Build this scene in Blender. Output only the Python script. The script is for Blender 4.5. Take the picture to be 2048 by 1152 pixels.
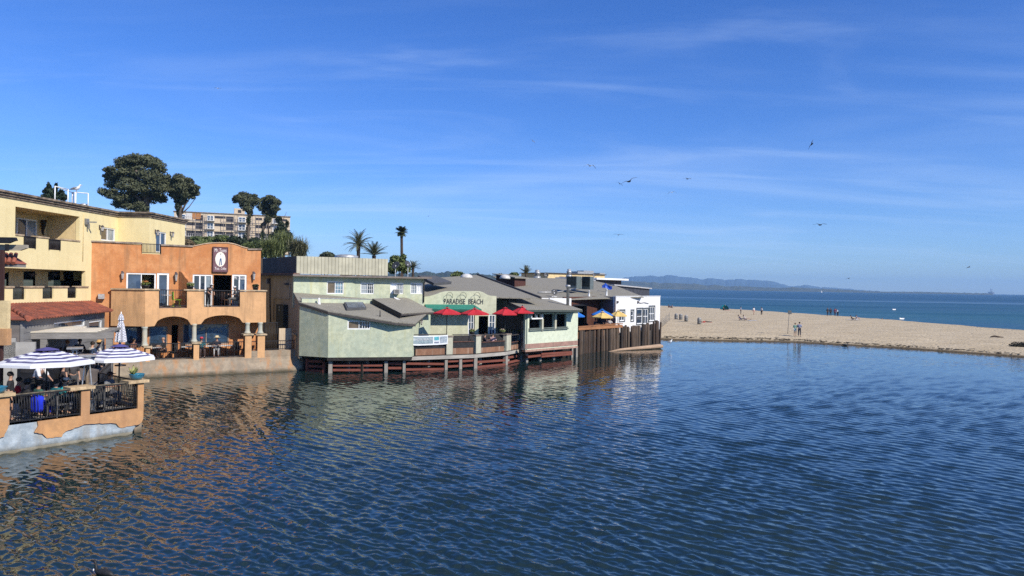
import bpy, bmesh, math, random
import numpy as np
from mathutils import Vector, Matrix
from mathutils.geometry import tessellate_polygon

for o in list(bpy.data.objects):
    bpy.data.objects.remove(o, do_unlink=True)
SC = bpy.context.scene
COL = SC.collection
R = math.radians
rng = random.Random(7)

# ------------------------------------------------------------------ camera
FPX = 1480.0                      # focal length in pixels of the 2048 px wide photograph
CAMZ = 6.0                        # eye height over the lagoon
ROLL, PITCH = R(0.985), R(-0.19)
CAM = Vector((0, 0, CAMZ))
FWD = Vector((0, math.cos(PITCH), math.sin(PITCH)))
RT0 = Vector((1, 0, 0)); UP0 = RT0.cross(FWD)
RT = RT0 * math.cos(ROLL) + UP0 * math.sin(ROLL)
UP = UP0 * math.cos(ROLL) - RT0 * math.sin(ROLL)
cd = bpy.data.cameras.new('camera')
cam = bpy.data.objects.new('camera', cd); COL.objects.link(cam)
cd.sensor_width = 36.0; cd.lens = 36.0 * FPX / 2048.0
cd.clip_start = 0.2; cd.clip_end = 40000
cam.matrix_world = Matrix(((RT.x, UP.x, -FWD.x, CAM.x), (RT.y, UP.y, -FWD.y, CAM.y),
                           (RT.z, UP.z, -FWD.z, CAM.z), (0, 0, 0, 1)))
SC.camera = cam

# ------------------------------------------------------------------ light, sky, exposure
SUN_EL = R(37.0)
SUN_H = Vector((0.77, -0.64, 0)).normalized()      # horizontal direction towards the sun
SUN_DIR = Vector((SUN_H.x * math.cos(SUN_EL), SUN_H.y * math.cos(SUN_EL), math.sin(SUN_EL)))
sl = bpy.data.lights.new('sun', 'SUN'); sl.energy = 4.6; sl.angle = R(0.53); sl.color = (1.0, 0.94, 0.85)
so = bpy.data.objects.new('sun', sl); COL.objects.link(so)
so.rotation_euler = SUN_DIR.to_track_quat('Z', 'Y').to_euler()
world = bpy.data.worlds.new('World'); SC.world = world; world.use_nodes = True
wn = world.node_tree; wn.nodes.clear()

def N(nt, typ, **kw):
    n = nt.nodes.new(typ)
    for k, v in kw.items():
        if k[0] == 'i' and k[1:].isdigit(): n.inputs[int(k[1:])].default_value = v
        else: setattr(n, k, v)
    return n

def L(nt, a, b):
    nt.links.new(a, b)

sky = N(wn, 'ShaderNodeTexSky', sky_type='NISHITA', sun_disc=False)
sky.sun_elevation = SUN_EL
sky.sun_rotation = math.atan2(SUN_H.x, SUN_H.y)
sky.altitude = 0; sky.air_density = 1.0; sky.dust_density = 0.0; sky.ozone_density = 3.0
hs = N(wn, 'ShaderNodeHueSaturation'); hs.inputs['Saturation'].default_value = 1.2
L(wn, sky.outputs[0], hs.inputs['Color'])
tint = N(wn, 'ShaderNodeMix', data_type='RGBA', blend_type='MULTIPLY'); tint.inputs['Factor'].default_value = 1.0
L(wn, hs.outputs[0], tint.inputs[6]); tint.inputs[7].default_value = (0.475, 0.645, 1.06, 1)
# thin cirrus: noise on a flat layer far overhead, reached by dividing the view direction by its height
tc = N(wn, 'ShaderNodeTexCoord'); sep = N(wn, 'ShaderNodeSeparateXYZ'); L(wn, tc.outputs['Generated'], sep.inputs[0])
zz = N(wn, 'ShaderNodeMath', operation='MAXIMUM', i1=0.0); L(wn, sep.outputs['Z'], zz.inputs[0])
za = N(wn, 'ShaderNodeMath', operation='ADD', i1=0.10); L(wn, zz.outputs[0], za.inputs[0])
dx = N(wn, 'ShaderNodeMath', operation='DIVIDE'); L(wn, sep.outputs['X'], dx.inputs[0]); L(wn, za.outputs[0], dx.inputs[1])
dy = N(wn, 'ShaderNodeMath', operation='DIVIDE'); L(wn, sep.outputs['Y'], dy.inputs[0]); L(wn, za.outputs[0], dy.inputs[1])
cb = N(wn, 'ShaderNodeCombineXYZ'); L(wn, dx.outputs[0], cb.inputs[0]); L(wn, dy.outputs[0], cb.inputs[1])
def cloud_layer(rot, sc, nsc, det, dist, lo, hi, seedz):
    mp = N(wn, 'ShaderNodeMapping'); L(wn, cb.outputs[0], mp.inputs[0])
    mp.inputs['Rotation'].default_value = (0, 0, rot); mp.inputs['Scale'].default_value = sc
    mp.inputs['Location'].default_value = (seedz, seedz * 1.7, seedz)
    nz = N(wn, 'ShaderNodeTexNoise'); nz.inputs['Scale'].default_value = nsc; nz.inputs['Detail'].default_value = det
    nz.inputs['Roughness'].default_value = 0.55; nz.inputs['Distortion'].default_value = dist
    L(wn, mp.outputs[0], nz.inputs['Vector'])
    mr = N(wn, 'ShaderNodeMapRange'); mr.interpolation_type = 'SMOOTHSTEP'
    mr.inputs['From Min'].default_value = lo; mr.inputs['From Max'].default_value = hi
    L(wn, nz.outputs[0], mr.inputs['Value']); return mr.outputs[0]
c1 = cloud_layer(R(-22), (0.55, 1.7, 1), 0.9, 7, 1.3, 0.50, 0.80, 3.1)
c2 = cloud_layer(R(35), (0.4, 0.9, 1), 0.7, 5, 1.6, 0.42, 0.85, 11.3)
c3 = cloud_layer(R(-5), (0.12, 1.2, 1), 1.0, 8, 0.5, 0.56, 0.80, 5.2)
m1 = N(wn, 'ShaderNodeMath', operation='MULTIPLY', i1=0.20); L(wn, c1, m1.inputs[0])
m2 = N(wn, 'ShaderNodeMath', operation='MULTIPLY_ADD', i1=0.20); L(wn, c2, m2.inputs[0]); L(wn, m1.outputs[0], m2.inputs[2])
m3 = N(wn, 'ShaderNodeMath', operation='MULTIPLY_ADD', i1=0.30, use_clamp=True); L(wn, c3, m3.inputs[0]); L(wn, m2.outputs[0], m3.inputs[2])
mixc = N(wn, 'ShaderNodeMix', data_type='RGBA'); L(wn, m3.outputs[0], mixc.inputs['Factor'])
L(wn, tint.outputs[2], mixc.inputs[6]); mixc.inputs[7].default_value = (4.5, 5.8, 8.0, 1)
bg = N(wn, 'ShaderNodeBackground'); bg.inputs['Strength'].default_value = 0.12
L(wn, mixc.outputs[2], bg.inputs['Color'])
wo = N(wn, 'ShaderNodeOutputWorld'); L(wn, bg.outputs[0], wo.inputs['Surface'])
SC.view_settings.view_transform = 'Standard'; SC.view_settings.look = 'None'
SC.view_settings.exposure = 0.28; SC.view_settings.gamma = 1.0; SC.view_settings.use_curve_mapping = False
SC.render.engine = 'CYCLES'
SC.cycles.use_denoising = False
SC.cycles.max_bounces = 7; SC.cycles.diffuse_bounces = 3; SC.cycles.glossy_bounces = 3
SC.cycles.transmission_bounces = 3; SC.cycles.volume_bounces = 0; SC.cycles.transparent_max_bounces = 6
SC.cycles.caustics_reflective = False; SC.cycles.caustics_refractive = False
SC.cycles.sample_clamp_indirect = 6

# ------------------------------------------------------------------ measuring helpers
def ray(px, py):
    return FWD + RT * ((px - 1024) / FPX) - UP * ((py - 576) / FPX)
def at(px, py, Y):
    d = ray(px, py); return CAM + d * (Y / d.y)
def onz(px, py, z):
    d = ray(px, py); return CAM + d * ((z - CAMZ) / d.z)
def gx(px, Y, py=576):
    return at(px, py, Y).x

class Fac:
    """a vertical facade plane: s runs along it to the right, z up, d outwards (towards the viewer)"""
    def __init__(s, p0, p1):
        s.o = Vector((p0[0], p0[1], 0)); v = Vector((p1[0] - p0[0], p1[1] - p0[1], 0))
        s.len = v.length; s.u = v / s.len; s.n = Vector((s.u.y, -s.u.x, 0))
    def off(s, d):
        f = Fac((0, 0), (1, 0)); f.o = s.o + s.n * d; f.u = s.u; f.n = s.n; f.len = s.len; return f
    def q(s, px, py, d=0.0):
        r = ray(px, py); t = (s.o + s.n * d - CAM).dot(s.n) / r.dot(s.n); p = CAM + r * t
        return ((p - s.o).dot(s.u), p.z)
    def P(s, a, z, d=0.0):
        return s.o + s.u * a + s.n * d + Vector((0, 0, z))
    def rect(s, x0, y0, x1, y1, d=0.0):
        ym = (y0 + y1) / 2; xm = (x0 + x1) / 2
        return (s.q(x0, ym, d)[0], s.q(xm, y1, d)[1], s.q(x1, ym, d)[0], s.q(xm, y0, d)[1])   # s0,z0,s1,z1

class Pl3:
    def __init__(s, a, b, c):
        s.a = Vector(a); s.n = (Vector(b) - s.a).cross(Vector(c) - s.a).normalized()
        if s.n.z < 0: s.n = -s.n
    def hit(s, px, py):
        r = ray(px, py); t = (s.a - CAM).dot(s.n) / r.dot(s.n); return CAM + r * t
    def z(s, x, y):
        return s.a.z - (s.n.x * (x - s.a.x) + s.n.y * (y - s.a.y)) / s.n.z

# ------------------------------------------------------------------ mesh helpers
class MB:
    def __init__(s):
        s.v = []; s.f = []; s.sm = []
    def add(s, vs, fs, smooth=False):
        b = len(s.v); s.v += [tuple(x) for x in vs]
        s.f += [tuple(i + b for i in f) for f in fs]; s.sm += [smooth] * len(fs); return s
    def box(s, x0, y0, z0, x1, y1, z1):
        return s.add([(x0,y0,z0),(x1,y0,z0),(x1,y1,z0),(x0,y1,z0),(x0,y0,z1),(x1,y0,z1),(x1,y1,z1),(x0,y1,z1)],
              [(0,3,2,1),(4,5,6,7),(0,1,5,4),(1,2,6,5),(2,3,7,6),(3,0,4,7)])
    def obox(s, c, hx, hy, hz):
        """box from centre and three half-axis vectors"""
        c, hx, hy, hz = map(Vector, (c, hx, hy, hz)); vs = []
        for k in (-1, 1):
            for i, j in ((-1,-1),(1,-1),(1,1),(-1,1)): vs.append(c + hx*i + hy*j + hz*k)
        return s.add(vs, [(0,3,2,1),(4,5,6,7),(0,1,5,4),(1,2,6,5),(2,3,7,6),(3,0,4,7)])
    def beam(s, a, b, w, h, up=(0,0,1)):
        a, b = Vector(a), Vector(b); d = b - a; upv = Vector(up)
        if abs(d.normalized().dot(upv)) > 0.99: upv = Vector((0, 1, 0))
        sd = d.cross(upv).normalized(); u2 = sd.cross(d).normalized()
        return s.obox((a + b) / 2, d / 2, sd * (w / 2), u2 * (h / 2))
    def fbox(s, F, s0, z0, s1, z1, d0, d1):
        return s.obox(F.P((s0+s1)/2, (z0+z1)/2, (d0+d1)/2), F.u*abs(s1-s0)/2, F.n*abs(d1-d0)/2, (0,0,abs(z1-z0)/2))
    def slab(s, F, poly, d0, d1, holes=()):
        """extruded outline with holes on a facade; d1 is the front"""
        loops = [list(poly)] + [list(h) for h in holes]
        tri = tessellate_polygon([[Vector((a, b, 0)) for a, b in lp] for lp in loops])
        flat = [p for lp in loops for p in lp]; n = len(flat)
        vs = [F.P(a, b, d1) for a, b in flat] + [F.P(a, b, d0) for a, b in flat]
        fs = []
        for t in tri:
            a, b, c = (Vector((flat[i][0], flat[i][1], 0)) for i in t)
            t = tuple(t) if (b-a).cross(c-a).z > 0 else (t[0], t[2], t[1])
            fs.append(t); fs.append((t[0]+n, t[2]+n, t[1]+n))
        k = 0
        for li, lp in enumerate(loops):
            m = len(lp); ar = sum(lp[i][0]*lp[(i+1)%m][1]-lp[(i+1)%m][0]*lp[i][1] for i in range(m))
            cc = (ar > 0) == (li == 0)
            for i in range(m):
                a, b = k + i, k + (i + 1) % m
                fs.append((a+n, b+n, b, a) if cc else (a, b, b+n, a+n))
            k += m
        return s.add(vs, fs)
    def cyl(s, a, b, r0, r1=None, n=10, cap=True, smooth=True):
        r1 = r0 if r1 is None else r1; a, b = Vector(a), Vector(b); d = (b - a).normalized()
        x = d.orthogonal().normalized(); y = d.cross(x)
        vs = [a + (x*math.cos(2*math.pi*i/n) + y*math.sin(2*math.pi*i/n))*r0 for i in range(n)]
        vs += [b + (x*math.cos(2*math.pi*i/n) + y*math.sin(2*math.pi*i/n))*r1 for i in range(n)]
        s.add(vs, [(i, (i+1)%n, (i+1)%n+n, i+n) for i in range(n)], smooth)
        if cap:
            m = len(s.v); s.f += [tuple(range(m-2*n+n-1, m-2*n-1, -1)), tuple(range(m-n, m))]; s.sm += [False, False]
        return s
    def tube(s, pts, r, n=6):
        pts = [Vector(p) for p in pts]; rr = r if isinstance(r, (list, tuple)) else [r]*len(pts)
        b = len(s.v); x = None
        for i, p in enumerate(pts):
            d = (pts[min(i+1, len(pts)-1)] - pts[max(i-1, 0)]).normalized()
            x = d.orthogonal().normalized() if x is None else (x - d*x.dot(d)).normalized(); y = d.cross(x)
            s.v += [tuple(p + (x*math.cos(2*math.pi*k/n) + y*math.sin(2*math.pi*k/n))*rr[i]) for k in range(n)]
        for i in range(len(pts)-1):
            for k in range(n):
                s.f.append((b+i*n+k, b+i*n+(k+1)%n, b+(i+1)*n+(k+1)%n, b+(i+1)*n+k)); s.sm.append(True)
        s.f += [tuple(range(b+n-1, b-1, -1)), tuple(range(b+(len(pts)-1)*n, b+len(pts)*n))]; s.sm += [False, False]
        return s
    def lathe(s, c, prof, n=14, smooth=True):
        b = len(s.v); c = Vector(c)
        for r, z in prof:
            s.v += [(c.x + r*math.cos(2*math.pi*k/n), c.y + r*math.sin(2*math.pi*k/n), c.z + z) for k in range(n)]
        for i in range(len(prof)-1):
            for k in range(n):
                s.f.append((b+i*n+k, b+i*n+(k+1)%n, b+(i+1)*n+(k+1)%n, b+(i+1)*n+k)); s.sm.append(smooth)
        s.f += [tuple(range(b+n-1, b-1, -1)), tuple(range(b+(len(prof)-1)*n, b+len(prof)*n))]; s.sm += [False, False]
        return s
    def ball(s, c, rx, ry=None, rz=None, n=10, m=7):
        ry = rx if ry is None else ry; rz = rx if rz is None else rz; c = Vector(c); b = len(s.v)
        for i in range(m+1):
            t = math.pi*i/m
            for k in range(n):
                p = 2*math.pi*k/n
                s.v.append((c.x+rx*math.sin(t)*math.cos(p), c.y+ry*math.sin(t)*math.sin(p), c.z-rz*math.cos(t)))
        for i in range(m):
            for k in range(n):
                s.f.append((b+i*n+k, b+i*n+(k+1)%n, b+(i+1)*n+(k+1)%n, b+(i+1)*n+k)); s.sm.append(True)
        return s
    def quad(s, a, b, c, d):
        return s.add([a, b, c, d], [(0, 1, 2, 3)])
    def plate(s, pts, th, n=None):
        """flat polygon (3D points) with thickness th downwards along its normal"""
        pts = [Vector(p) for p in pts]
        nn = Vector(n) if n is not None else (pts[1]-pts[0]).cross(pts[2]-pts[0]).normalized()
        if n is None and nn.z < 0: nn = -nn
        m = len(pts); vs = pts + [p - nn*th for p in pts]
        fw = (pts[1]-pts[0]).cross(pts[2]-pts[0]).dot(nn) > 0
        top = tuple(range(m)); bot = tuple(range(2*m-1, m-1, -1)); sd = [(i, i+m, (i+1)%m+m, (i+1)%m) for i in range(m)]
        if not fw: top = top[::-1]; bot = bot[::-1]; sd = [f[::-1] for f in sd]
        return s.add(vs, [top, bot] + sd)
    def mesh(s, name, off=(0, 0, 0)):
        me = bpy.data.meshes.new(name); ox, oy, oz = off
        me.from_pydata([(x-ox, y-oy, z-oz) for x, y, z in s.v], [], s.f)
        if any(s.sm): me.polygons.foreach_set('use_smooth', s.sm)
        me.update(); return me

def link(name, me, mat=None, parent=None, loc=(0,0,0), kind=None, label=None):
    o = bpy.data.objects.new(name, me); COL.objects.link(o); o.location = loc
    if mat is not None and me is not None and not me.materials: me.materials.append(mat)
    if parent is not None: o.parent = parent
    if kind: o['kind'] = kind
    if label: o['label'] = label
    return o

class Thing:
    """Empty at the thing's base with its parts as children. world=True: parts are given in world coordinates"""
    def __init__(s, name, label, cat, loc=(0,0,0), rotz=0, group=None, world=False, kind=None):
        s.r = bpy.data.objects.new(name, None); COL.objects.link(s.r)
        s.r.location = loc; s.r.rotation_euler = (0, 0, rotz); s.r.empty_display_size = 0.2
        s.r['label'] = label; s.r['category'] = cat
        if group: s.r['group'] = group
        s.off = tuple(loc) if world else (0, 0, 0)
    def part(s, name, mb, mat, parent=None, kind=None, label=None):
        me = mb.mesh(name, s.off) if isinstance(mb, MB) else mb
        return link(name, me, mat, parent if parent is not None else s.r, kind=kind, label=label)

def solo(name, mb, mat, label, cat, group=None, origin=None):
    off = origin if origin is not None else (0, 0, 0)
    o = link(name, mb.mesh(name, off), mat, loc=off); o['label'] = label; o['category'] = cat
    if group: o['group'] = group
    return o
def struct(name, mb, mat):
    return link(name, mb.mesh(name) if isinstance(mb, MB) else mb, mat, kind='structure')
def dup(t, label, loc, rotz=0, group=None, scale=None):
    r = t.r if isinstance(t, Thing) else t
    def cp(o, par):
        c = o.copy(); COL.objects.link(c); c.parent = par
        for ch in o.children: cp(ch, c)
        return c
    c = cp(r, None); c.location = loc; c.rotation_euler = (0, 0, rotz); c['label'] = label
    if group: c['group'] = group
    if scale: c.scale = (scale,)*3
    return c

# ------------------------------------------------------------------ material helpers
def newmat(name):
    m = bpy.data.materials.new(name); m.use_nodes = True
    return m, m.node_tree, m.node_tree.nodes['Principled BSDF']
def noise(nt, scale, detail=4, rough=0.55, vec=None, stretch=None, dist=0.0):
    n = N(nt, 'ShaderNodeTexNoise'); n.inputs['Scale'].default_value = scale; n.inputs['Detail'].default_value = detail
    n.inputs['Roughness'].default_value = rough; n.inputs['Distortion'].default_value = dist
    if vec is None: vec = N(nt, 'ShaderNodeNewGeometry').outputs['Position']
    if stretch:
        mp = N(nt, 'ShaderNodeMapping'); mp.inputs['Scale'].default_value = stretch; L(nt, vec, mp.inputs[0]); vec = mp.outputs[0]
    L(nt, vec, n.inputs['Vector']); return n.outputs[0]
def mrange(nt, v, a, b, c=0.0, d=1.0, smooth=True):
    n = N(nt, 'ShaderNodeMapRange'); n.interpolation_type = 'SMOOTHSTEP' if smooth else 'LINEAR'
    for k, x in zip(('From Min', 'From Max', 'To Min', 'To Max'), (a, b, c, d)): n.inputs[k].default_value = x
    L(nt, v, n.inputs['Value']); return n.outputs[0]
def mixcol(nt, f, a, b, mode='MIX'):
    n = N(nt, 'ShaderNodeMix', data_type='RGBA'); n.blend_type = mode
    for i, x in ((0, f), (6, a), (7, b)):
        if isinstance(x, (int, float)): n.inputs[i].default_value = x
        elif isinstance(x, tuple): n.inputs[i].default_value = (x[0], x[1], x[2], 1)
        else: L(nt, x, n.inputs[i])
    return n.outputs[2]
def bump(nt, b, h, strength, dist):
    n = N(nt, 'ShaderNodeBump'); n.inputs['Strength'].default_value = strength; n.inputs['Distance'].default_value = dist
    L(nt, h, n.inputs['Height']); L(nt, n.outputs[0], b.inputs['Normal']); return n
MATS = {}
def mat(name, col, rough=0.75, var=0.12, scale=2.5, metal=0.0, bmp=0.0, bscale=30, col2=None, spec=0.4, stretch=None, detail=5):
    if name in MATS: return MATS[name]
    m, nt, b = newmat(name)
    c2 = col2 if col2 else tuple(min(1, c*(1-var*2.2)) for c in col)
    f = mrange(nt, noise(nt, scale, detail, 0.62, stretch=stretch), 0.30, 0.72)
    L(nt, mixcol(nt, f, c2, tuple(min(1, c*(1+var*0.5)) for c in col)), b.inputs['Base Color'])
    b.inputs['Roughness'].default_value = rough; b.inputs['Metallic'].default_value = metal
    b.inputs['Specular IOR Level'].default_value = spec
    if bmp: bump(nt, b, noise(nt, bscale, 3), bmp, 0.02)
    MATS[name] = m; return m
def stucco(name, col, dirt, patch, rough=0.9, pa=0.55, chips=None, mot=0.6, tide=None):
    """painted plaster: large mottling, rain streaks running down, fine trowel relief, optional pale chips"""
    if name in MATS: return MATS[name]
    m, nt, b = newmat(name)
    big = mrange(nt, noise(nt, 0.55, 6, 0.70, dist=0.4), 0.40, 0.60)
    c = mixcol(nt, big, patch, col)
    fine = mrange(nt, noise(nt, 3.2, 6, 0.72), 0.38, 0.66, 0.0, mot)
    c = mixcol(nt, fine, c, tuple(x*0.74 for x in patch))
    st = mrange(nt, noise(nt, 1.0, 5, 0.6, stretch=(2.6, 2.6, 0.28)), 0.47, 0.74, 0.0, pa)
    c = mixcol(nt, st, c, dirt)
    if chips:
        ch = mrange(nt, noise(nt, 3.6, 5, 0.6), 0.70, 0.725); c = mixcol(nt, ch, c, chips)
    if tide:      # algae and grime left by the water along the foot
        sp = N(nt, 'ShaderNodeSeparateXYZ'); L(nt, N(nt, 'ShaderNodeNewGeometry').outputs['Position'], sp.inputs[0])
        zt = N(nt, 'ShaderNodeMath', operation='MULTIPLY_ADD', i1=-0.42); L(nt, noise(nt, 1.7, 5, 0.65, stretch=(1, 1, 0.5)), zt.inputs[0]); L(nt, sp.outputs['Z'], zt.inputs[2])
        c = mixcol(nt, mrange(nt, zt.outputs[0], -0.20, 0.06, 0.85, 0), c, tide)
    L(nt, c, b.inputs['Base Color']); b.inputs['Roughness'].default_value = rough
    b.inputs['Specular IOR Level'].default_value = 0.25
    bump(nt, b, noise(nt, 26, 4), 0.35, 0.02)
    MATS[name] = m; return m
def shingles(name, col):
    if name in MATS: return MATS[name]
    m, nt, b = newmat(name)
    br = N(nt, 'ShaderNodeTexBrick'); br.inputs['Scale'].default_value = 1.0
    br.inputs['Color1'].default_value = (*col, 1); br.inputs['Color2'].default_value = (*(c*0.72 for c in col), 1)
    br.inputs['Mortar'].default_value = (*(c*0.45 for c in col), 1); br.inputs['Mortar Size'].default_value = 0.012
    br.inputs['Brick Width'].default_value = 0.34; br.inputs['Row Height'].default_value = 0.16; br.inputs['Bias'].default_value = -0.2
    g = N(nt, 'ShaderNodeNewGeometry'); L(nt, g.outputs['Position'], br.inputs['Vector'])
    f = mrange(nt, noise(nt, 0.8, 5, 0.65), 0.3, 0.7)
    c = mixcol(nt, f, br.outputs['Color'], tuple(x*0.8 for x in col)); 
    sp = mrange(nt, noise(nt, 2.2, 2), 0.76, 0.775); c = mixcol(nt, sp, c, (0.55, 0.53, 0.48))     # bird droppings
    gr = mrange(nt, noise(nt, 60, 2), 0.3, 0.7, 0.7, 1.2); c = mixcol(nt, 1.0, c, gr, 'MULTIPLY')
    L(nt, c, b.inputs['Base Color']); b.inputs['Roughness'].default_value = 0.95; b.inputs['Specular IOR Level'].default_value = 0.15
    bump(nt, b, br.outputs['Fac'], 0.4, 0.02); MATS[name] = m; return m
def glass(name, col=(0.02, 0.03, 0.045), rough=0.03):
    if name in MATS: return MATS[name]
    m, nt, b = newmat(name)
    f = mrange(nt, noise(nt, 1.3, 3), 0.35, 0.7)
    L(nt, mixcol(nt, f, col, tuple(c*1.8 for c in col)), b.inputs['Base Color'])
    b.inputs['Roughness'].default_value = rough; b.inputs['IOR'].default_value = 1.5; b.inputs['Specular IOR Level'].default_value = 0.8
    bump(nt, b, noise(nt, 1.6, 2), 0.12, 0.05); MATS[name] = m; return m
def wood(name, col, col2, stretch=(1, 1, 0.12), scale=9, rough=0.85):
    if name in MATS: return MATS[name]
    m, nt, b = newmat(name)
    f = mrange(nt, noise(nt, scale, 6, 0.7, stretch=stretch), 0.3, 0.72)
    c = mixcol(nt, f, col2, col); f2 = mrange(nt, noise(nt, 0.9, 4), 0.35, 0.7, 0.0, 0.6)
    c = mixcol(nt, f2, c, tuple(x*0.6 for x in col)); L(nt, c, b.inputs['Base Color'])
    b.inputs['Roughness'].default_value = rough; b.inputs['Specular IOR Level'].default_value = 0.2
    bump(nt, b, noise(nt, scale*1.5, 4, stretch=stretch), 0.5, 0.02); MATS[name] = m; return m
# ================================================================== THE SETTING
# ---- lagoon: wind waves as real geometry, fine ripples as relief
def lagoon():
    r = np.exp(np.linspace(math.log(7.5), math.log(104), 1000)); a = np.linspace(R(-47), R(47), 860)
    A, RR = np.meshgrid(a, r); X = (RR*np.sin(A)).ravel(); Y = (RR*np.cos(A)).ravel(); rad = RR.ravel()
    g = np.random.default_rng(5); H = np.zeros_like(X)
    spacing = rad*0.0026
    gust = 0.80 + 0.38*np.sin(X*0.10+1.0+0.8*np.sin(Y*0.06))*np.sin(Y*0.085+0.5+0.9*np.sin(X*0.045)) + 0.18*np.sin(X*0.31+0.9*np.sin(Y*0.2))*np.sin(Y*0.27+1.1*np.sin(X*0.13))
    calm = np.clip((rad-24)/50, 0, 1)*0.35
    main = math.atan2(0.74, 0.67)
    for k in range(110):
        lam = 0.125*math.exp(g.random()**1.1*1.62); kk = 2*math.pi/lam
        th = main + g.normal(0, 0.30 if k % 4 else 0.75); amp = 0.0106*lam**1.0*(0.6+0.8*g.random())*0.56
        ph = g.random()*6.28
        w = np.clip((lam/spacing-2.4)/2.2, 0, 1)
        s = np.sin(kk*(X*math.cos(th)+Y*math.sin(th))+ph+1.1*np.sin(0.42*X*math.sin(th)-0.36*Y*math.cos(th)+k))
        H += amp*w*(s + 0.30*s*s)
    H *= gust*(1-calm)
    nr, na = len(r), len(a); me = bpy.data.meshes.new('lagoon_water')
    me.vertices.add(nr*na); me.vertices.foreach_set('co', np.stack([X, Y, H], 1).ravel().astype(np.float32))
    i = np.arange((nr-1)*(na-1)); row = i//(na-1); c = i % (na-1); b = row*na+c
    F = np.stack([b, b+1, b+na+1, b+na], 1)[:, ::-1].ravel()
    me.loops.add(len(F)); me.loops.foreach_set('vertex_index', F.astype(np.int32))
    me.polygons.add(len(i)); me.polygons.foreach_set('loop_start', (np.arange(len(i))*4).astype(np.int32))
    me.polygons.foreach_set('use_smooth', np.ones(len(i), bool)); me.update(calc_edges=True); me.validate()
    m, nt, p = newmat('lagoon_water')
    p.inputs['Base Color'].default_value = (0.010, 0.022, 0.024, 1); p.inputs['Roughness'].default_value = 0.05
    p.inputs['IOR'].default_value = 1.50; p.inputs['Specular IOR Level'].default_value = 0.6
    mud = mrange(nt, noise(nt, 0.06, 3), 0.4, 0.7)
    L(nt, mixcol(nt, mud, (0.007, 0.021, 0.022), (0.013, 0.026, 0.019)), p.inputs['Base Color'])
    # fine ripples: the surface normal tilted by noise, a little more where the modelled waves are too far off to resolve
    nz = N(nt, 'ShaderNodeTexNoise'); nz.inputs['Scale'].default_value = 3.4; nz.inputs['Detail'].default_value = 3; nz.inputs['Roughness'].default_value = 0.6
    mp = N(nt, 'ShaderNodeMapping'); mp.inputs['Rotation'].default_value = (0, 0, R(-42)); mp.inputs['Scale'].default_value = (0.55, 1.5, 1); geo = N(nt, 'ShaderNodeNewGeometry')
    L(nt, geo.outputs['Position'], mp.inputs[0]); L(nt, mp.outputs[0], nz.inputs['Vector'])
    sub = N(nt, 'ShaderNodeVectorMath', operation='SUBTRACT'); L(nt, nz.outputs['Color'], sub.inputs[0]); sub.inputs[1].default_value = (0.5, 0.5, 0.5)
    ln = N(nt, 'ShaderNodeVectorMath', operation='LENGTH'); L(nt, geo.outputs['Position'], ln.inputs[0])
    wind = mrange(nt, noise(nt, 0.075, 4, 0.6, dist=0.6), 0.38, 0.66, 0.45, 1.25)
    kf = mrange(nt, ln.outputs['Value'], 14, 60, 0.14, 0.24); km = N(nt, 'ShaderNodeMath', operation='MULTIPLY'); L(nt, kf, km.inputs[0]); L(nt, wind, km.inputs[1])
    scl = N(nt, 'ShaderNodeVectorMath', operation='SCALE'); L(nt, sub.outputs[0], scl.inputs[0]); L(nt, km.outputs[0], scl.inputs['Scale'])
    flat = N(nt, 'ShaderNodeVectorMath', operation='MULTIPLY'); L(nt, scl.outputs[0], flat.inputs[0]); flat.inputs[1].default_value = (1, 1, 0)
    ad = N(nt, 'ShaderNodeVectorMath', operation='ADD'); L(nt, geo.outputs['Normal'], ad.inputs[0]); L(nt, flat.outputs[0], ad.inputs[1])
    nn_ = N(nt, 'ShaderNodeVectorMath', operation='NORMALIZE'); L(nt, ad.outputs[0], nn_.inputs[0]); L(nt, nn_.outputs[0], p.inputs['Normal'])
    struct('lagoon_water', me, m)
lagoon()

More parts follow.
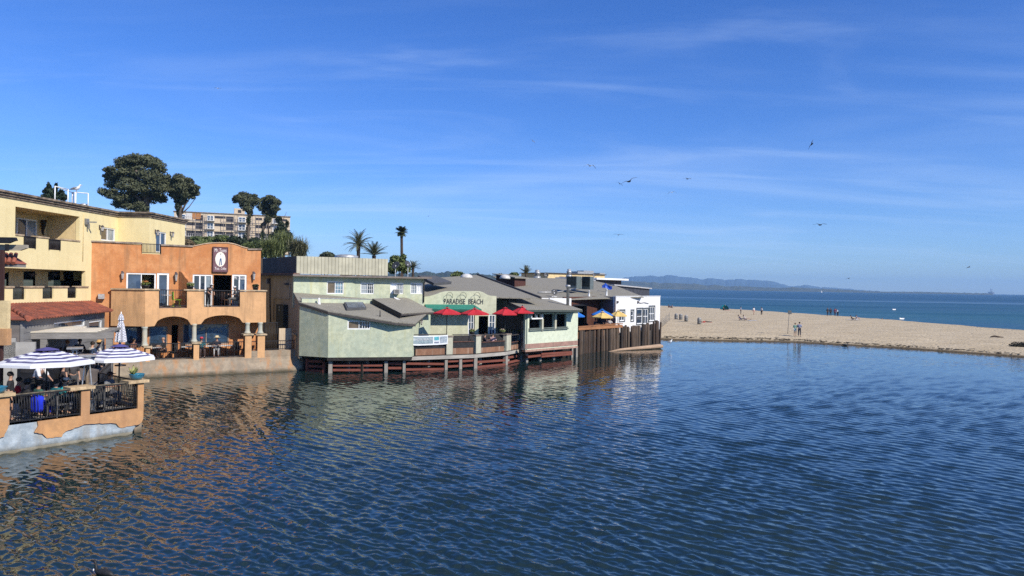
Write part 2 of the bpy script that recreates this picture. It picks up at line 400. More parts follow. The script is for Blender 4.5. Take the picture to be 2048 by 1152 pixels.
# ---- sea out to the horizon
def sea():
    m, nt, p = newmat('sea_water')
    p.inputs['Roughness'].default_value = 0.12; p.inputs['IOR'].default_value = 1.333; p.inputs['Specular IOR Level'].default_value = 0.11
    g = N(nt, 'ShaderNodeNewGeometry').outputs['Position']; sp = N(nt, 'ShaderNodeSeparateXYZ'); L(nt, g, sp.inputs[0])
    near = mrange(nt, sp.outputs['Y'], 120, 620)
    st = mrange(nt, noise(nt, 0.012, 5, 0.6, stretch=(0.35, 1.6, 1)), 0.35, 0.7)
    c = mixcol(nt, near, (0.028, 0.112, 0.155), (0.018, 0.072, 0.150)); c = mixcol(nt, st, c, (0.015, 0.070, 0.130))
    # a slick: long band of smoother water
    w = noise(nt, 0.006, 4, 0.6); yy = N(nt, 'ShaderNodeMath', operation='MULTIPLY_ADD', i1=120.0); L(nt, w, yy.inputs[0])
    sk = N(nt, 'ShaderNodeMath', operation='MULTIPLY_ADD', i1=0.16); L(nt, sp.outputs['X'], sk.inputs[0]); L(nt, sp.outputs['Y'], sk.inputs[2])
    L(nt, sk.outputs[0], yy.inputs[2])
    b1 = mrange(nt, yy.outputs[0], 545, 575); b2 = mrange(nt, yy.outputs[0], 620, 665, 1, 0)
    band = N(nt, 'ShaderNodeMath', operation='MULTIPLY'); L(nt, b1, band.inputs[0]); L(nt, b2, band.inputs[1])
    nz = N(nt, 'ShaderNodeTexNoise'); nz.inputs['Scale'].default_value = 0.9; nz.inputs['Detail'].default_value = 4; nz.inputs['Roughness'].default_value = 0.65
    mp = N(nt, 'ShaderNodeMapping'); mp.inputs['Scale'].default_value = (0.5, 1.3, 1); L(nt, g, mp.inputs[0]); L(nt, mp.outputs[0], nz.inputs['Vector'])
    sub = N(nt, 'ShaderNodeVectorMath', operation='SUBTRACT'); L(nt, nz.outputs['Color'], sub.inputs[0]); sub.inputs[1].default_value = (0.5, 0.5, 0.5)
    gust = mrange(nt, noise(nt, 0.02, 5, 0.65, stretch=(0.22, 1.3, 1)), 0.34, 0.66, 0.55, 1.15)
    s0 = N(nt, 'ShaderNodeMath', operation='MULTIPLY_ADD', i1=-0.48); L(nt, band.outputs[0], s0.inputs[0]); L(nt, gust, s0.inputs[2])
    scl = N(nt, 'ShaderNodeVectorMath', operation='SCALE'); L(nt, sub.outputs[0], scl.inputs[0]); L(nt, s0.outputs[0], scl.inputs['Scale'])
    ad = N(nt, 'ShaderNodeVectorMath', operation='MULTIPLY_ADD'); L(nt, scl.outputs[0], ad.inputs[0]); ad.inputs[1].default_value = (1.5, 1.5, 0); ad.inputs[2].default_value = (0, 0, 1)
    nn_ = N(nt, 'ShaderNodeVectorMath', operation='NORMALIZE'); L(nt, ad.outputs[0], nn_.inputs[0]); 
    # a ruffled sea seen at a grazing angle: water colour under an averaged mirror of the sky, stronger on the slick
    df = N(nt, 'ShaderNodeBsdfDiffuse'); L(nt, c, df.inputs['Color']); gl = N(nt, 'ShaderNodeBsdfGlossy'); gl.inputs['Roughness'].default_value = 0.16; L(nt, nn_.outputs[0], gl.inputs['Normal'])
    fk = N(nt, 'ShaderNodeMath', operation='MULTIPLY_ADD', i1=0.24); L(nt, band.outputs[0], fk.inputs[0]); L(nt, mrange(nt, gust, 0.55, 1.15, 0.27, 0.15), fk.inputs[2])
    mx = N(nt, 'ShaderNodeMixShader'); L(nt, fk.outputs[0], mx.inputs[0]); L(nt, df.outputs[0], mx.inputs[1]); L(nt, gl.outputs[0], mx.inputs[2])
    out_ = [n for n in nt.nodes if n.type == 'OUTPUT_MATERIAL'][0]; L(nt, mx.outputs[0], out_.inputs['Surface']); nt.nodes.remove(p)
    mb = MB(); mb.quad((-9000, 60, -0.35), (11800, 60, -0.35), (11800, 11800, -0.35), (-9000, 11800, -0.35))
    struct('sea', mb, m)
sea()

# ---- sand spit: a height field between the lagoon shore and the sea edge
SHORE = [(-80, 150), (0, 96), (10, 88), (17, 86.5), (20, 86), (33, 85.5), (41.5, 79.5), (48, 72.0), (55, 63), (70, 46), (100, 20), (140, -10)]
SEAE = [(-80, 420), (0, 318), (22, 283), (48, 246), (64, 219), (70.7, 193), (73.3, 182), (76.8, 158), (77.6, 141), (79.5, 124), (86, 98), (104, 60), (150, 0)]
def interp(pts, x):
    return float(np.interp(x, [p[0] for p in pts], [p[1] for p in pts]))
SANDZ = 0.42
def sand_z(x, y):
    """height of the dry sand (flat spit, rounded edges)"""
    a = interp(SHORE, x); b = interp(SEAE, x)
    ta = (y - a)*0.75; tb = (b - y)*0.6
    e1 = -0.45 + 0.62*max(0, min(1, (ta+1.6)/2.2))**0.8 + 0.27*max(0, min(1, (ta-0.2)/5.0))
    e2 = -0.75 + 1.2*max(0, min(1, (tb+3)/12.0))
    return min(e1, e2)
def beach():
    nx, ny = 330, 230; X = np.linspace(-30, 118, nx); mb = []; g = np.random.default_rng(3)
    t = np.concatenate([np.linspace(-0.06, 0.12, 90), np.linspace(0.122, 1.03, ny-90)])
    waves = [(g.uniform(0.25, 2.4), g.uniform(0, 6.28), g.uniform(0, 6.28)) for _ in range(26)]
    V = np.zeros((ny, nx, 3))
    for i, x in enumerate(X):
        a = interp(SHORE, x); b = interp(SEAE, x)
        for j, tt in enumerate(t):
            y = a + (b-a)*tt; V[j, i] = (x, y, sand_z(x, y))
    amp = np.clip((V[..., 2]-0.1)/0.3, 0, 1)
    for k, th, ph in waves:
        V[..., 2] += amp*0.010/k**0.5*np.sin(k*(V[..., 0]*math.cos(th)+V[..., 1]*math.sin(th))+ph)
    V[..., 2] += amp*g.normal(0, 0.012, (ny, nx))
    me = bpy.data.meshes.new('beach'); me.vertices.add(nx*ny); me.vertices.foreach_set('co', V.reshape(-1).astype(np.float32))
    i = np.arange((ny-1)*(nx-1)); row = i//(nx-1); c = i % (nx-1); b = row*nx+c
    F = np.stack([b, b+1, b+nx+1, b+nx], 1).ravel()
    me.loops.add(len(F)); me.loops.foreach_set('vertex_index', F.astype(np.int32))
    me.polygons.add(len(i)); me.polygons.foreach_set('loop_start', (np.arange(len(i))*4).astype(np.int32))
    me.polygons.foreach_set('use_smooth', np.ones(len(i), bool)); me.update(calc_edges=True); me.validate()
    m, nt, p = newmat('sand')
    gp = N(nt, 'ShaderNodeNewGeometry').outputs['Position']; sp = N(nt, 'ShaderNodeSeparateXYZ'); L(nt, gp, sp.inputs[0])
    n1 = mrange(nt, noise(nt, 0.35, 6, 0.7, stretch=(0.6, 1, 1)), 0.3, 0.72); n2 = mrange(nt, noise(nt, 2.6, 5, 0.7), 0.3, 0.72)
    c = mixcol(nt, n1, (0.47, 0.37, 0.225), (0.59, 0.48, 0.315)); c = mixcol(nt, mrange(nt, n2, 0, 1, 0, 0.5), c, (0.38, 0.31, 0.205))
    wz = N(nt, 'ShaderNodeMath', operation='MULTIPLY_ADD', i1=0.10); L(nt, noise(nt, 0.5, 5), wz.inputs[0]); L(nt, sp.outputs['Z'], wz.inputs[2])
    wet = mrange(nt, wz.outputs[0], 0.10, 0.27, 1, 0); c = mixcol(nt, wet, c, (0.105, 0.078, 0.045)); L(nt, c, p.inputs['Base Color'])
    p.inputs['Roughness'].default_value = 0.95; p.inputs['Specular IOR Level'].default_value = 0.15
    fp = N(nt, 'ShaderNodeTexVoronoi'); fp.inputs['Scale'].default_value = 1.5; L(nt, gp, fp.inputs['Vector'])
    dim = mrange(nt, fp.outputs['Distance'], 0.08, 0.34); hsum = N(nt, 'ShaderNodeMath', operation='MULTIPLY_ADD', i1=0.5); L(nt, dim, hsum.inputs[0]); L(nt, noise(nt, 2.2, 5, 0.65), hsum.inputs[2])
    bump(nt, p, hsum.outputs[0], 1.0, 0.12)
    struct('beach', me, m)
beach()

# ---- town ground and the bluff behind the buildings
def ground():
    nx, ny = 120, 120; X = np.linspace(-330, 30, nx); Y = np.linspace(8, 420, ny); g = np.random.default_rng(9)
    mb = MB(); vs = []
    for y in Y:
        for x in X:
            e = (-0.285*y - 4 - x)/24.0; t = max(0, min(1, e)); t = t*t*(3-2*t)
            h = 0.30 + t*(4.0 + 11.0*max(0, min(1, (y-75)/150)))
            if y > 78 and x > -0.285*y-4: h = 0.30
            land = (x < -26.2 and y < 45) or (y >= 45 and x < -26.2 + (y-45)*0.95)
            edge = 1.0
            h += 0.25*math.sin(x*0.13+y*0.07)*t
            if not land: h = -1.2
            vs.append((x, y, h))
    fs = [(j*nx+i, j*nx+i+1, (j+1)*nx+i+1, (j+1)*nx+i) for j in range(ny-1) for i in range(nx-1)]
    mb.add(vs, fs, True)
    struct('ground', mb, mat('scrub_ground', (0.10, 0.095, 0.05), 0.95, 0.3, 0.3, col2=(0.045, 0.06, 0.025), bmp=0.6, bscale=2))
ground()

# ---- far shores and ridges: solid hills with a front slope and a back slope
def ridge(name, prof, Yr, Yf, Yb, m, seed, rough_h, n=260, gully=0.12, base=-1.0):
    g = np.random.default_rng(seed); xs = np.linspace(prof[0][0], prof[-1][0], n)
    ys = np.interp(xs, [p[0] for p in prof], [p[1] for p in prof]); rows = 9; mb = MB(); vs = []
    jit = np.convolve(g.normal(0, 1, n+8), np.ones(3)/3, 'same')[:n]
    gl = np.convolve(g.normal(0, 1, n+20), np.ones(7)/7, 'same')[:n]
    for j in range(rows):
        t = j/(rows-1)
        for i in range(n):
            top = at(xs[i], ys[i], Yr); zt = max(top.z + jit[i]*rough_h, base+0.5)
            if t <= 0.7:
                u = t/0.7; y = Yf + (Yr-Yf)*u; z = base + (zt-base)*(u**0.8)*(1 - gully*abs(gl[i])*math.sin(math.pi*u)*2)
            else:
                u = (t-0.7)/0.3; y = Yr + (Yb-Yr)*u; z = zt + (base-zt)*u
            vs.append((top.x*y/Yr, y, z))
    mb.add(vs, [(j*n+i, j*n+i+1, (j+1)*n+i+1, (j+1)*n+i) for j in range(rows-1) for i in range(n-1)], True)
    return struct(name, mb, m)
mh = mat('far_hill', (0.06, 0.095, 0.12), 0.95, 0.2, 0.0012, col2=(0.04, 0.07, 0.09))  # part of the distant haze's blue is put into this colour
mw = mat('wooded_hill', (0.040, 0.055, 0.025), 0.95, 0.3, 0.02, col2=(0.018, 0.030, 0.014))
mc = mat('coast_bluff', (0.085, 0.085, 0.05), 0.95, 0.3, 0.012, col2=(0.030, 0.042, 0.020), stretch=(1, 1, 1.5))
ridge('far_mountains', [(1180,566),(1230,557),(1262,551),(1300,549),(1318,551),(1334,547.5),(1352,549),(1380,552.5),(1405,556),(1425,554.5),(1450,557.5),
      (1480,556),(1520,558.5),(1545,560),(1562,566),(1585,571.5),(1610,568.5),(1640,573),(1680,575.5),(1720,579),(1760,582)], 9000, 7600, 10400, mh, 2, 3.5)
ridge('coast_hills', [(1140,565),(1180,564),(1225,563),(1262,561),(1290,562),(1310,563),(1328,564.5),(1350,565),(1372,566),(1390,566.5),(1412,570),(1430,568),(1452,572),(1475,571),
      (1500,572.5),(1530,574),(1560,575),(1588,573.5),(1604,574.5),(1640,577),(1690,578.5),(1720,581),(1760,582.6),(1800,583),(1860,583.5),(1910,584.5),(1960,586),(1985,586.6)], 4700, 4250, 5600, mc, 4, 1.6, n=420)
ridge('wooded_hills', [(560,556),(620,552),(700,548),(780,545),(838,543.5),(856,541),(872,545),(884,541.5),(905,541),(930,546),(952,543.5),(975,548),(1010,549),(1060,551),(1120,553),(1180,558),(1230,564)], 2100, 1500, 2800, mw, 6, 1.7, n=420)
# ================================================================== shared building bits
M_white = mat('white_frame', (0.78, 0.78, 0.75), 0.5, 0.06, 3)
M_pane = glass('window_glass'); M_pane2 = glass('blue_glass', (0.030, 0.050, 0.085)); M_pane3 = glass('pale_glass', (0.16, 0.19, 0.21), 0.06)
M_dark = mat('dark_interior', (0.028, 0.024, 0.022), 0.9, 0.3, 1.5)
M_iron = mat('black_iron', (0.018, 0.017, 0.018), 0.45, 0.2, 8)
M_cap = mat('cast_cap', (0.50, 0.38, 0.24), 0.9, 0.2, 3, bmp=0.3)
M_capg = mat('grey_cap', (0.30, 0.24, 0.19), 0.9, 0.25, 3)
M_fascia = mat('dark_fascia', (0.075, 0.065, 0.058), 0.7, 0.2, 3)
M_lampm = mat('lamp_metal', (0.12, 0.10, 0.10), 0.5, 0.3, 9)
M_lampg = mat('frosted_lamp_glass', (0.42, 0.40, 0.38), 0.3, 0.15, 9)
M_yel = stucco('yellow_stucco', (0.80, 0.67, 0.36), (0.56, 0.44, 0.22), (0.76, 0.63, 0.33), pa=0.3, mot=0.16)
M_yels = stucco('cream_stucco', (0.72, 0.56, 0.30), (0.50, 0.38, 0.20), (0.68, 0.52, 0.27), pa=0.3)
M_orange = stucco('orange_stucco', (0.62, 0.295, 0.125), (0.28, 0.15, 0.075), (0.51, 0.205, 0.075), pa=0.85, chips=(0.74, 0.54, 0.38), mot=0.4)
M_orange2 = stucco('orange_stucco_balcony', (0.67, 0.385, 0.185), (0.33, 0.20, 0.105), (0.58, 0.34, 0.165), pa=0.8, mot=0.4)
M_green = stucco('green_stucco', (0.57, 0.59, 0.41), (0.46, 0.45, 0.24), (0.45, 0.50, 0.37), pa=0.7)
M_greenr = stucco('pale_green_board', (0.64, 0.68, 0.51), (0.52, 0.55, 0.38), (0.60, 0.65, 0.49), pa=0.2)
M_tan = stucco('tan_stucco', (0.46, 0.38, 0.27), (0.24, 0.19, 0.13), (0.40, 0.33, 0.23), pa=0.6)
M_conc = stucco('stained_concrete', (0.36, 0.29, 0.205), (0.40, 0.20, 0.085), (0.27, 0.22, 0.16), pa=0.9, tide=(0.075, 0.065, 0.042))
M_blueg = stucco('blue_grey_concrete', (0.42, 0.47, 0.49), (0.30, 0.27, 0.22), (0.23, 0.285, 0.325), pa=0.75, tide=(0.10, 0.095, 0.07))
M_greyboard = wood('grey_boards', (0.26, 0.25, 0.235), (0.18, 0.175, 0.165), (0.15, 0.15, 1.5), 5)

class Wall:
    """a wall slab on a facade that collects its openings; windows become parts with panes as sub-parts"""
    def __init__(s, T, F, poly, th=0.25, name='wall'):
        s.T, s.F, s.poly, s.th, s.name, s.holes = T, F, poly, th, name, []
    def px(s, r): return s.F.rect(*r)
    def hole(s, r): a, b, c, d = r; s.holes.append([(a, b), (c, b), (c, d), (a, d)])
    def window(s, r, cols=2, rows=1, pane=None, fw=0.07, set_=0.06, inpx=True, frame=None, panes=None, name='window', mid=0.05):
        F = s.F; a, b, c, d = s.px(r) if inpx else r; s.hole((a, b, c, d))
        d1 = -set_; fm = MB()
        xs = [a + fw + (c-a-2*fw)*i/cols for i in range(cols+1)]; zs = [b + fw + (d-b-2*fw)*j/rows for j in range(rows+1)]
        fm.slab(F, [(a, b), (c, b), (c, d), (a, d)], d1-0.09, d1+0.03, [[(a+fw, b+fw), (c-fw, b+fw), (c-fw, d-fw), (a+fw, d-fw)]])
        for x in xs[1:-1]: fm.fbox(F, x-mid/2, b+fw*0.9, x+mid/2, d-fw*0.9, d1-0.07, d1+0.02)
        for z in zs[1:-1]: fm.fbox(F, a+fw*0.9, z-mid*0.35, c-fw*0.9, z+mid*0.35, d1-0.065, d1+0.012)
        w = s.T.part(name, fm, frame or M_white); k = 0
        for i in range(cols):
            m = (panes[i] if panes else (pane or M_pane))
            if m is None: continue
            p = MB(); p.fbox(F, xs[i]-0.004, zs[0]-0.004, xs[i+1]+0.004, zs[-1]+0.004, d1-0.055, d1-0.035); s.T.part('pane', p, m, w)
        if panes and None in panes: s.room((a, b, c, d), 3.0)
        return w
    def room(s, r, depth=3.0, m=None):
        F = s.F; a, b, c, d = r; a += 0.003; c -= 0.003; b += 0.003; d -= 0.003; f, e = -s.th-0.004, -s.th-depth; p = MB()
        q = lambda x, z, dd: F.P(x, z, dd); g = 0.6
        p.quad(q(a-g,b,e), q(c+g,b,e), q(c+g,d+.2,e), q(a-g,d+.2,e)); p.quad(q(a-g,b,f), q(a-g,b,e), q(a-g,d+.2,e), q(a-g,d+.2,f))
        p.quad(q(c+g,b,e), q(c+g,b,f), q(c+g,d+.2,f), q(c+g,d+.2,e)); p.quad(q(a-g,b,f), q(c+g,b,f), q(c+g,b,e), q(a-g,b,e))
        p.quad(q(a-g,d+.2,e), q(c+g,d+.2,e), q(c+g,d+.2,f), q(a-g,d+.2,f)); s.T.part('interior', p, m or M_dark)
    def opening(s, r, depth=3.0, inpx=True, m=None):
        rr = s.px(r) if inpx else r; s.hole(rr); s.room(rr, depth, m); return rr
    def build(s, m):
        return s.T.part(s.name, MB().slab(s.F, s.poly, -s.th, 0.0, s.holes), m)

def Pp(F, pts, d=0.0):
    return [F.q(x, y, d) for x, y in pts]
def lantern(T, F, x, y0, y1, m=None):
    """wall lantern: back plate, arm, tapered body with glass and a cap"""
    a, z0, _, z1 = F.rect(x-3, y0, x+3, y1); a += F.q(x+3, y0)[0]-F.q(x, y0)[0]; h = z1-z0; c = F.P(a, 0, 0.20); w = 0.10
    b = MB(); b.fbox(F, a-0.05, z0+h*0.35, a+0.05, z1, 0.003, 0.04); b.beam(F.P(a, z1-h*0.15, 0.04), F.P(a, z1-h*0.08, 0.2), 0.03, 0.03)
    b.lathe((c.x, c.y, z1-h*0.22), [(0.03, h*0.2), (w*1.15, 0), (w*1.15, -0.02), (0.02, -0.021)], 6, False)
    b.lathe((c.x, c.y, z0), [(0.02, 0), (w*0.65, h*0.10), (w*0.7, h*0.13), (0.02, h*0.14)], 6, False)
    l = T.part('wall_lamp', b, M_lampm)
    T.part('lamp_glass', MB().lathe((c.x, c.y, z0), [(w*0.55, h*0.13), (w, h*0.76)], 6, False), M_lampg, l)
def railing(T, a, b, z0, z1, n, single=False, m=None, belly=0.0, out=(0, 0, 0), r=0.011, rail=0.045, z0b=None, z1b=None, posts=True):
    """iron railing from a to b (x, y): part railing, balusters as its sub-parts (or joined where too small to tell apart)"""
    m = m or M_iron; A, B = Vector((a[0], a[1], 0)), Vector((b[0], b[1], 0)); z0b = z0 if z0b is None else z0b; z1b = z1 if z1b is None else z1b
    O = Vector(out)*belly; f = MB()
    f.beam(A+Vector((0,0,z1)), B+Vector((0,0,z1b)), rail, rail); f.beam(A+Vector((0,0,z0+0.08)), B+Vector((0,0,z0b+0.08)), rail*0.8, rail*0.8)
    if posts:
        for P_, za, zb in ((A, z0, z1), (B, z0b, z1b)): f.beam(P_+Vector((0,0,za)), P_+Vector((0,0,zb-rail*0.4)), rail, rail)
    ro = T.part('railing', f, m); allb = MB()
    for i in range(n):
        t = (i+0.5)/n; P_ = A.lerp(B, t); lo = z0+(z0b-z0)*t+0.08; hi = z1+(z1b-z1)*t
        mb = MB() if single else allb
        pts = [P_+Vector((0,0,lo)), P_+O*0.9+Vector((0,0,lo+(hi-lo)*0.28)), P_+O*0.5+Vector((0,0,lo+(hi-lo)*0.6)), P_+Vector((0,0,hi))] if belly else [P_+Vector((0,0,lo)), P_+Vector((0,0,hi))]
        mb.tube(pts, r, 4)
        if single: T.part('baluster', mb, m, ro)
    if not single: T.part('balusters', allb, m, ro, kind='stuff')
    return ro
def textmesh(s, size, extr=0.012, shear=0.0, spacing=1.0):
    cu = bpy.data.curves.new('txt', 'FONT'); cu.body = s; cu.size = size; cu.extrude = extr; cu.shear = shear; cu.align_x = 'CENTER'; cu.align_y = 'CENTER'
    cu.space_character = spacing; cu.resolution_u = 2; o = bpy.data.objects.new('txt', cu); COL.objects.link(o)
    dg = bpy.context.evaluated_depsgraph_get(); me = bpy.data.meshes.new_from_object(o.evaluated_get(dg))
    bpy.data.objects.remove(o); bpy.data.curves.remove(cu); return me
def place_text(T, name, s, F, a, z, d, width, m, height=None, shear=0.0, parent=None, extr=0.01):
    me = textmesh(s, 1.0, 0.0, shear); co = [v.co.copy() for v in me.vertices]
    w = max(c.x for c in co)-min(c.x for c in co); hgt = max(c.y for c in co)-min(c.y for c in co)
    sx = width/w; sy = (height/hgt) if height else sx; mx = (max(c.x for c in co)+min(c.x for c in co))/2; my = (max(c.y for c in co)+min(c.y for c in co))/2
    off = Vector(T.off)
    for v in me.vertices: v.co = F.P(a+(v.co.x-mx)*sx, z+(v.co.y-my)*sy, d) - off
    me.update(); return link(name, me, m, parent if parent is not None else T.r)

# ================================================================== YELLOW BUILDING
Y1 = Fac((gx(-60, 34.2), 34.2), (gx(234, 48.2), 48.2))
Y1.o = Vector((-25.75, 33.0, 0)); Y1.u = Vector((0, 1, 0)); Y1.n = Vector((1, 0, 0)); Y1.len = 15.1      # runs along the view
YT = Thing('yellow_building', 'pale yellow stucco apartment building with recessed balconies and dark cornice', 'building', (-25.75, 41, 0.3), world=True)
ztop = 10.36
s_r = Y1.q(236, 450)[0]
zb_up = Y1.q(100, 538)[1]
w = Wall(YT, Y1, [(0, zb_up), Y1.q(171, 542), (Y1.q(171, 542)[0], 3.2), (s_r, 3.2), (s_r, ztop-0.3), (0, ztop-0.3)], 0.22)
ra, rb_, rc_, rd_ = Y1.q(30.5, 440)[0], Y1.q(95, 477)[1], Y1.q(158.9, 460)[0], Y1.q(100, 424)[1]
w.hole((ra, rb_, rc_, rd_))
w.window((202, 455.6, 230.3, 482), 2, 1, panes=[glass('brown_glass', (0.10, 0.075, 0.05)), M_pane3])
w.build(M_yel)
# recessed balcony: back, side, floor and ceiling
dep = -1.95; yb = MB(); q = Y1.P
yb.slab(Y1, [(ra-0.3, rb_-1.05), (rc_+0.25, rb_-1.05), (rc_+0.25, rd_+0.2), (ra-0.3, rd_+0.2)], dep-0.15, dep)
YT.part('balcony_back_wall', yb, M_yels)
YT.part('balcony_side_wall', MB().obox(Y1.P(rc_+0.13, (rb_+rd_)/2-0.5, dep/2-0.12), (0.95, 0, 0), (0, 0.11, 0), (0, 0, (rd_-rb_)/2+0.6)), M_yels)
YT.part('balcony_side_wall', MB().obox(Y1.P(ra-0.13, (rb_+rd_)/2-0.5, dep/2-0.12), (0.95, 0, 0), (0, 0.11, 0), (0, 0, (rd_-rb_)/2+0.6)), M_yels)
YT.part('balcony_ceiling', MB().obox(Y1.P((ra+rc_)/2, rd_+0.08, dep/2-0.12), (0.95, 0, 0), (0, (rc_-ra)/2, 0), (0, 0, 0.06)), M_yels)
YT.part('balcony_floor', MB().obox(Y1.P((ra+rc_)/2, rb_-1.1, dep/2-0.12), (0.95, 0, 0), (0, (rc_-ra)/2, 0), (0, 0, 0.06)), M_capg)
Yb = Y1.off(dep)
wb = MB(); a, b, c, d = Yb.rect(31, 437.6, 71, 474); wb.slab(Yb, [(a, b), (c, b), (c, d), (a, d)], 0.01, 0.07, [[(a+.07, b+.07), (c-.07, b+.07), (c-.07, d-.07), (a+.07, d-.07)]])
wb.fbox(Yb, (a+c)/2-0.04, b+0.06, (a+c)/2+0.04, d-0.06, 0.012, 0.06)
wo_ = YT.part('window', wb, M_white)
YT.part('pane', MB().fbox(Yb, a+0.05, b+0.05, (a+c)/2, d-0.05, 0.014, 0.03), M_pane2, wo_)
YT.part('pane', MB().fbox(Yb, (a+c)/2, b+0.05, c-0.05, d-0.05, 0.014, 0.03), M_pane3, wo_)
# things leaning in the recess: wind chime on the back wall and a folded parasol
solo('hanging_plant', MB().tube([Yb.P(*Yb.q(81, 440), 0.2), Yb.P(*Yb.q(80, 452), 0.2), Yb.P(*Yb.q(78, 462), 0.22), Yb.P(*Yb.q(80, 470), 0.2)], [0.16, 0.12, 0.08, 0.05], 7), mat('dry_dark_plant', (0.03, 0.022, 0.015), 0.9, 0.3, 20),
     'dark dried plant hanging on the wall of the recessed yellow balcony', 'plant', origin=Yb.P(*Yb.q(80, 470), 0.2))
solo('wooden_pole', MB().tube([Yb.P(*Yb.q(102, 482), 0.9), Yb.P(*Yb.q(95, 434), 0.12)], [0.06, 0.035], 7), wood('red_brown_pole', (0.12, 0.05, 0.03), (0.08, 0.03, 0.02)),
     'slim brown wooden pole leaning in the recessed yellow balcony', 'pole', origin=Yb.P(*Yb.q(102, 482), 0.9))
# parapet openings: flat dark panels stand in for shaded cut-outs, railings in front
def inset_rail(x0, y0, x1, y1, n, box=None):
    a, b, c, d = Y1.rect(x0, y0, x1, y1)
    YT.part('notch_shade', MB().fbox(Y1, a, b, c, d, 0.002, 0.012), M_dark)
    p0, p1 = Y1.P(a+.02, 0, 0.04), Y1.P(c-.02, 0, 0.04); railing(YT, p0, p1, b-0.02, d+0.02, n, r=0.013, rail=0.04)
inset_rail(47, 474, 70, 496, 9); inset_rail(97, 480, 119.5, 499.5, 9)
cp = MB()
for x0, x1 in ((30, 47), (71, 97.5), (120, 159.5)):
    a = Y1.q(x0, 475)[0]; c = Y1.q(x1, 480)[0]; YT.part('cap', MB().fbox(Y1, a, rb_, c, rb_+0.08, -0.26, 0.05), M_cap)
# cornice: three stepped mouldings round the top
def cornice(F, s0, s1, z):
    for k, (dz0, dz1, dd) in enumerate(((-0.34, -0.22, 0.06), (-0.22, -0.10, 0.13), (-0.10, 0.0, 0.22))):
        m = MB(); m.fbox(F, s0-dd*0.02, z+dz0+0.002*k, s1+dd, z+dz1+0.002*k, -0.30, dd); YT.part('cornice', m, mat('cornice_trim', (0.27, 0.21, 0.15), 0.9, 0.3, 3))
cornice(Y1, 0, s_r-0.05, ztop)
pj = Vector((Y1.P(s_r, 0).x, Y1.P(s_r, 0).y, 0)); xj = -23.7
Yf = Fac((pj.x-0.2, pj.y), (xj, pj.y)); Y2 = Fac((xj, pj.y+0.25), (xj, 53.0)); Y2.n = Vector((1, 0, 0)); Y2.u = Vector((0, 1, 0))
Wall(YT, Yf, [(0, 3.2), (Yf.len, 3.2), (Yf.len, ztop-0.3), (0, ztop-0.3)], 0.24).build(M_yel); cornice(Yf, 0.25, Yf.len, ztop+0.012)
w = Wall(YT, Y2, [(0, 3.2), (5.0, 3.2), (5.0, ztop-0.3), (0, ztop-0.3)], 0.24)
w.window((312, 464, 332.5, 505), 2, 1, panes=[M_pane2, M_pane2]); w.build(M_yel); cornice(Y2, -0.02, 5.0, ztop+0.006)
Yr = Fac((xj, 53.0-0.25), (xj-9, 53.0-0.25)); Yr.n = Vector((0, 1, 0))
YT.part('wall', MB().box(xj-9, 52.78, 3.2, xj-0.26, 53.0, ztop-0.3), M_yel)
YT.part('roof', MB().box(-38, 32.9, ztop-0.36, -25.99, 48.05, ztop-0.33), M_capg); YT.part('roof', MB().box(-38, 48.28, ztop-0.36, xj-0.3, 52.7, ztop-0.33), M_capg)
YT.part('wall', MB().box(-38, 32.78, 0.3, -25.99, 32.88, ztop-0.33), M_yel)
for x, y0, y1, F in ((198.5, 450, 464, Y1), (310, 459, 472, Y2), (340, 463, 475, Y2)): lantern(YT, F, x, y0, y1)
# utility box with conduit on the yellow wall
a, z = Y1.q(171.5, 444); b = MB(); b.fbox(Y1, a-0.14, z-0.16, a+0.14, z+0.2, 0.003, 0.14); ub = YT.part('utility_box', b, mat('grey_metal', (0.32, 0.32, 0.31), 0.5, 0.15, 5, metal=0.4))
YT.part('conduit', MB().tube([Y1.P(a-0.25, ztop-0.5, 0.02), Y1.P(a-0.25, z-0.1, 0.02), Y1.P(a-0.28, 7.0, 0.02)], 0.02, 5), M_yels, ub)
YT.part('bracket_arm', MB().beam(Y1.P(a, z, 0.14), Y1.P(a+0.05, z+0.0, 0.62), 0.09, 0.07).beam(Y1.P(a, z-0.1, 0.2), Y1.P(a, z-0.36, 0.2), 0.07, 0.07), MATS['grey_metal'], ub)
# lower storey: set-back wall under the overhang, parapet with three railings
Yl = Y1.off(-1.9)
w = Wall(YT, Yl, [(0, 3.2), (s_r-1.6, 3.2), (s_r-1.6, zb_up+0.1), (0, zb_up+0.1)], 0.15)
for x0, x1 in ((18, 47), (71, 96)): w.window((x0, 543, x1, 577), 2, 2, panes=[M_pane, glass('red_glass', (0.09, 0.035, 0.02))] if x0 == 18 else None)
w.opening((125, 543, 162, 561)); w.build(M_yels)
YT.part('soffit', MB().obox(Y1.P(s_r/2-2.2, zb_up+0.05, -1.05), (0.85, 0, 0), (0, s_r/2-0.2, 0), (0, 0, 0.05)), M_yels)
pb = Y1.q(100, 607.5)[1]; pt = Y1.q(100, 575)[1]; sl_ = Y1.q(10, 590)[0]; sr_ = Y1.q(174.5, 590)[0]
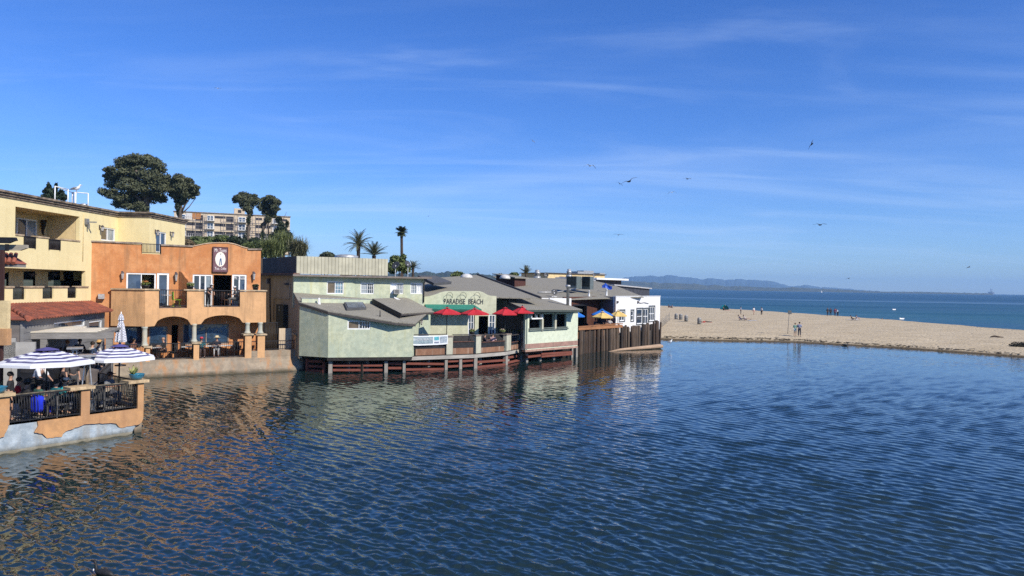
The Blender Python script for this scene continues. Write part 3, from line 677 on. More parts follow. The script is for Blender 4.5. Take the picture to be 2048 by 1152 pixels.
# parapet: solid panels and railings between
zl = MB(); xsn = [(25.5, 51), (85, 107), (135, 154)]; cuts = []
poly = [(sl_, pb), (sr_, pb), (sr_, pt)]
for x0, x1 in reversed(xsn):
    a, c = Y1.q(x0, 588)[0], Y1.q(x1, 588)[0]; zz_ = pb+0.28; poly += [(c, pt), (c, zz_), (a, zz_), (a, pt)]; cuts.append((a, c))
poly += [(sl_, pt)]; YT.part('parapet', MB().slab(Y1, poly, -0.2, 0.004), M_yel)
ed = [sl_] + [v for ac in reversed(cuts) for v in ac] + [sr_]
for i in range(0, len(ed), 2): YT.part('cap', MB().fbox(Y1, ed[i]-0.05, pt, ed[i+1]+0.05, pt+0.08, -0.27, 0.07), M_cap)
for a, c in cuts:
    p0, p1 = Y1.P(a+0.01, 0, -0.1), Y1.P(c-0.01, 0, -0.1); railing(YT, p0, p1, pb+0.26, pt+0.02, 10, r=0.018)
YT.part('balcony_floor', MB().obox(Y1.P(s_r/2-0.8, pb+0.15, -1.06), (0.85, 0, 0), (0, s_r/2-0.8, 0), (0, 0, 0.08)), M_capg)
YT.part('wall', MB().slab(Y1, [(0, 0.3), (sr_, 0.3), (sr_, pb), (0, pb)], -0.2, 0.0), M_yel)
for x in (62, 109):
    a, z = Yl.q(x, 550); l = YT.part('wall_lamp', MB().fbox(Yl, a-0.2, z+0.02, a+0.2, z+0.08, 0.004, 0.2).fbox(Yl, a-0.06, z-0.08, a+0.06, z+0.02, 0.004, 0.12), M_lampm)

# ================================================================== ORANGE BUILDING
pO0 = at(225, 576, 45.8); pO1 = at(523, 576, 50.6)
FO = Fac((pO0.x, pO0.y), (pO1.x, pO1.y)); FL = Fac((-25.9, 45.2), (pO0.x, pO0.y))
OT = Thing('orange_building', 'orange stucco cafe building with arched ground floor, balconies and curved parapet', 'building', (FO.P(4, 0).x, FO.P(4, 0).y, 1.0), world=True)
zO = 8.22
def curve(pts, n=10):
    """smooth a px polyline through its points (Catmull-Rom)"""
    out = []; P_ = [pts[0]] + list(pts) + [pts[-1]]
    for i in range(1, len(P_)-2):
        p0, p1, p2, p3 = P_[i-1:i+3]
        for k in range(n):
            t = k/n; out.append(tuple(0.5*((2*p1[j]) + (-p0[j]+p2[j])*t + (2*p0[j]-5*p1[j]+4*p2[j]-p3[j])*t*t + (-p0[j]+3*p1[j]-3*p2[j]+p3[j])*t**3) for j in (0, 1)))
    return out + [pts[-1]]
top = [(225.0, 486), (283, 489.5), (283, 507.5), (322.5, 509), (322.5, 490.5), (385, 493.5)] + curve([(386, 493), (398, 490.5), (412, 487.8), (428, 486.5), (454, 486.5), (470, 489), (484, 494), (496, 497)], 4) + [(497, 499.5), (522, 500)]
poly = [(0, 0.95), (FO.len, 0.95)] + [FO.q(x, y) for x, y in reversed(top)]
poly[1] = (poly[2][0], 0.95); poly[0] = (poly[-1][0], 0.95)
w = Wall(OT, FO, poly, 0.28)
w.window((252.7, 546, 312, 581), 2, 1, panes=[M_pane2, None], fw=0.09); w.window((313.5, 546, 338, 617), 1, 1, pane=M_pane2, fw=0.13)
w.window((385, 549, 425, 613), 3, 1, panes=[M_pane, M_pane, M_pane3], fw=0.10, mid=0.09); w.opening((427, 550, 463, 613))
w.window((464, 549, 493, 613), 2, 1, panes=[M_pane, M_pane2], fw=0.12, mid=0.09)
GF = glass('sea_glass', (0.02, 0.035, 0.055))
w.window((250, 653, 284, 694), 1, 1, GF, frame=M_fascia); w.window((298, 652.5, 335, 692), 1, 1, GF, frame=M_capg)
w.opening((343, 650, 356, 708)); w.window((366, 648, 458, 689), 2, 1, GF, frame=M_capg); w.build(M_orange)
OT.part('wall', MB().slab(FL, [(0, 0.95), (FL.len, 0.95), (FL.len, zO), (0, zO)], -0.28, 0.0), M_orange)
# parapet caps
def capstrip(F, x0, x1, y, h=0.10, back=0.34, front=0.09, m=None, d=0.0, z=None):
    a = F.q(x0, y, d)[0]; c = F.q(x1, y, d)[0]; za = F.q(x0, y, d)[1] if z is None else z; zc = F.q(x1, y, d)[1] if z is None else z
    OT.part('cap', MB().slab(F, [(a, za-h), (c, zc-h), (c, zc), (a, za)], d-back, d+front), m or M_capg)
capstrip(FO, 224, 283.5, 486, z=zO+0.09); capstrip(FO, 322, 386, 492, z=FO.q(350, 489.5)[1]); capstrip(FO, 495.5, 523.5, 497)
OT.part('cap', MB().fbox(FL, 0, zO, FL.len+0.02, zO+0.087, -0.34, 0.085), M_capg)
cv = curve([(386, 493), (398, 490.5), (412, 487.8), (428, 486.5), (454, 486.5), (470, 489), (484, 494), (496, 497)], 4); cq = [FO.q(x, y) for x, y in cv]
OT.part('cap', MB().slab(FO, [(a, z+0.055) for a, z in cq] + [(a, z+0.001) for a, z in reversed(cq)], -0.32, 0.05), mat('pale_coping', (0.62, 0.45, 0.30), 0.9, 0.15))
p0, p1 = FO.P(*FO.q(283.5, 500), -0.14), FO.P(*FO.q(322, 500), -0.14); zb = FO.q(300, 508)[1]; railing(OT, p0, p1, zb, zO+0.02, 14, r=0.014)
OT.part('roof', MB().plate([FO.P(0.1, 7.4, -0.3), FO.P(FO.len-0.1, 7.4, -0.3), FO.P(FO.len-0.1, 7.4, -7), FO.P(2.6, 7.4, -6)], 0.1), M_capg)
sw = Fac((FO.P(FO.len-0.02, 0, -0.29).x, FO.P(FO.len-0.02, 0, -0.29).y), (FO.P(FO.len-0.02, 0, -8).x, FO.P(FO.len-0.02, 0, -8).y))
OT.part('wall', MB().slab(sw, [(0, 0.95), (sw.len, 0.95), (sw.len, 7.9), (0, 7.9)], -0.2, 0.0), M_tan)  # unseen side wall, coloured tan to bounce less orange light next door
for x, y0, y1 in ((244.5, 542, 560), (351.5, 544, 564), (506.5, 543, 561)): lantern(OT, FO, x, y0, y1)
a, z = FL.q(203, 593); vt = OT.part('wall_vent', MB().fbox(FL, a-0.17, z-0.14, a+0.17, z+0.16, 0.002, 0.32), M_lampg)
# pipe straps either side of the sign
# balcony front with arches
BD = 1.5
BP = FO.off(BD)
def arch(x0, y0, xm, ym, x1, y1, n=12):
    out = []
    for i in range(n+1):
        t = i/n; out.append((x0+(x1-x0)*t, (y0+(y1-y0)*t) + (ym-(y0+y1)/2)*math.sqrt(max(0, 1-(2*t-1)**2))))
    return out
out = [(290, 654)] + arch(309, 652, 345, 632.7, 382, 649.5) + arch(402, 648, 443, 630.5, 486, 645.5) + [(532, 644.5), (532, 583), (480, 583), (480, 613.5), (408, 614.2), (408, 582), (374, 581.5), (374, 616), (318, 617), (318, 580.5), (290, 580)]
OT.part('balcony_wall', MB().slab(BP, [BP.q(x, y) for x, y in out], -0.26, 0.0), M_orange2)
bl = BP.P(*BP.q(290, 600)); br = BP.P(*BP.q(532, 600)); bl0 = at(222.5, 576, 45.55)
FB = Fac((bl0.x, bl0.y), (bl.x, bl.y)); zbt = BP.q(300, 580.3)[1]; zbb = BP.q(290, 653)[1]
OT.part('balcony_wall', MB().slab(FB, [(0, zbb), (FB.len-0.01, zbb), (FB.len-0.01, zbt), (0, zbt)], -0.24, 0.0), M_orange2)
FBr = Fac((br.x, br.y), (br.x-FO.n.x*BD, br.y-FO.n.y*BD))
OT.part('balcony_wall', MB().slab(FBr, [(0.265, zbb+0.1), (BD, zbb+0.1), (BD, zbt), (0.265, zbt)], -0.24, 0.0), M_orange2)
zfl = BP.q(440, 613.8)[1]
OT.part('balcony_floor', MB().plate([BP.P(BP.q(290, 600)[0]+0.05, zfl-0.01, -0.27), BP.P(BP.q(531, 600)[0], zfl-0.01, -0.27), FO.P(FO.len, zfl-0.01, 0.003), FO.P(0.2, zfl-0.01, 0.003)], 0.3), M_capg)
for x0, x1 in ((289, 319.5), (367.5, 409), (479, 534)):
    a = BP.q(x0, 581)[0]; c = BP.q(x1, 581)[0]; OT.part('cap', MB().fbox(BP, a, zbt, c, zbt+0.085, -0.34, 0.08), M_cap)
OT.part('cap', MB().fbox(FB, -0.02, zbt, FB.len-0.02, zbt+0.082, -0.33, 0.08), M_cap)
OT.part('cap', MB().fbox(FBr, 0.35, zbt, BD, zbt+0.08, -0.33, 0.06), M_cap)
for x0, x1, n in ((318.5, 373.5, 16), (408.5, 479.5, 22)):
    p0, p1 = BP.P(BP.q(x0, 600)[0], 0, -0.13), BP.P(BP.q(x1, 600)[0], 0, -0.13); railing(OT, p0, p1, zfl+0.0, zbt+0.02, n, r=0.012)
# scrolled dividing wall between the two balconies
f0 = FO.P(*FO.q(357, 570)); f1p = FO.off(1.28); f1 = f1p.P(*f1p.q(385, 570)); FD = Fac((f0.x, f0.y), (f1.x, f1.y)); Ld = FD.len
zt0 = FO.q(357, 543)[1]; zt1 = zbt+0.12
prof = curve([(0.0, zt0), (Ld*0.18, zt0-0.02), (Ld*0.35, zt0-0.22), (Ld*0.52, zt0-0.42), (Ld*0.66, zt0-0.55), (Ld*0.78, zt0-0.85), (Ld*0.86, zt1), (Ld, zt1)], 4)
OT.part('dividing_wall', MB().slab(FD, [(0, zfl), (Ld, zfl)] + list(reversed(prof)), -0.22, 0.0), M_orange)
# columns and pedestals on the terrace edge
TB = BP.off(0.02)          # railing line
floor_z = 1.0
def column(x, yt, yb, wpx):
    a, z1 = TB.q(x, yt, -0.12); z0 = TB.q(x, yb, -0.12)[1]; c = TB.P(a, 0, -0.12); r = abs(TB.q(x+wpx/2, yt)[0]-TB.q(x-wpx/2, yt)[0])/2; h = z1-z0
    m = MB().lathe((c.x, c.y, z0), [(r*1.45, 0), (r*1.45, 0.09), (r*1.2, 0.12), (r*1.05, 0.18), (r, 0.3), (r*0.97, h-0.25), (r*0.95, h-0.12), (r*1.2, h-0.06), (r*1.2, h+0.02)], 16)
    OT.part('column', m, mat('weathered_column', (0.46, 0.40, 0.28), 0.9, 0.25, 1.5, col2=(0.36, 0.38, 0.33), bmp=0.3))
for x, yt, yb, wp in ((289.5, 654, 692, 11), (388.5, 648, 684, 9.5), (495, 645.5, 667, 9), (520.5, 645, 667, 9)): column(x, yt, yb, wp)
# ---- terrace of the orange building
TT = Thing('orange_terrace', 'stained concrete waterside terrace with iron railings under the arched orange building', 'terrace', (TB.P(3, 0).x, TB.P(3, 0).y, 0), world=True)
sR = TB.q(611, 700)[0]; sL = -3.2
prof = [(0.62, -0.6), (0.55, 0.25), (0.30, 0.82), (0.26, floor_z+0.02), (-0.2, floor_z+0.02), (-0.2, -0.6)]
vs = []; 
for s_ in (sL, sR): vs += [TB.P(s_, z, d) for d, z in prof]
n = len(prof); mb = MB().add(vs, [(i, i+n, (i+1) % n+n, (i+1) % n) for i in range(n)] + [tuple(range(n)), tuple(range(2*n-1, n-1, -1))])
TT.part('retaining_wall', mb, M_conc)
TT.part('ledge', MB().fbox(TB, TB.q(497, 700)[0], floor_z+0.02, sR, floor_z+0.40, -0.2, 0.27), M_conc)
TT.part('floor', MB().plate([TB.P(sL, floor_z, -0.21), TB.P(sR, floor_z, -0.21), TB.P(sR, floor_z, -5.2), TB.P(sL, floor_z, -3)], 0.2), M_capg)
def pedestal(x0, x1, yt, cap=True, zb_=None):
    a, c = TB.q(x0, yt)[0], TB.q(x1, yt)[0]; zt = TB.q((x0+x1)/2, yt)[1]
    p = TT.part('pedestal', MB().fbox(TB, a, floor_z-0.3 if zb_ is None else zb_, c, zt, -0.30, 0.275), M_orange2)
    if cap: TT.part('cap', MB().fbox(TB, a-0.12, zt, c+0.12, zt+0.09, -0.40, 0.36), M_cap, p)
pedestal(290.5, 299, 695); pedestal(386, 397, 687); pedestal(488.5, 501.5, 670); pedestal(513.5, 528, 670); pedestal(589, 602.5, 669)
zr = TB.q(440, 684.5)[1]
for x0, x1, n in ((195, 290, 24), (299.5, 385.5, 24), (397.5, 488, 24), (502, 513, 4), (528.5, 588.5, 16)):
    p0, p1 = TB.P(TB.q(x0, 700)[0], 0, 0.0), TB.P(TB.q(x1, 700)[0], 0, 0.0); zz0 = floor_z + (0.40 if x0 > 500 else 0.02)
    railing(TT, p0, p1, zz0, zr, n, r=0.012, rail=0.05)
# pale slatted gate panel and dark gate at the right end
a, b, c, d = TB.rect(558, 656.5, 583, 701, -0.35)
solo('board_panel', MB().fbox(TB, a, floor_z+0.02, c, d, -0.43, -0.36), wood('pale_plywood', (0.62, 0.50, 0.36), (0.50, 0.38, 0.25), (2, 2, 0.2), 6), 'pale plywood board standing behind the terrace railing beside the green wall', 'board', origin=TB.P((a+c)/2, floor_z, -0.4))
G_ = Thing('iron_gate', 'tall dark iron gate between orange building and tan wall', 'gate', TB.P(TB.q(545, 690)[0], floor_z, -1.0), world=True)
p0, p1 = TB.P(TB.q(528, 690, -1.0)[0], 0, -1.0), TB.P(TB.q(555, 690, -1.0)[0], 0, -1.0); railing(G_, p0, p1, floor_z, TB.q(540, 645, -1.0)[1], 9, r=0.016, rail=0.05)
# hanging signboard
ST = Thing('hanging_signboard', 'maroon signboard with white oval and painted figure on the orange parapet', 'sign', FO.P(*FO.q(440, 543), 0.1), world=True)
a, b, c, d = FO.rect(426.5, 495.5, 454, 543, 0.05); M_mar = mat('maroon_board', (0.16, 0.075, 0.085), 0.6, 0.15, 4); M_sw = mat('sign_white', (0.80, 0.74, 0.68), 0.6, 0.05); M_ov = mat('sign_ivory', (0.82, 0.76, 0.62), 0.6, 0.06)
bd = ST.part('board', MB().fbox(FO, a, b, c, d, 0.03, 0.12), M_mar)
ST.part('frame', MB().slab(FO, [(a-.05, b-.05), (c+.05, b-.05), (c+.05, d+.05), (a-.05, d+.05)], 0.02, 0.15, [[(a, b), (c, b), (c, d), (a, d)]]), mat('sign_edge', (0.09, 0.035, 0.04), 0.6))
ax, az = (a+c)/2, (b+d)/2+0.02; rx, rz = (c-a)*0.37, (d-b)*0.31
el = [(ax+rx*math.cos(2*math.pi*i/28), az+rz*math.sin(2*math.pi*i/28)) for i in range(28)]
ov = ST.part('oval', MB().slab(FO, el, 0.12, 0.127), M_ov)
u_ = lambda x, z: (ax+x*rx, az+z*rz)
M_blue = mat('sign_blue', (0.07, 0.13, 0.26), 0.7); M_gry = mat('sign_grey', (0.30, 0.33, 0.35), 0.7)
fg = MB(); fg.slab(FO, [u_(-.28,-.85), u_(-.12,-.85), u_(0.02,-.1), u_(.12,-.8), u_(.32,-.78), u_(.2,.12), u_(-.1,.12)], 0.127, 0.131); ST.part('painted_trousers', fg, M_blue, ov)
ST.part('painted_torso', MB().slab(FO, [u_(-.1,.12), u_(.2,.12), u_(.22,.45), u_(.5,.46), u_(.5,.52), u_(.1,.56), u_(-.05,.5), u_(-.3,.3), u_(-.25,.25), u_(-.08,.36)], 0.127, 0.131), mat('sign_shirt', (0.72, 0.72, 0.70), 0.7), ov)
hd = [u_(0.03+.11*math.cos(i*.628), .70+.085*math.sin(i*.628)) for i in range(10)]; ST.part('painted_head', MB().slab(FO, hd, 0.127, 0.131), M_gry, ov)
place_text(ST, 'lettering', 'Mr. Toots', FO, ax, d-0.17, 0.123, (c-a)*0.86, M_sw, 0.24, 0.1, bd)
place_text(ST, 'lettering', 'Tea', FO, a+(c-a)*0.26, b+0.20, 0.123, (c-a)*0.34, M_sw, 0.18, 0.1, bd); place_text(ST, 'lettering', 'Coffee', FO, a+(c-a)*0.74, b+0.20, 0.123, (c-a)*0.40, M_sw, 0.17, 0.1, bd)
a, b, c, d = FO.rect(468.5, 553, 489.5, 559); place_text(OT, 'window_lettering', 'Mr. Toots', FO, (a+c)/2, (b+d)/2, 0.004, c-a, M_sw, d-b)
# ================================================================== GREEN HOUSE OVER THE WATER
def A2(px, Y): 
    p = at(px, 576, Y); return (p.x, p.y)
M_roof = shingles('grey_shingles', (0.33, 0.305, 0.24)); M_roofd = shingles('dark_shingles', (0.12, 0.124, 0.128))
FG = Fac(A2(658, 48.4), A2(826, 49.8)); FGl = Fac(A2(600, 49.3), A2(658, 48.4)); FGr = Fac(A2(826, 49.8), A2(846, 55.5))
RG = Pl3((A2(600, 49.3)[0], 49.3, 4.66), (A2(658, 48.4)[0], 48.4, 4.13), (A2(829, 49.8)[0], 49.8, 3.37))
GT = Thing('green_house', 'mottled green stucco house on piles with low shingled roofs and white windows', 'house', (FG.P(3, 0).x, FG.P(3, 0).y, 0), world=True)
zw = 1.08
def undroof(F, s0, s1, n=6, drop=0.10):
    return [(s0+(s1-s0)*i/n, RG.z(F.P(s0+(s1-s0)*i/n, 0).x, F.P(s0+(s1-s0)*i/n, 0).y)-drop) for i in range(n+1)]
w = Wall(GT, FG, [(0, zw), (FG.len, zw)] + undroof(FG, 0, FG.len)[::-1], 0.2)
w.window((695, 641, 741, 659), 2, 1, panes=[glass('brown_glass'), M_pane], fw=0.08)
a, b, c, d = FG.rect(720, 643, 739.5, 657.5); w.build(M_green)
g = MB()
for i in range(1, 4): g.fbox(FG, a+(c-a)*i/4-0.015, b, a+(c-a)*i/4+0.015, d, -0.088, -0.062)
g.fbox(FG, a, (b+d)/2-0.012, c, (b+d)/2+0.012, -0.089, -0.061); GT.part('window_grille', g, M_white)
GT.part('wall', MB().slab(FGl, [(0, zw), (FGl.len-0.003, zw)] + undroof(FGl, 0, FGl.len-0.003)[::-1], -0.2, 0.0), M_green)
GT.part('wall', MB().slab(FGr, [(0.21, zw), (FGr.len, zw), (FGr.len, 3.0), (0.21, 3.2)], -0.2, 0.0), M_green)
hit = lambda pts: [RG.hit(x, y) for x, y in pts]
rp = hit([(597.5, 604), (656, 622), (790, 644), (831, 647)]); e1 = rp[-1]; be = Vector((e1.x+0.5, 55.6, 0)); be.z = RG.z(be.x, be.y)
rp += [be, RG.hit(745, 598), RG.hit(587, 584.5)]
GT.part('roof', MB().plate(rp, 0.07), M_roof)
for i in range(0, 3):
    GT.part('fascia', MB().beam(rp[i]-Vector((0, 0, 0.13)), rp[i+1]-Vector((0, 0, 0.13)), 0.05, 0.14), M_fascia)
GT.part('floor_beam', MB().fbox(FG, -0.05, zw-0.22, FG.len, zw-0.003, -0.35, -0.04), mat('dark_timber', (0.035, 0.03, 0.026), 0.9, 0.3, 6))
GT.part('floor', MB().plate([FGl.P(0, zw-0.005, -0.3), FG.P(0, zw-0.005, -0.3), FG.P(FG.len, zw-0.005, -0.3), (FGr.P(FGr.len, 0).x, 55.5, zw-0.005), (FGl.P(0, 0).x, 55.5, zw-0.005)], 0.15), MATS['dark_timber'])
# skylight and pipes on the low roof
sk = hit([(694, 622), (733, 620), (726, 609), (688, 609)]); up = Vector((0, 0, 0.16))
s_ = MB(); s_.plate([p+up for p in sk], 0.24); so_ = GT.part('skylight', s_, mat('skylight_curb', (0.10, 0.10, 0.10), 0.6)); cc = sum(sk, Vector())/4
GT.part('skylight_pane', MB().plate([p+(cc-p)*0.14+up*1.25 for p in sk], 0.03), glass('roof_glass', (0.12, 0.13, 0.14), 0.2), so_)
M_gal = mat('galvanised', (0.50, 0.50, 0.48), 0.45, 0.15, 6, metal=0.5)
def roofpipe(T, p, h, r=0.05, m=None, cap=False):
    mb = MB().lathe((p.x, p.y, p.z-0.1), [(r*2.2, 0.04), (r*1.1, 0.22), (r, 0.24), (r, h), (r*0.7, h+0.01)], 10)
    if cap: mb.lathe((p.x, p.y, p.z+h), [(r*1.5, 0), (r*1.7, 0.04), (r*0.3, 0.14)], 10)
    return T.part('roof_pipe', mb, m or M_gal)
roofpipe(GT, RG.hit(638, 608), 0.5, 0.07, M_white); roofpipe(GT, RG.hit(760, 633), 0.5, 0.03, M_iron)
# second roof with its dark rake, and the wall under it
r2 = [at(745, 597, 53.0), at(815, 595, 56.0), at(869, 623.5, 54.6), at(802, 627, 50.2)]
GT.part('roof', MB().plate(r2, 0.06), M_roof)
GT.part('fascia', MB().beam(r2[0]-Vector((0, 0, 0.17)), r2[3]-Vector((0, 0, 0.15)), 0.07, 0.30), mat('black_fascia', (0.02, 0.019, 0.019), 0.6, 0.2))
GT.part('gutter', MB().beam(r2[3]-Vector((0, 0, 0.10)), r2[2]-Vector((0, 0, 0.10)), 0.08, 0.10), M_fascia)
GT.part('vent_cover', MB().obox((r2[0]+r2[1])/2*0.85+(r2[2]+r2[3])/2*0.15+Vector((0.2, 0.5, 0.05)), (0.3, 0.12, -0.14), (-0.03, 0.1, 0), (0, 0, 0.05)), M_white)
FU = Fac(A2(806, 51.1), A2(862, 55.3)); GT.part('wall', MB().slab(FU, [(0, zw), (FU.len, zw), (FU.len, 3.72), (0, 3.72)], -0.2, 0.0), M_green)
lantern(GT, FU, 838, 638, 650)
# upper storey
FA = Fac(A2(587, 51.75), A2(710, 54.6)); FK = Fac(A2(710, 54.6), A2(848, 56.2)); zE = 6.40
w = Wall(GT, FA, [(0, 4.2), (FA.len, 4.2), (FA.len, zE), (0, zE)], 0.2); w.window((653.7, 562.6, 687.6, 588), 2, 1, panes=[glass('brown_glass'), glass('sky_glass', (0.10, 0.16, 0.20))]); w.build(M_green)
w2 = Wall(GT, FK, [(0.005, 4.2), (FK.len, 4.2), (FK.len, zE), (0.005, zE)], 0.2)
for x0, x1, pn in ((721, 748, [M_pane3, M_pane]), (780.6, 807, [glass('white_shade', (0.55, 0.56, 0.55), 0.3), M_pane3]), (821, 846, [M_pane3, glass('white_shade')])): w2.window((x0, 565.5, x1, 588), 2, 1, panes=pn)
w2.build(M_green)
for F, rs in ((FA, ((671, 687),)), (FK, ((722, 734), (736, 747), (795, 806), (822, 833), (835, 845)))):
    for x0, x1 in rs:
        a, b, c, d = F.rect(x0, 564.5, x1, 587); g = MB()
        for i in range(1, 3): g.fbox(F, a+(c-a)*i/3-0.014, b+.04, a+(c-a)*i/3+0.014, d-.04, -0.088, -0.064)
        for i in range(1, 3): g.fbox(F, a+.02, b+(d-b)*i/3-0.012, c-.02, b+(d-b)*i/3+0.012, -0.0885, -0.0635)
        GT.part('window_grille', g, M_white)
a, b, c, d = FK.rect(787, 578.5, 797.5, 588); ac = GT.part('window_air_conditioner', MB().fbox(FK, a, b, c, d, -0.1, 0.42), mat('ac_casing', (0.40, 0.39, 0.36), 0.6, 0.1))
GT.part('grille', MB().fbox(FK, a+0.05, b+0.05, c-0.05, d-0.05, 0.425, 0.432), mat('ac_grille', (0.14, 0.14, 0.13), 0.6), ac)
ov = 0.42
roof_pts = [FA.P(-0.25, zE+0.1, ov), FA.P(FA.len, zE+0.1, ov), FK.P(FK.len+0.5, zE+0.1, ov), FK.P(FK.len+0.5, zE+0.1, -9), FA.P(-0.25, zE+0.1, -9)]
GT.part('roof', MB().plate(roof_pts, 0.06), M_roofd)
GT.part('gutter', MB().beam(FA.P(-0.25, zE+0.06, ov+0.05), FA.P(FA.len+0.05, zE+0.06, ov+0.05), 0.10, 0.13), mat('brown_gutter', (0.20, 0.165, 0.135), 0.6, 0.15)); GT.part('gutter', MB().beam(FK.P(0.03, zE+0.06, ov+0.055), FK.P(FK.len+0.5, zE+0.06, ov+0.055), 0.10, 0.13), MATS['brown_gutter'])
GT.part('downpipe', MB().tube([FK.P(FK.len+0.1, zE, ov), FK.P(FK.len-0.02, zE-0.35, 0.06), FK.P(FK.len-0.02, 4.6, 0.06)], 0.05, 7), M_fascia)
GT.part('wall', MB().slab(Fac((FK.P(FK.len, 0).x, FK.P(FK.len, 0).y), (FK.P(FK.len, 0, -8).x, FK.P(FK.len, 0, -8).y)), [(0.21, 4.2), (8, 4.2), (8, zE), (0.21, zE)], -0.2, 0), M_green)
c0, c1 = RG.hit(603.5, 605), RG.hit(745, 607); FC = Fac((c0.x, c0.y), (c1.x, c1.y)); cz = [RG.z(c0.x, c0.y)-0.05, RG.z(c1.x, c1.y)-0.05]; ch_ = [FC.q(604, 596.8)[1], FC.q(744, 599)[1]]
GT.part('roof_curb', MB().slab(FC, [(0, cz[0]), (FC.len, cz[1]), (FC.len, ch_[1]), (0, ch_[0])], -0.14, 0.0), M_green)
GT.part('curb_flashing', MB().slab(FC, [(-0.05, ch_[0]), (FC.len, ch_[1]), (FC.len, ch_[1]+0.035), (-0.05, ch_[0]+0.035)], -0.18, 0.03), M_gal)
# tan side wall with meters
FT = Fac(A2(520, 57.2), A2(589, 51.85)); zT = FT.q(585, 549)[1]
GT.part('wall', MB().slab(FT, [(0, 0.9), (FT.len, 0.9), (FT.len, zT), (0, zT)], -0.2, 0.0), M_tan)
FT2 = Fac(A2(589, 51.85), A2(600, 49.32)); GT.part('wall', MB().slab(FT2, [(0.003, 0.9), (FT2.len-0.02, 0.9)] + undroof(FT2, 0.003, FT2.len-0.02)[::-1], -0.2, 0.0), M_tan)
GT.part('roof_edge', MB().fbox(FT, -0.1, zT, FT.len+0.1, zT+0.10, -0.3, 0.12), mat('rust_edge', (0.20, 0.11, 0.08), 0.8, 0.2))
a, b, c, d = FT.rect(561, 609, 576, 668); md = GT.part('meter_cabinet', MB().fbox(FT, a, b, c, d, 0.003, 0.35), mat('meter_black', (0.022, 0.026, 0.024), 0.6, 0.3)); 
for y in (614, 620): 
    p = FT.q(568, y); GT.part('meter_label', MB().fbox(FT, p[0]-0.13, p[1]-0.07, p[0]+0.13, p[1]+0.07, 0.352, 0.36), mat('meter_label', (0.25, 0.27, 0.22), 0.6), md)
GT.part('conduit', MB().tube([FT.P(*FT.q(541, 556), 0.05), FT.P(*FT.q(541, 600), 0.05), FT.P(*FT.q(542, 645), 0.05)], 0.045, 6), M_fascia)
GT.part('conduit', MB().tube([FT.P(*FT.q(581, 568), 0.05), FT.P(*FT.q(580, 598), 0.05), FT.P(*FT.q(549, 596), 0.05), FT.P(*FT.q(548, 640), 0.05)], 0.03, 6), M_tan)
p = FT.q(576, 568); GT.part('wall_lamp', MB().fbox(FT, p[0]-0.18, p[1]-0.08, p[0]+0.15, p[1]+0.08, 0.003, 0.25), M_lampm)
p = FT.q(539, 562); GT.part('wall_lamp', MB().fbox(FT, p[0]-0.12, p[1]-0.2, p[0]+0.1, p[1]+0.2, 0.003, 0.2), M_lampm)
# louvred screen round the roof plant
SRT = Thing('rooftop_screen', 'pale ribbed metal screen round the roof plant of the green house', 'screen', at(680, 548, 56.5), world=True)
FSc = Fac(A2(592, 55.6), A2(775, 59.0)); FSl = Fac(A2(524, 62.9), A2(592, 55.6)); zs1 = 7.93; zs0 = 6.62
M_slat = mat('ribbed_screen', (0.50, 0.47, 0.34), 0.75, 0.10, 1.0); nS = 27
SRT.part('backing', MB().fbox(FSc, 0, zs0, FSc.len, zs1, -0.05, 0.0), M_slat)
for i in range(nS):
    a = FSc.len*i/nS; SRT.part('slat', MB().fbox(FSc, a+0.025, zs0-0.01, a+FSc.len/nS-0.025, zs1+0.01, 0.002, 0.035), M_slat)
SRT.part('side_panel', MB().fbox(FSl, 0, zs0-0.02, FSl.len-0.01, zs1+0.003, -0.06, 0.0), mat('shaded_brown_screen', (0.085, 0.06, 0.052), 0.8, 0.15, 1))  # shade of the side face is put into its dark colour
for i in range(9): SRT.part('foot', MB().cyl(FSc.P(0.2+FSc.len*i/8.3, zE+0.1, -0.1), FSc.P(0.2+FSc.len*i/8.3, zs0, -0.1), 0.035, n=6), M_gal)
fan = at(693, 512, 58.5); solo('roof_fan', MB().lathe((fan.x, fan.y, 6.5), [(0.5, 0), (0.5, 1.25), (0.92, 1.38), (0.92, 1.62), (0.55, 1.72), (0.1, 1.74)], 18), M_gal, 'round metal roof fan showing above the pale ribbed screen', 'roof fan', origin=(fan.x, fan.y, 6.5))

# ================================================================== PIER FRAME UNDER THE HOUSE AND DECK
D1 = Fac(A2(812, 50.3), A2(950, 52.9)); D2 = Fac(A2(950, 52.9), A2(1012, 55.3)); D3 = Fac(A2(1012, 55.3), A2(1049, 58.6))
PT = Thing('pier_frame', 'weathered timber piles with rust red rails under the green house and deck', 'pier', (D1.o.x, D1.o.y, 0), world=True)
M_post = wood('grey_pile', (0.36, 0.33, 0.28), (0.25, 0.225, 0.19), (3, 3, 0.25), 5); M_red = wood('rust_red_plank', (0.24, 0.078, 0.052), (0.16, 0.058, 0.042), (0.4, 0.4, 2.2), 6)
FGs = FG.off(-0.22)
def post(F, x0, x1, y0, d=-0.08, m=None):
    a, c = F.q(x0, y0, d)[0], F.q(x1, y0, d)[0]; zt = F.q(x0, y0, d)[1]; PT.part('pile', MB().fbox(F, a, -0.8, c, zt, d-0.24, d), m or M_post)
def plank(F, x0, x1, y0, y1, d=-0.16):
    p = [F.q(x0, y0[1], d), F.q(x1, y1[1], d), F.q(x1, y1[0], d), F.q(x0, y0[0], d)]; PT.part('rail', MB().slab(F, p, d-0.09, d), M_red)
post(FGs, 657, 665, 722.5); post(FGs, 769, 776, 722.5); post(FGs, 806, 811.5, 716)
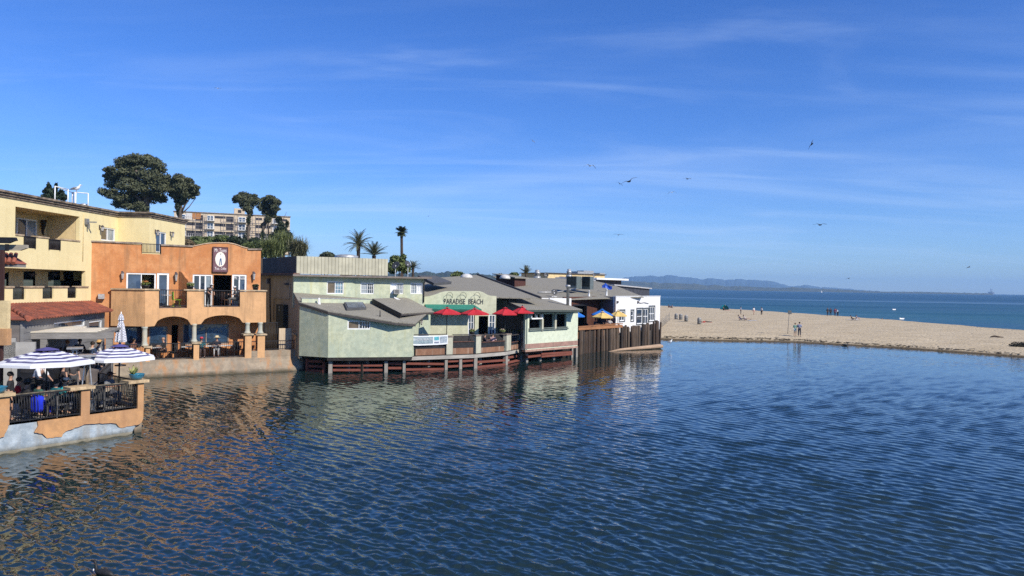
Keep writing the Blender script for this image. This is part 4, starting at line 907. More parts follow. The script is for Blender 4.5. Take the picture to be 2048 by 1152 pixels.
plank(FGs, 665.5, 765, (728, 733), (728, 733)); plank(FGs, 665.5, 765, (738, 742.5), (738, 742.5)); plank(FGs, 776.5, 803, (725, 729), (725, 729)); plank(FGs, 776.5, 803, (734, 738.5), (734, 738.5))
FGls = FGl.off(-0.3)
for y in (721, 731, 740): plank(FGls, 613, 645, (y-1.5, y+3.5), (y, y+4.5))
for x0, x1 in ((611, 614.5), (644.5, 649)):
    a, c = FGls.q(x0, 716, -0.1)[0], FGls.q(x1, 716, -0.1)[0]; PT.part('pile', MB().fbox(FGls, a, -0.8, c, FGls.q(x0, 717 if x0 < 620 else 724, -0.1)[1], -0.28, -0.12), M_red)
for F, ps in ((D1, ((890, 895.5, 720), (919, 924.5, 718), (948.5, 955, 716))), (D3, ((1012, 1016, 711), (1043, 1047, 706)))):
    for x0, x1, y in ps: post(F, x0, x1, y)
for x0, x1, ya, yb_ in ((812, 890, 725, 726), (812, 890, 737, 736), (896, 918, 720.5, 719.5), (896, 918, 731, 730), (925, 947, 720, 718.5), (925, 947, 730, 728.5)): plank(D1, x0, x1, (ya, ya+4.5), (yb_, yb_+4.2))
for ya, yb_ in ((722, 718.5), (732, 727)): plank(D2, 955, 1011, (ya, ya+4.5), (yb_, yb_+4))
for ya, yb_ in ((713.5, 708), (724, 716)): plank(D3, 1013, 1048, (ya, ya+4.5), (yb_, yb_+4))
for x, y in ((700, 720), (735, 720), (866, 716), (975, 714), (1030, 709)):     # round inner piles
    F = FGs if x < 800 else (D1 if x < 950 else D2); p = F.P(F.q(x, 735)[0], 0, -0.8); PT.part('pile', MB().cyl((p.x, p.y, -1), (p.x, p.y, 1.0), 0.16, n=9), M_post)
M_bulk = wood('added_bulkhead_timber', (0.045, 0.036, 0.028), (0.025, 0.02, 0.017), (3, 3, 0.3), 4)
for F, d_ in ((FGl, -1.6), (FG, -1.8), (D1, -1.9), (D2, -1.9), (D3, -1.9), (Fac(A2(1049, 58.6), A2(1157, 62.6)), -1.4)):  # dark wall added behind the piles to keep the gap under the floors dark
    PT.part('added_bulkhead', MB().fbox(F, -1.6, -1.0, F.len+1.6, 0.84, d_-0.2, d_), M_bulk)
for F in (D1, D2, D3):
    PT.part('edge_beam', MB().fbox(F, 0.004, 0.78, F.len-0.004, 1.02, -0.3, 0.02), wood('pale_beam', (0.46, 0.43, 0.37), (0.33, 0.30, 0.26), (0.3, 0.3, 2), 5))
PT.part('deck_floor', MB().plate([D1.P(0, 1.08, -0.02), D1.P(D1.len, 1.08, -0.02), D2.P(D2.len, 1.08, -0.02), D3.P(D3.len, 1.08, -0.02), (5, 63, 1.08), (-8, 60, 1.08), (-8.4, 54, 1.08)], 0.055), wood('dark_deck', (0.065, 0.052, 0.042), (0.04, 0.033, 0.028), (2, 0.2, 1), 6))

# ================================================================== DECK RAILING
DT = Thing('deck_railing', 'cream deck parapet with copper stained panels and dark rails', 'railing', (D2.o.x, D2.o.y, 1.08), world=True)
M_cream = stucco('cream_post', (0.52, 0.50, 0.38), (0.30, 0.27, 0.19), (0.47, 0.46, 0.35), pa=0.5); M_cop = stucco('copper_panel', (0.30, 0.155, 0.09), (0.46, 0.36, 0.27), (0.22, 0.115, 0.07), pa=0.8)
def dpost(F, x0, x1, yt, d=0.03):
    a, c = F.q(x0, yt, d)[0], F.q(x1, yt, d)[0]; z = F.q(x0, yt+3.5, d)[1]; p = DT.part('post', MB().fbox(F, a, 1.085, c, z, d-0.28, d), M_cream); DT.part('cap', MB().fbox(F, a-0.03, z, c+0.03, z+0.09, d-0.31, d+0.03), M_capg, p)
dpost(D1, 893.5, 906, 671); dpost(D2, 952.5, 962.5, 669); dpost(D3, 1013.6, 1022.5, 667); dpost(D3, 1046, 1052, 666); dpost(D1, 817, 822, 672)
for F, x0, x1, y0, y1 in ((D1, 832, 890, 697.5, 711.5), (D1, 906.5, 947, 696, 710), (D2, 963, 1009, 694, 708), (D3, 1023, 1044.5, 689, 701.5)):
    a, b, c, d = F.rect(x0, y0, x1, y1); DT.part('panel', MB().fbox(F, a, max(b, 1.09), c, d, -0.14, -0.06), M_cop)
for F, x0, x1 in ((D1, 822.5, 893), (D1, 906.5, 949), (D2, 963, 1011), (D3, 1023, 1045.5)):
    a, c = F.q(x0, 690)[0], F.q(x1, 690)[0]; zt = F.q((x0+x1)/2, 668.5)[1]; zm = F.q((x0+x1)/2, 682.5)[1]
    DT.part('top_rail', MB().fbox(F, a, zt-0.05, c, zt, -0.16, 0.0), M_fascia); DT.part('mid_rail', MB().fbox(F, a, zm-0.06, c, zm, -0.13, -0.03), mat('rust_rail', (0.13, 0.06, 0.04), 0.8, 0.3, 6))
    DT.part('screen', MB().fbox(F, a, F.q((x0+x1)/2, 697)[1]-0.02, c, zm-0.064, -0.10, -0.08), mat('deck_shade_panel', (0.02, 0.02, 0.022), 0.7, 0.3, 5))  # dark panel standing in for the shaded deck interior behind
# banner
BT = Thing('banner', 'grey and white vinyl banner with lettering tied to the deck parapet', 'banner', D1.P(*D1.q(855, 689), 0.08), world=True)
a, b, c, d = D1.rect(815.5, 669.5, 895, 688.5, 0.06); nb = 24; vs = []; 
for i in range(nb+1):
    t = i/nb; x = a+(c-a)*t; sag = 0.10*math.sin(math.pi*t)+0.02*math.sin(9*t); dd = 0.07+0.03*math.sin(7*t)+0.02*math.sin(15*t)
    vs += [D1.P(x, d-sag*0.7-0.02*t, dd), D1.P(x, b-sag*0.8, dd+0.02)]
bo = BT.part('cloth', MB().add(vs + [Vector(v)-D1.n*0.006 for v in vs], [(2*i, 2*i+1, 2*i+3, 2*i+2) for i in range(nb)] + [(2*i+2+2*nb+2, 2*i+3+2*nb+2, 2*i+1+2*nb+2, 2*i+2*nb+2) for i in range(nb)], True), mat('banner_white', (0.72, 0.74, 0.74), 0.6, 0.06))
def bpanel(t0, t1, f0, f1, m, nm, dd=0.012):
    vs = []; k = 12
    for i in range(k+1):
        t = t0+(t1-t0)*i/k; x = a+(c-a)*t; sag = 0.10*math.sin(math.pi*t)+0.02*math.sin(9*t); d0 = 0.07+0.03*math.sin(7*t)+0.02*math.sin(15*t)+dd+0.02
        zt_, zb_ = d-sag*0.7-0.02*t, b-sag*0.8; vs += [D1.P(x, zb_+(zt_-zb_)*f1, d0), D1.P(x, zb_+(zt_-zb_)*f0, d0)]
    return BT.part(nm, MB().add(vs, [(2*i, 2*i+1, 2*i+3, 2*i+2) for i in range(k)], True), m, bo)
M_bg = mat('banner_slate', (0.17, 0.23, 0.26), 0.6, 0.3, 4, col2=(0.28, 0.34, 0.36))
bpanel(0.01, 0.63, 0.18, 0.88, M_bg, 'print_field'); bpanel(0.81, 0.98, 0.20, 0.88, mat('banner_grey', (0.42, 0.46, 0.48), 0.6, 0.3, 12, col2=(0.2, 0.26, 0.3)), 'print_field')
bpanel(0.665, 0.78, 0.50, 0.88, mat('banner_cyan', (0.12, 0.50, 0.56), 0.6, 0.2, 8), 'logo'); bpanel(0.665, 0.78, 0.18, 0.36, mat('banner_greyblue', (0.25, 0.28, 0.36), 0.6, 0.2, 8), 'logo')
place_text(BT, 'lettering', 'PARADISE BEACH', D1, a+(c-a)*0.32, (b+d)/2+0.03, 0.145, (c-a)*0.55, MATS['banner_white'], (d-b)*0.26, 0, bo); place_text(BT, 'lettering', 'GRILLE', D1, a+(c-a)*0.40, (b+d)/2-0.17, 0.145, (c-a)*0.28, mat('banner_pale', (0.42, 0.55, 0.56), 0.6), (d-b)*0.2, 0.2, bo)

# ================================================================== RESTAURANT HALL (sign wall and its roof)
FS = Fac(A2(808, 56.3), A2(993, 58.4))
HT = Thing('restaurant_hall', 'pale green restaurant front with curved sign parapet and broad shingled roof', 'restaurant', (FS.P(4, 0).x, FS.P(4, 0).y, 1.1), world=True)
topc = curve([(811, 597), (835, 595), (857, 592.5), (872, 588.5), (882, 584.5), (893, 582.3)], 4)+curve([(959, 582.3), (966, 584.5), (972, 588), (980, 591), (993, 592)], 4)
w = Wall(HT, FS, [(FS.q(811, 600)[0], 1.1), (FS.q(992.5, 600)[0], 1.1)] + [FS.q(x, y) for x, y in reversed(topc)], 0.22)
w.window((936, 629, 948, 688), 2, 4, M_pane2, fw=0.07, name='french_door'); w.opening((957, 632, 976, 692)); w.window((977, 629, 991, 688), 2, 4, M_pane2, fw=0.09, name='french_door')
M_sgn = stucco('sign_wall_stucco', (0.59, 0.59, 0.42), (0.42, 0.41, 0.25), (0.53, 0.54, 0.38), pa=0.35); w.build(M_sgn)
a, b, c, d = FS.rect(888, 597.3, 966, 608.2); place_text(HT, 'sign_lettering', 'PARADISE  BEACH', FS, (a+c)/2, (b+d)/2, 0.05, c-a, mat('sign_black', (0.02, 0.02, 0.02), 0.5), (d-b)*0.95)
for x in (898, 925, 953):
    p, z = FS.q(x, 598); pts = [FS.P(p+0.28*math.cos(t)*1.0, z+0.22+0.30*math.sin(t), 0.08+0.22*math.sin(t*0.5)) for t in np.linspace(-0.5, 3.9, 14)]
    HT.part('sign_lamp', MB().tube(pts, 0.014, 5), M_iron)
aw0, aw1 = FS.q(850, 609.5)[0], FS.q(948, 609.5)[0]; az = FS.q(900, 609)[1]
HT.part('awning', MB().plate([FS.P(aw0, az, 0.02), FS.P(aw1, az, 0.02), FS.P(aw1+0.3, az-0.32, 1.25), FS.P(aw0-0.1, az-0.32, 1.25)], 0.03), mat('green_awning', (0.03, 0.22, 0.15), 0.8, 0.12, 4))
HT.part('awning_valance', MB().fbox(FS, aw0-0.1, az-0.5, aw1+0.3, az-0.33, 1.22, 1.25), mat('dark_valance', (0.02, 0.10, 0.07), 0.8, 0.12, 4))
zz_ = FS.q(900, 595)[1]
RB = Pl3(FS.P(0, 5.0, -0.25), FS.P(FS.len, 5.0, -0.25), FS.P(2, 6.80, -17)); hb = lambda pts: [RB.hit(x, y) for x, y in pts]
rpts = hb([(843, 593.5), (843, 556.5), (887, 554.5), (955, 549.8), (1082, 596.5), (992, 594.3)])
HT.part('roof', MB().plate(rpts, 0.08), M_roof)
HT.part('rake_board', MB().beam(rpts[3]+Vector((0, 0, 0.02)), rpts[4]+Vector((0, 0, 0.02)), 0.12, 0.22), M_fascia)
v0 = [at(838, 553, 63), at(880, 551.5, 66), at(904, 562, 63), at(872, 566.5, 60.5)]
HT.part('raised_roof', MB().plate([at(836, 551, 62), at(872, 551.5, 66), at(903.5, 563.5, 64), at(868, 566, 60)], 0.22), M_roofd)
for x, y, r in ((933, 553.5, 0.62), (1010, 555, 0.55)):
    p = RB.hit(x, y+1); p = p if p.y < 90 else at(x, y, 76); HT.part('skylight_dome', MB().lathe((p.x, p.y, p.z-0.1), [(r, 0), (r, 0.14), (r*0.85, 0.3), (r*0.5, 0.42), (0.05, 0.46)], 14), mat('dome_plastic', (0.62, 0.60, 0.55), 0.4, 0.1))

# ================================================================== DINING PAVILION
FP = Fac(A2(1052, 57.3), A2(1157, 62.2)); FPl = Fac(A2(992, 62.3), A2(1052, 57.3))
VT = Thing('dining_pavilion', 'pale green dining pavilion with three open windows over the water', 'pavilion', (FP.P(2, 0).x, FP.P(2, 0).y, 0.9), world=True)
zp0 = FP.q(1100, 696)[1]; zpe = 4.12
w = Wall(VT, FP, [(0, zp0), (FP.len, zp0), (FP.len, zpe), (0, zpe)], 0.2)
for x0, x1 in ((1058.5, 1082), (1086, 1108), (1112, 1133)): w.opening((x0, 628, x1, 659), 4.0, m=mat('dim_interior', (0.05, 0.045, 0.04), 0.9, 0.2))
w.build(M_greenr)
M_gtrim = mat('grey_green_trim', (0.14, 0.17, 0.15), 0.7, 0.12)
a, b, c, d = FP.rect(1057, 656, 1135, 660); VT.part('sill_rail', MB().fbox(FP, a, b, c, b+0.10, 0.003, 0.12), M_gtrim); VT.part('sill_rail', MB().fbox(FP, a, d-0.02, c, d+0.05, 0.003, 0.06), M_gtrim)
VT.part('header', MB().fbox(FP, -0.02, zpe-0.28, FP.len+0.05, zpe, 0.003, 0.10), M_gtrim)
for x0, x1 in ((1082.3, 1085.7), (1108.3, 1111.7)): a, c = FP.q(x0, 640)[0], FP.q(x1, 640)[0]; VT.part('mullion', MB().fbox(FP, a, FP.q(1100, 661)[1], c, zpe-0.282, 0.003, 0.09), M_cream)
a, b, c, d = FP.rect(1059, 629, 1081, 638.5); aw = VT.part('awning_window', MB().slab(FP.off(0.0), [(a, d-0.36), (c, d-0.36), (c, d-0.26), (a, d-0.26)], -0.3, 0.25).fbox(FP, a, d-0.3, a+0.06, d, 0.0, 0.22).fbox(FP, (a+c)/2-.03, d-0.3, (a+c)/2+.03, d, 0.0, 0.22).fbox(FP, c-.06, d-0.3, c, d, 0.0, 0.22), M_white)
a, b, c, d = FP.rect(1053, 684.5, 1156.5, 693.5); VT.part('skirt_board', MB().fbox(FP, 0.02, b, FP.len-0.01, d, 0.003, 0.04), mat('pink_brown_board', (0.36, 0.215, 0.165), 0.8, 0.12, 3))
VT.part('sill_beam', MB().fbox(FP, 0.0, zp0-0.16, FP.len, zp0-0.002, -0.3, 0.05), mat('pink_beam', (0.44, 0.27, 0.20), 0.8, 0.15))
w = Wall(VT, FPl, [(0, zp0), (FPl.len-0.02, zp0), (FPl.len-0.02, 4.15), (0, 5.0)], 0.2)
for x0, x1 in ((996, 1009), (1012, 1022), (1025, 1034), (1037, 1046)): w.window((x0, 632, x1, 684), 2, 3, M_pane2, fw=0.06, name='french_door', frame=mat('shaded_trim', (0.30, 0.33, 0.34), 0.7))
w.build(mat('shaded_green_board', (0.20, 0.24, 0.19), 0.8, 0.12, 2, stretch=(3, 3, .3)))  # shade of this side is put into darker board and door trim colours
FPr = Fac((FP.P(FP.len, 0).x, FP.P(FP.len, 0).y), (FP.P(FP.len, 0, -4).x, FP.P(FP.len, 0, -4).y)); VT.part('wall', MB().slab(FPr, [(0.205, zp0), (4, zp0), (4, 4.6), (0.205, zpe)], -0.2, 0), M_greenr)
RP_ = Pl3(FP.P(0, 4.22, 0.45), FP.P(FP.len, 4.22, 0.45), at(994, 594.5, 62.6)); hp = lambda pts: [RP_.hit(x, y) for x, y in pts]
rr = hp([(1053, 618.5), (1164.5, 619), (1139, 610.5), (1099, 598), (994, 594.5)]); VT.part('roof', MB().plate(rr, 0.08), M_roof)
VT.part('gutter', MB().beam(rr[0]-Vector((0, 0, 0.13)), rr[1]-Vector((0, 0, 0.13)), 0.10, 0.16), mat('green_gutter', (0.055, 0.07, 0.06), 0.6, 0.15)); VT.part('fascia', MB().beam(rr[4]-Vector((0, 0, 0.12)), rr[0]-Vector((0, 0, 0.12)), 0.05, 0.2), M_fascia)
VT.part('ridge_flashing', MB().beam(rr[4]+Vector((0, 0, 0.03)), rr[3]+Vector((0, 0, 0.03)), 0.12, 0.06), M_white)
fl = at(1135.5, 609, 62.6); VT.part('flue', MB().lathe((fl.x, fl.y, fl.z-0.3), [(0.13, 0), (0.13, 1.75), (0.2, 1.78), (0.22, 1.85), (0.2, 1.95), (0.06, 1.97)], 14), M_gal)
for F in (FP,):
    for x0, x1, ya, yb_ in ((1056, 1082, 703, 701), (1056, 1082, 712, 709), (1083, 1145, 706, 702), (1083, 1145, 711, 706)):
        d_ = -0.25; p = [F.q(x0, ya+4, d_), F.q(x1, yb_+4, d_), F.q(x1, yb_, d_), F.q(x0, ya, d_)]; PT.part('rail', MB().slab(F, p, d_-0.3, d_), M_red)
    for x in (1056, 1083, 1110, 1146, 1155): a = F.q(x, 700, -0.5)[0]; PT.part('pile', MB().fbox(F, a-0.12, -0.8, a+0.12, zp0-0.17, -0.75, -0.56), M_post)

# ================================================================== BROWN BAR, WHITE BUILDING, PILE WALL
PLn = Fac(A2(1157, 65.2), A2(1323, 81.5))
FW = PLn.off(-0.9); FBn = PLn.off(-3.0)
KT = Thing('brown_bar', 'brown board bar building with broad grey shingled roof and blue grey panel', 'building', (FBn.P(2, 0).x, FBn.P(2, 0).y, 1.4), world=True)
a, b, c, d = FBn.rect(1128, 598, 1201, 655); zk = 5.02
w = Wall(KT, FBn, [(a, 1.4), (c, 1.4), (c, zk), (a, zk)], 0.2); dw = w.opening((1146, 611.5, 1172, 660), 3.0); w.build(wood('brown_boards', (0.115, 0.048, 0.030), (0.075, 0.03, 0.02), (0.2, 0.2, 4), 5))
Fbp = FBn
for k in range(10): 
    z = 1.5+k*0.36; KT.part('board', MB().fbox(FBn, c-1.9, z, c-0.01, z+0.33, 0.002, 0.02+0.004*(k % 2)), MATS['brown_boards'])
KT.part('door_trim', MB().slab(FBn, [(dw[0]-.12, 1.4), (dw[2]+.12, 1.4), (dw[2]+.12, dw[3]+.14), (dw[0]-.12, dw[3]+.14)], 0.0, 0.05, [[(dw[0]+.02, 1.45), (dw[2]-.02, 1.45), (dw[2]-.02, dw[3]-.02), (dw[0]+.02, dw[3]-.02)]]), M_iron)
pa_ = FBn.P(c+0.01, 0, 0.0); pb_ = FW.P(FW.q(1230, 620)[0], 0, -0.02); FPn = Fac((pa_.x, pa_.y), (pb_.x, pb_.y))
KT.part('panel', MB().fbox(FPn, 0, 1.4, FPn.len, zk+0.04, -0.15, 0.0), mat('blue_grey_panel', (0.15, 0.17, 0.22), 0.55, 0.2, 1.2, col2=(0.22, 0.185, 0.175)))
ea, eb = FBn.P(*FBn.q(1139, 598), 0.1), at(1285, 593.5, 78.5)
RK = Pl3(ea, eb, at(1060, 554.8, 92)); hk = lambda pts: [RK.hit(x, y) for x, y in pts]
kp = hk([(1076, 597.5), (985, 552.5), (1041, 555), (1118, 556.5), (1188, 561.5), (1229, 570.5), (1288, 593.8), (1232, 595.5), (1200, 596.5), (1139, 598.5)])
KT.part('roof', MB().plate(kp, 0.08), M_roof)
KT.part('white_curb', MB().obox(at(1120, 604, 66.5), (1.0, 0.5, 0), (-0.05, 0.1, 0), (0, 0, 0.35)), M_white)
dm = [RK.hit(1000, 566), RK.hit(1044, 574)]
KT.part('dormer', MB().obox((dm[0]+dm[1])/2+Vector((0, 0.5, 0.35)), (dm[1]-dm[0])*0.42, (0.6, 1.2, 0), (0, 0, 0.55)), wood('red_brown_dormer', (0.10, 0.045, 0.035), (0.07, 0.03, 0.025), (3, 3, .2), 6))
KT.part('dormer_roof', MB().obox((dm[0]+dm[1])/2+Vector((0, 0.5, 0.96)), (dm[1]-dm[0])*0.52, (0.8, 1.5, 0), (0, 0, 0.05)), M_roof)
WT = Thing('white_building', 'white rendered waterside building with dark trimmed windows at the beach end', 'building', (FW.P(12, 0).x, FW.P(12, 0).y, 1.0), world=True)
M_ww = stucco('white_render', (0.80, 0.79, 0.76), (0.62, 0.60, 0.55), (0.77, 0.76, 0.74), pa=0.2); M_dtrim = mat('grey_trim', (0.10, 0.11, 0.11), 0.7, 0.1)
s0, s1 = FW.q(1230.5, 620)[0], FW.q(1320, 620)[0]; zwt = 5.06
w = Wall(WT, FW, [(s0, 1.0), (s1, 1.0), (s1, zwt), (s0, zwt)], 0.22)
wins = [(1239, 621, 1249, 642, 2, 1), (1261.6, 621, 1267, 641.5, 1, 2), (1273, 617.5, 1284.5, 648, 1, 2), (1286, 617.5, 1296, 648, 2, 2), (1297.8, 613, 1309, 642, 3, 2)]
for x0, y0, x1, y1, c_, r_ in wins:
    w.window((x0, y0, x1, y1), c_, r_, M_pane, fw=0.10, set_=0.05, mid=0.09)
    a, b, c, d = FW.rect(x0, y0, x1, y1); WT.part('window_trim', MB().slab(FW, [(a-.1, b-.1), (c+.1, b-.1), (c+.1, d+.12), (a-.1, d+.12)], 0.002, 0.045, [[(a+.005, b+.005), (c-.005, b+.005), (c-.005, d-.005), (a+.005, d-.005)]]), M_dtrim)
w.build(M_ww)
FWr = Fac((FW.P(s1, 0).x, FW.P(s1, 0).y), (FW.P(s1, 0, -9).x, FW.P(s1, 0, -9).y)); WT.part('wall', MB().slab(FWr, [(0.225, 0.6), (9, 0.6), (9, zwt), (0.225, zwt)], -0.2, 0), M_ww)
WT.part('parapet_cap', MB().fbox(FW, s0-0.03, zwt, s1+0.03, zwt+0.07, -0.26, 0.05), M_white)
WT.part('roof', MB().plate([FW.P(s0, zwt-0.2, -0.23), FW.P(s1-0.22, zwt-0.2, -0.23), FW.P(s1-0.22, zwt-0.2, -8.8), FW.P(s0, zwt-0.2, -8.8)], 0.1), M_roof)
for x in (1234, 1275): p = FW.q(x, 604); WT.part('wall_fitting', MB().fbox(FW, p[0]-0.12, p[1]-0.1, p[0]+0.12, p[1]+0.1, 0.003, 0.14), M_lampm)
WT.part('wall_ornament', MB().tube([FW.P(*FW.q(1276, 605), 0.05), FW.P(*FW.q(1281, 606), 0.05), FW.P(*FW.q(1288, 604.8), 0.05), FW.P(*FW.q(1296, 607), 0.05)], 0.05, 5), M_lampg)
# seawall of upright piles
QT = Thing('pile_wall', 'long seawall of dark weathered upright timber piles under the bar and white building', 'seawall', (PLn.P(8, 0).x, PLn.P(8, 0).y, 0), world=True)
tops = [(1157, 659), (1200, 657), (1244, 652.5), (1246, 648), (1255, 648.5), (1259, 655), (1262, 650.5), (1272, 651), (1280, 649), (1292, 648.5), (1300, 646), (1310, 643), (1323, 639)]
pr = random.Random(4); s_ = 0.0; k = 0
M_piles = [wood('pile_wood_a', (0.10, 0.068, 0.048), (0.034, 0.025, 0.02), (4, 4, 0.3), 4), wood('pile_wood_b', (0.16, 0.115, 0.08), (0.05, 0.037, 0.028), (4, 4, 0.3), 4), wood('pile_wood_c', (0.065, 0.052, 0.043), (0.028, 0.023, 0.02), (4, 4, 0.3), 4)]
while s_ < PLn.len:
    r = pr.uniform(0.11, 0.19); p = PLn.P(s_, 0, pr.uniform(-0.22, 0.08)); px = 1024+FPX*p.x/p.y
    yt = float(np.interp(px, [t[0] for t in tops], [t[1] for t in tops])); zt = at(px, yt, p.y).z + pr.uniform(-0.26, 0.12)*(1 if px > 1245 else 0.2)
    tl = Vector((pr.uniform(-.05, .05), pr.uniform(-.05, .05), 0)); mb = MB(); n_ = 8
    mb.tube([p+Vector((0, 0, -1.2)), p+Vector((0, 0, 0.1)), p+tl*0.5+Vector((0, 0, zt*0.5)), p+tl+Vector((0, 0, zt-0.03)), p+tl+Vector((0, 0, zt))], [r*1.08, r*1.05, r, r*0.96, r*0.8], n_)
    QT.part('pile', mb, M_piles[pr.choice((0, 0, 1, 1, 2))]); s_ += r*2.12 + (pr.uniform(0.02, 0.14) if pr.random() < 0.4 else 0); k += 1
QT.part('fill_behind', MB().plate([PLn.P(0, 1.45, -0.1), PLn.P(PLn.len, 1.45, -0.1), PLn.P(PLn.len, 1.45, -4), PLn.P(0, 1.45, -4)], 2.6), mat('terrace_fill', (0.10, 0.085, 0.07), 0.9, 0.2))
BR = Thing('bar_rail', 'orange brown timber counter rail along the bar terrace above the piles', 'railing', PLn.P(4, 1.5), world=True)
p = [PLn.q(1157, 660.5, 0.2), PLn.q(1245, 655, 0.2), PLn.q(1245, 649.5, 0.2), PLn.q(1157, 654.5, 0.2)]
BR.part('board', MB().slab(PLn, p, 0.13, 0.22), wood('cedar', (0.42, 0.20, 0.09), (0.30, 0.13, 0.06), (0.4, 0.4, 3), 5))
zr_ = PLn.q(1200, 652, 0.2)[1]; BR.part('counter', MB().fbox(PLn, p[0][0], p[3][1]-0.02, p[1][0], p[3][1]+0.04, -0.25, 0.26), MATS['cedar'])
for i in range(6): a = p[0][0]+0.3+i*(p[1][0]-p[0][0]-0.6)/5; BR.part('post', MB().fbox(PLn, a-.05, 1.4, a+.05, p[3][1]-0.03, -0.1, 0.0), MATS['cedar'])
# driftwood log
LG = onz(1217, 703, 0.0); LG2 = onz(1324, 697, 0.0); lp = [LG.lerp(LG2, t)+Vector((0, 0, h)) for t, h in ((0, -0.02), (0.2, 0.10), (0.5, 0.16), (0.75, 0.20), (0.95, 0.24), (1, 0.22))]
solo('driftwood_log', MB().tube(lp, [0.04, 0.12, 0.17, 0.20, 0.23, 0.17], 9), wood('pale_driftwood', (0.50, 0.36, 0.24), (0.34, 0.22, 0.14), (0.5, 2.5, 2.5), 6), 'long pale driftwood log floating at the foot of the dark piles', 'log', origin=lp[2])
# ================================================================== TREES, PALMS, CONDOMINIUM, ROOF PLANT
def leafmat(name, col, col2, rough=0.6):
    if name in MATS: return MATS[name]
    m, nt, b = newmat(name)
    f = mrange(nt, noise(nt, 0.9, 4, 0.6), 0.3, 0.7); f2 = mrange(nt, noise(nt, 7.0, 2), 0.3, 0.7, 0.0, 0.5)
    c = mixcol(nt, f, col2, col); c = mixcol(nt, f2, c, tuple(x*1.5 for x in col)); L(nt, c, b.inputs['Base Color'])
    b.inputs['Roughness'].default_value = rough; b.inputs['Specular IOR Level'].default_value = 0.25
    MATS[name] = m; return m
M_bark = wood('pale_bark', (0.16, 0.125, 0.095), (0.08, 0.062, 0.048), (1.5, 1.5, 0.3), 2); M_barkd = wood('dark_bark', (0.085, 0.062, 0.045), (0.045, 0.034, 0.026), (2, 2, 0.3), 2)
M_euc = leafmat('eucalyptus_leaf', (0.092, 0.098, 0.050), (0.036, 0.046, 0.023)); M_euc2 = leafmat('eucalyptus_leaf_dark', (0.028, 0.040, 0.020), (0.012, 0.020, 0.010))
M_bush = leafmat('bush_leaf', (0.10, 0.125, 0.04), (0.042, 0.06, 0.02)); M_pamp = leafmat('pampas_blade', (0.20, 0.22, 0.085), (0.09, 0.115, 0.04)); M_con = leafmat('conifer_leaf', (0.022, 0.036, 0.018), (0.010, 0.018, 0.009))

def leaves(clumps, n, size, seed, flat=0.75, droop=0.0, sub=0):
    """many small leaf sprays scattered through ellipsoid clumps (cx,cy,cz,rx,ry,rz)"""
    if sub:
        rr = random.Random(seed+99); new = []
        for c in clumps:
            for _ in range(sub):
                d = Vector((rr.gauss(0, 1), rr.gauss(0, 1), rr.gauss(0, 1))).normalized()*rr.uniform(0.35, 0.95); f = rr.uniform(0.24, 0.46)
                new.append((c[0]+d.x*c[3], c[1]+d.y*c[4], c[2]+d.z*c[5], c[3]*f*1.15, c[4]*f*1.15, c[5]*f*0.9))
        clumps = new
    g = np.random.default_rng(seed); vol = np.array([c[3]*c[4]*c[5] for c in clumps])**0.75; pick = g.choice(len(clumps), n, p=vol/vol.sum())
    d = g.normal(size=(n, 3)); d /= np.linalg.norm(d, axis=1)[:, None]; rad = g.random(n)**0.38
    C = np.array(clumps)[pick]; P = C[:, :3] + d*rad[:, None]*C[:, 3:]
    nrm = d*0.7 + g.normal(size=(n, 3))*0.6 + np.array([0, 0, 0.35]); nrm /= np.linalg.norm(nrm, axis=1)[:, None]
    t = np.cross(nrm, g.normal(size=(n, 3))); t /= np.linalg.norm(t, axis=1)[:, None]; t[:, 2] -= droop; b = np.cross(nrm, t)
    s = size*(0.55+0.9*g.random(n))[:, None]
    V = np.empty((n, 4, 3)); V[:, 0] = P - t*s; V[:, 1] = P - b*s*0.5*flat + nrm*s*0.12; V[:, 2] = P + t*s; V[:, 3] = P + b*s*0.5*flat + nrm*s*0.12
    return V.reshape(-1, 3)
def leafmesh(name, V):
    me = bpy.data.meshes.new(name); n = len(V)//4
    me.vertices.add(len(V)); me.vertices.foreach_set('co', V.ravel().astype(np.float32)); me.loops.add(4*n); me.loops.foreach_set('vertex_index', np.arange(4*n, dtype=np.int32))
    me.polygons.add(n); me.polygons.foreach_set('loop_start', (np.arange(n)*4).astype(np.int32)); me.update(calc_edges=True); return me
def pxclumps(lst, Y, jit=0.25, seed=0):
    """(px, py, rx_px, rz_px) discs seen in the photo -> ellipsoids round depth Y, spread in depth"""
    r = random.Random(seed); out = []; k = Y/FPX
    for x, y, rx, rz in lst:
        p = at(x, y, Y + r.uniform(-1, 1)*rx*k*1.1); out.append((p.x, p.y, p.z, rx*k, rx*k*1.05, rz*k))
    return out
def tree(name, label, cat, base, trunk, crown, n, size, mleaf, mbark, seed, limbs=(), group=None, zbase=None, ivy=()):
    T = Thing(name, label, cat, base, group=group, world=True)
    T.part('trunk', MB().tube([p for p, r in trunk], [r for p, r in trunk], 9), mbark)
    for lb in limbs: T.part('limb', MB().tube([p for p, r in lb], [r for p, r in lb], 6), mbark)
    big = [(c[0], c[1], c[2], c[3]*0.92, c[4]*0.92, c[5]*1.15) for c in crown]; V = np.concatenate([leaves(big, int(n*0.5), size, seed), leaves(crown, int(n*0.6), size, seed+1, sub=9)]) - np.array(base); T.part('crown', leafmesh('crown', V), mleaf)
    if ivy: V = leaves(ivy, int(n*0.16), size*0.8, seed+5) - np.array(base); T.part('ivy', leafmesh('ivy', V), M_euc2)
    return T
def gz(x, y):
    e = (-0.285*y-4-x)/24.0; t = max(0, min(1, e)); t = t*t*(3-2*t); return 0.30+t*(4.0+11.0*max(0, min(1, (y-75)/150)))
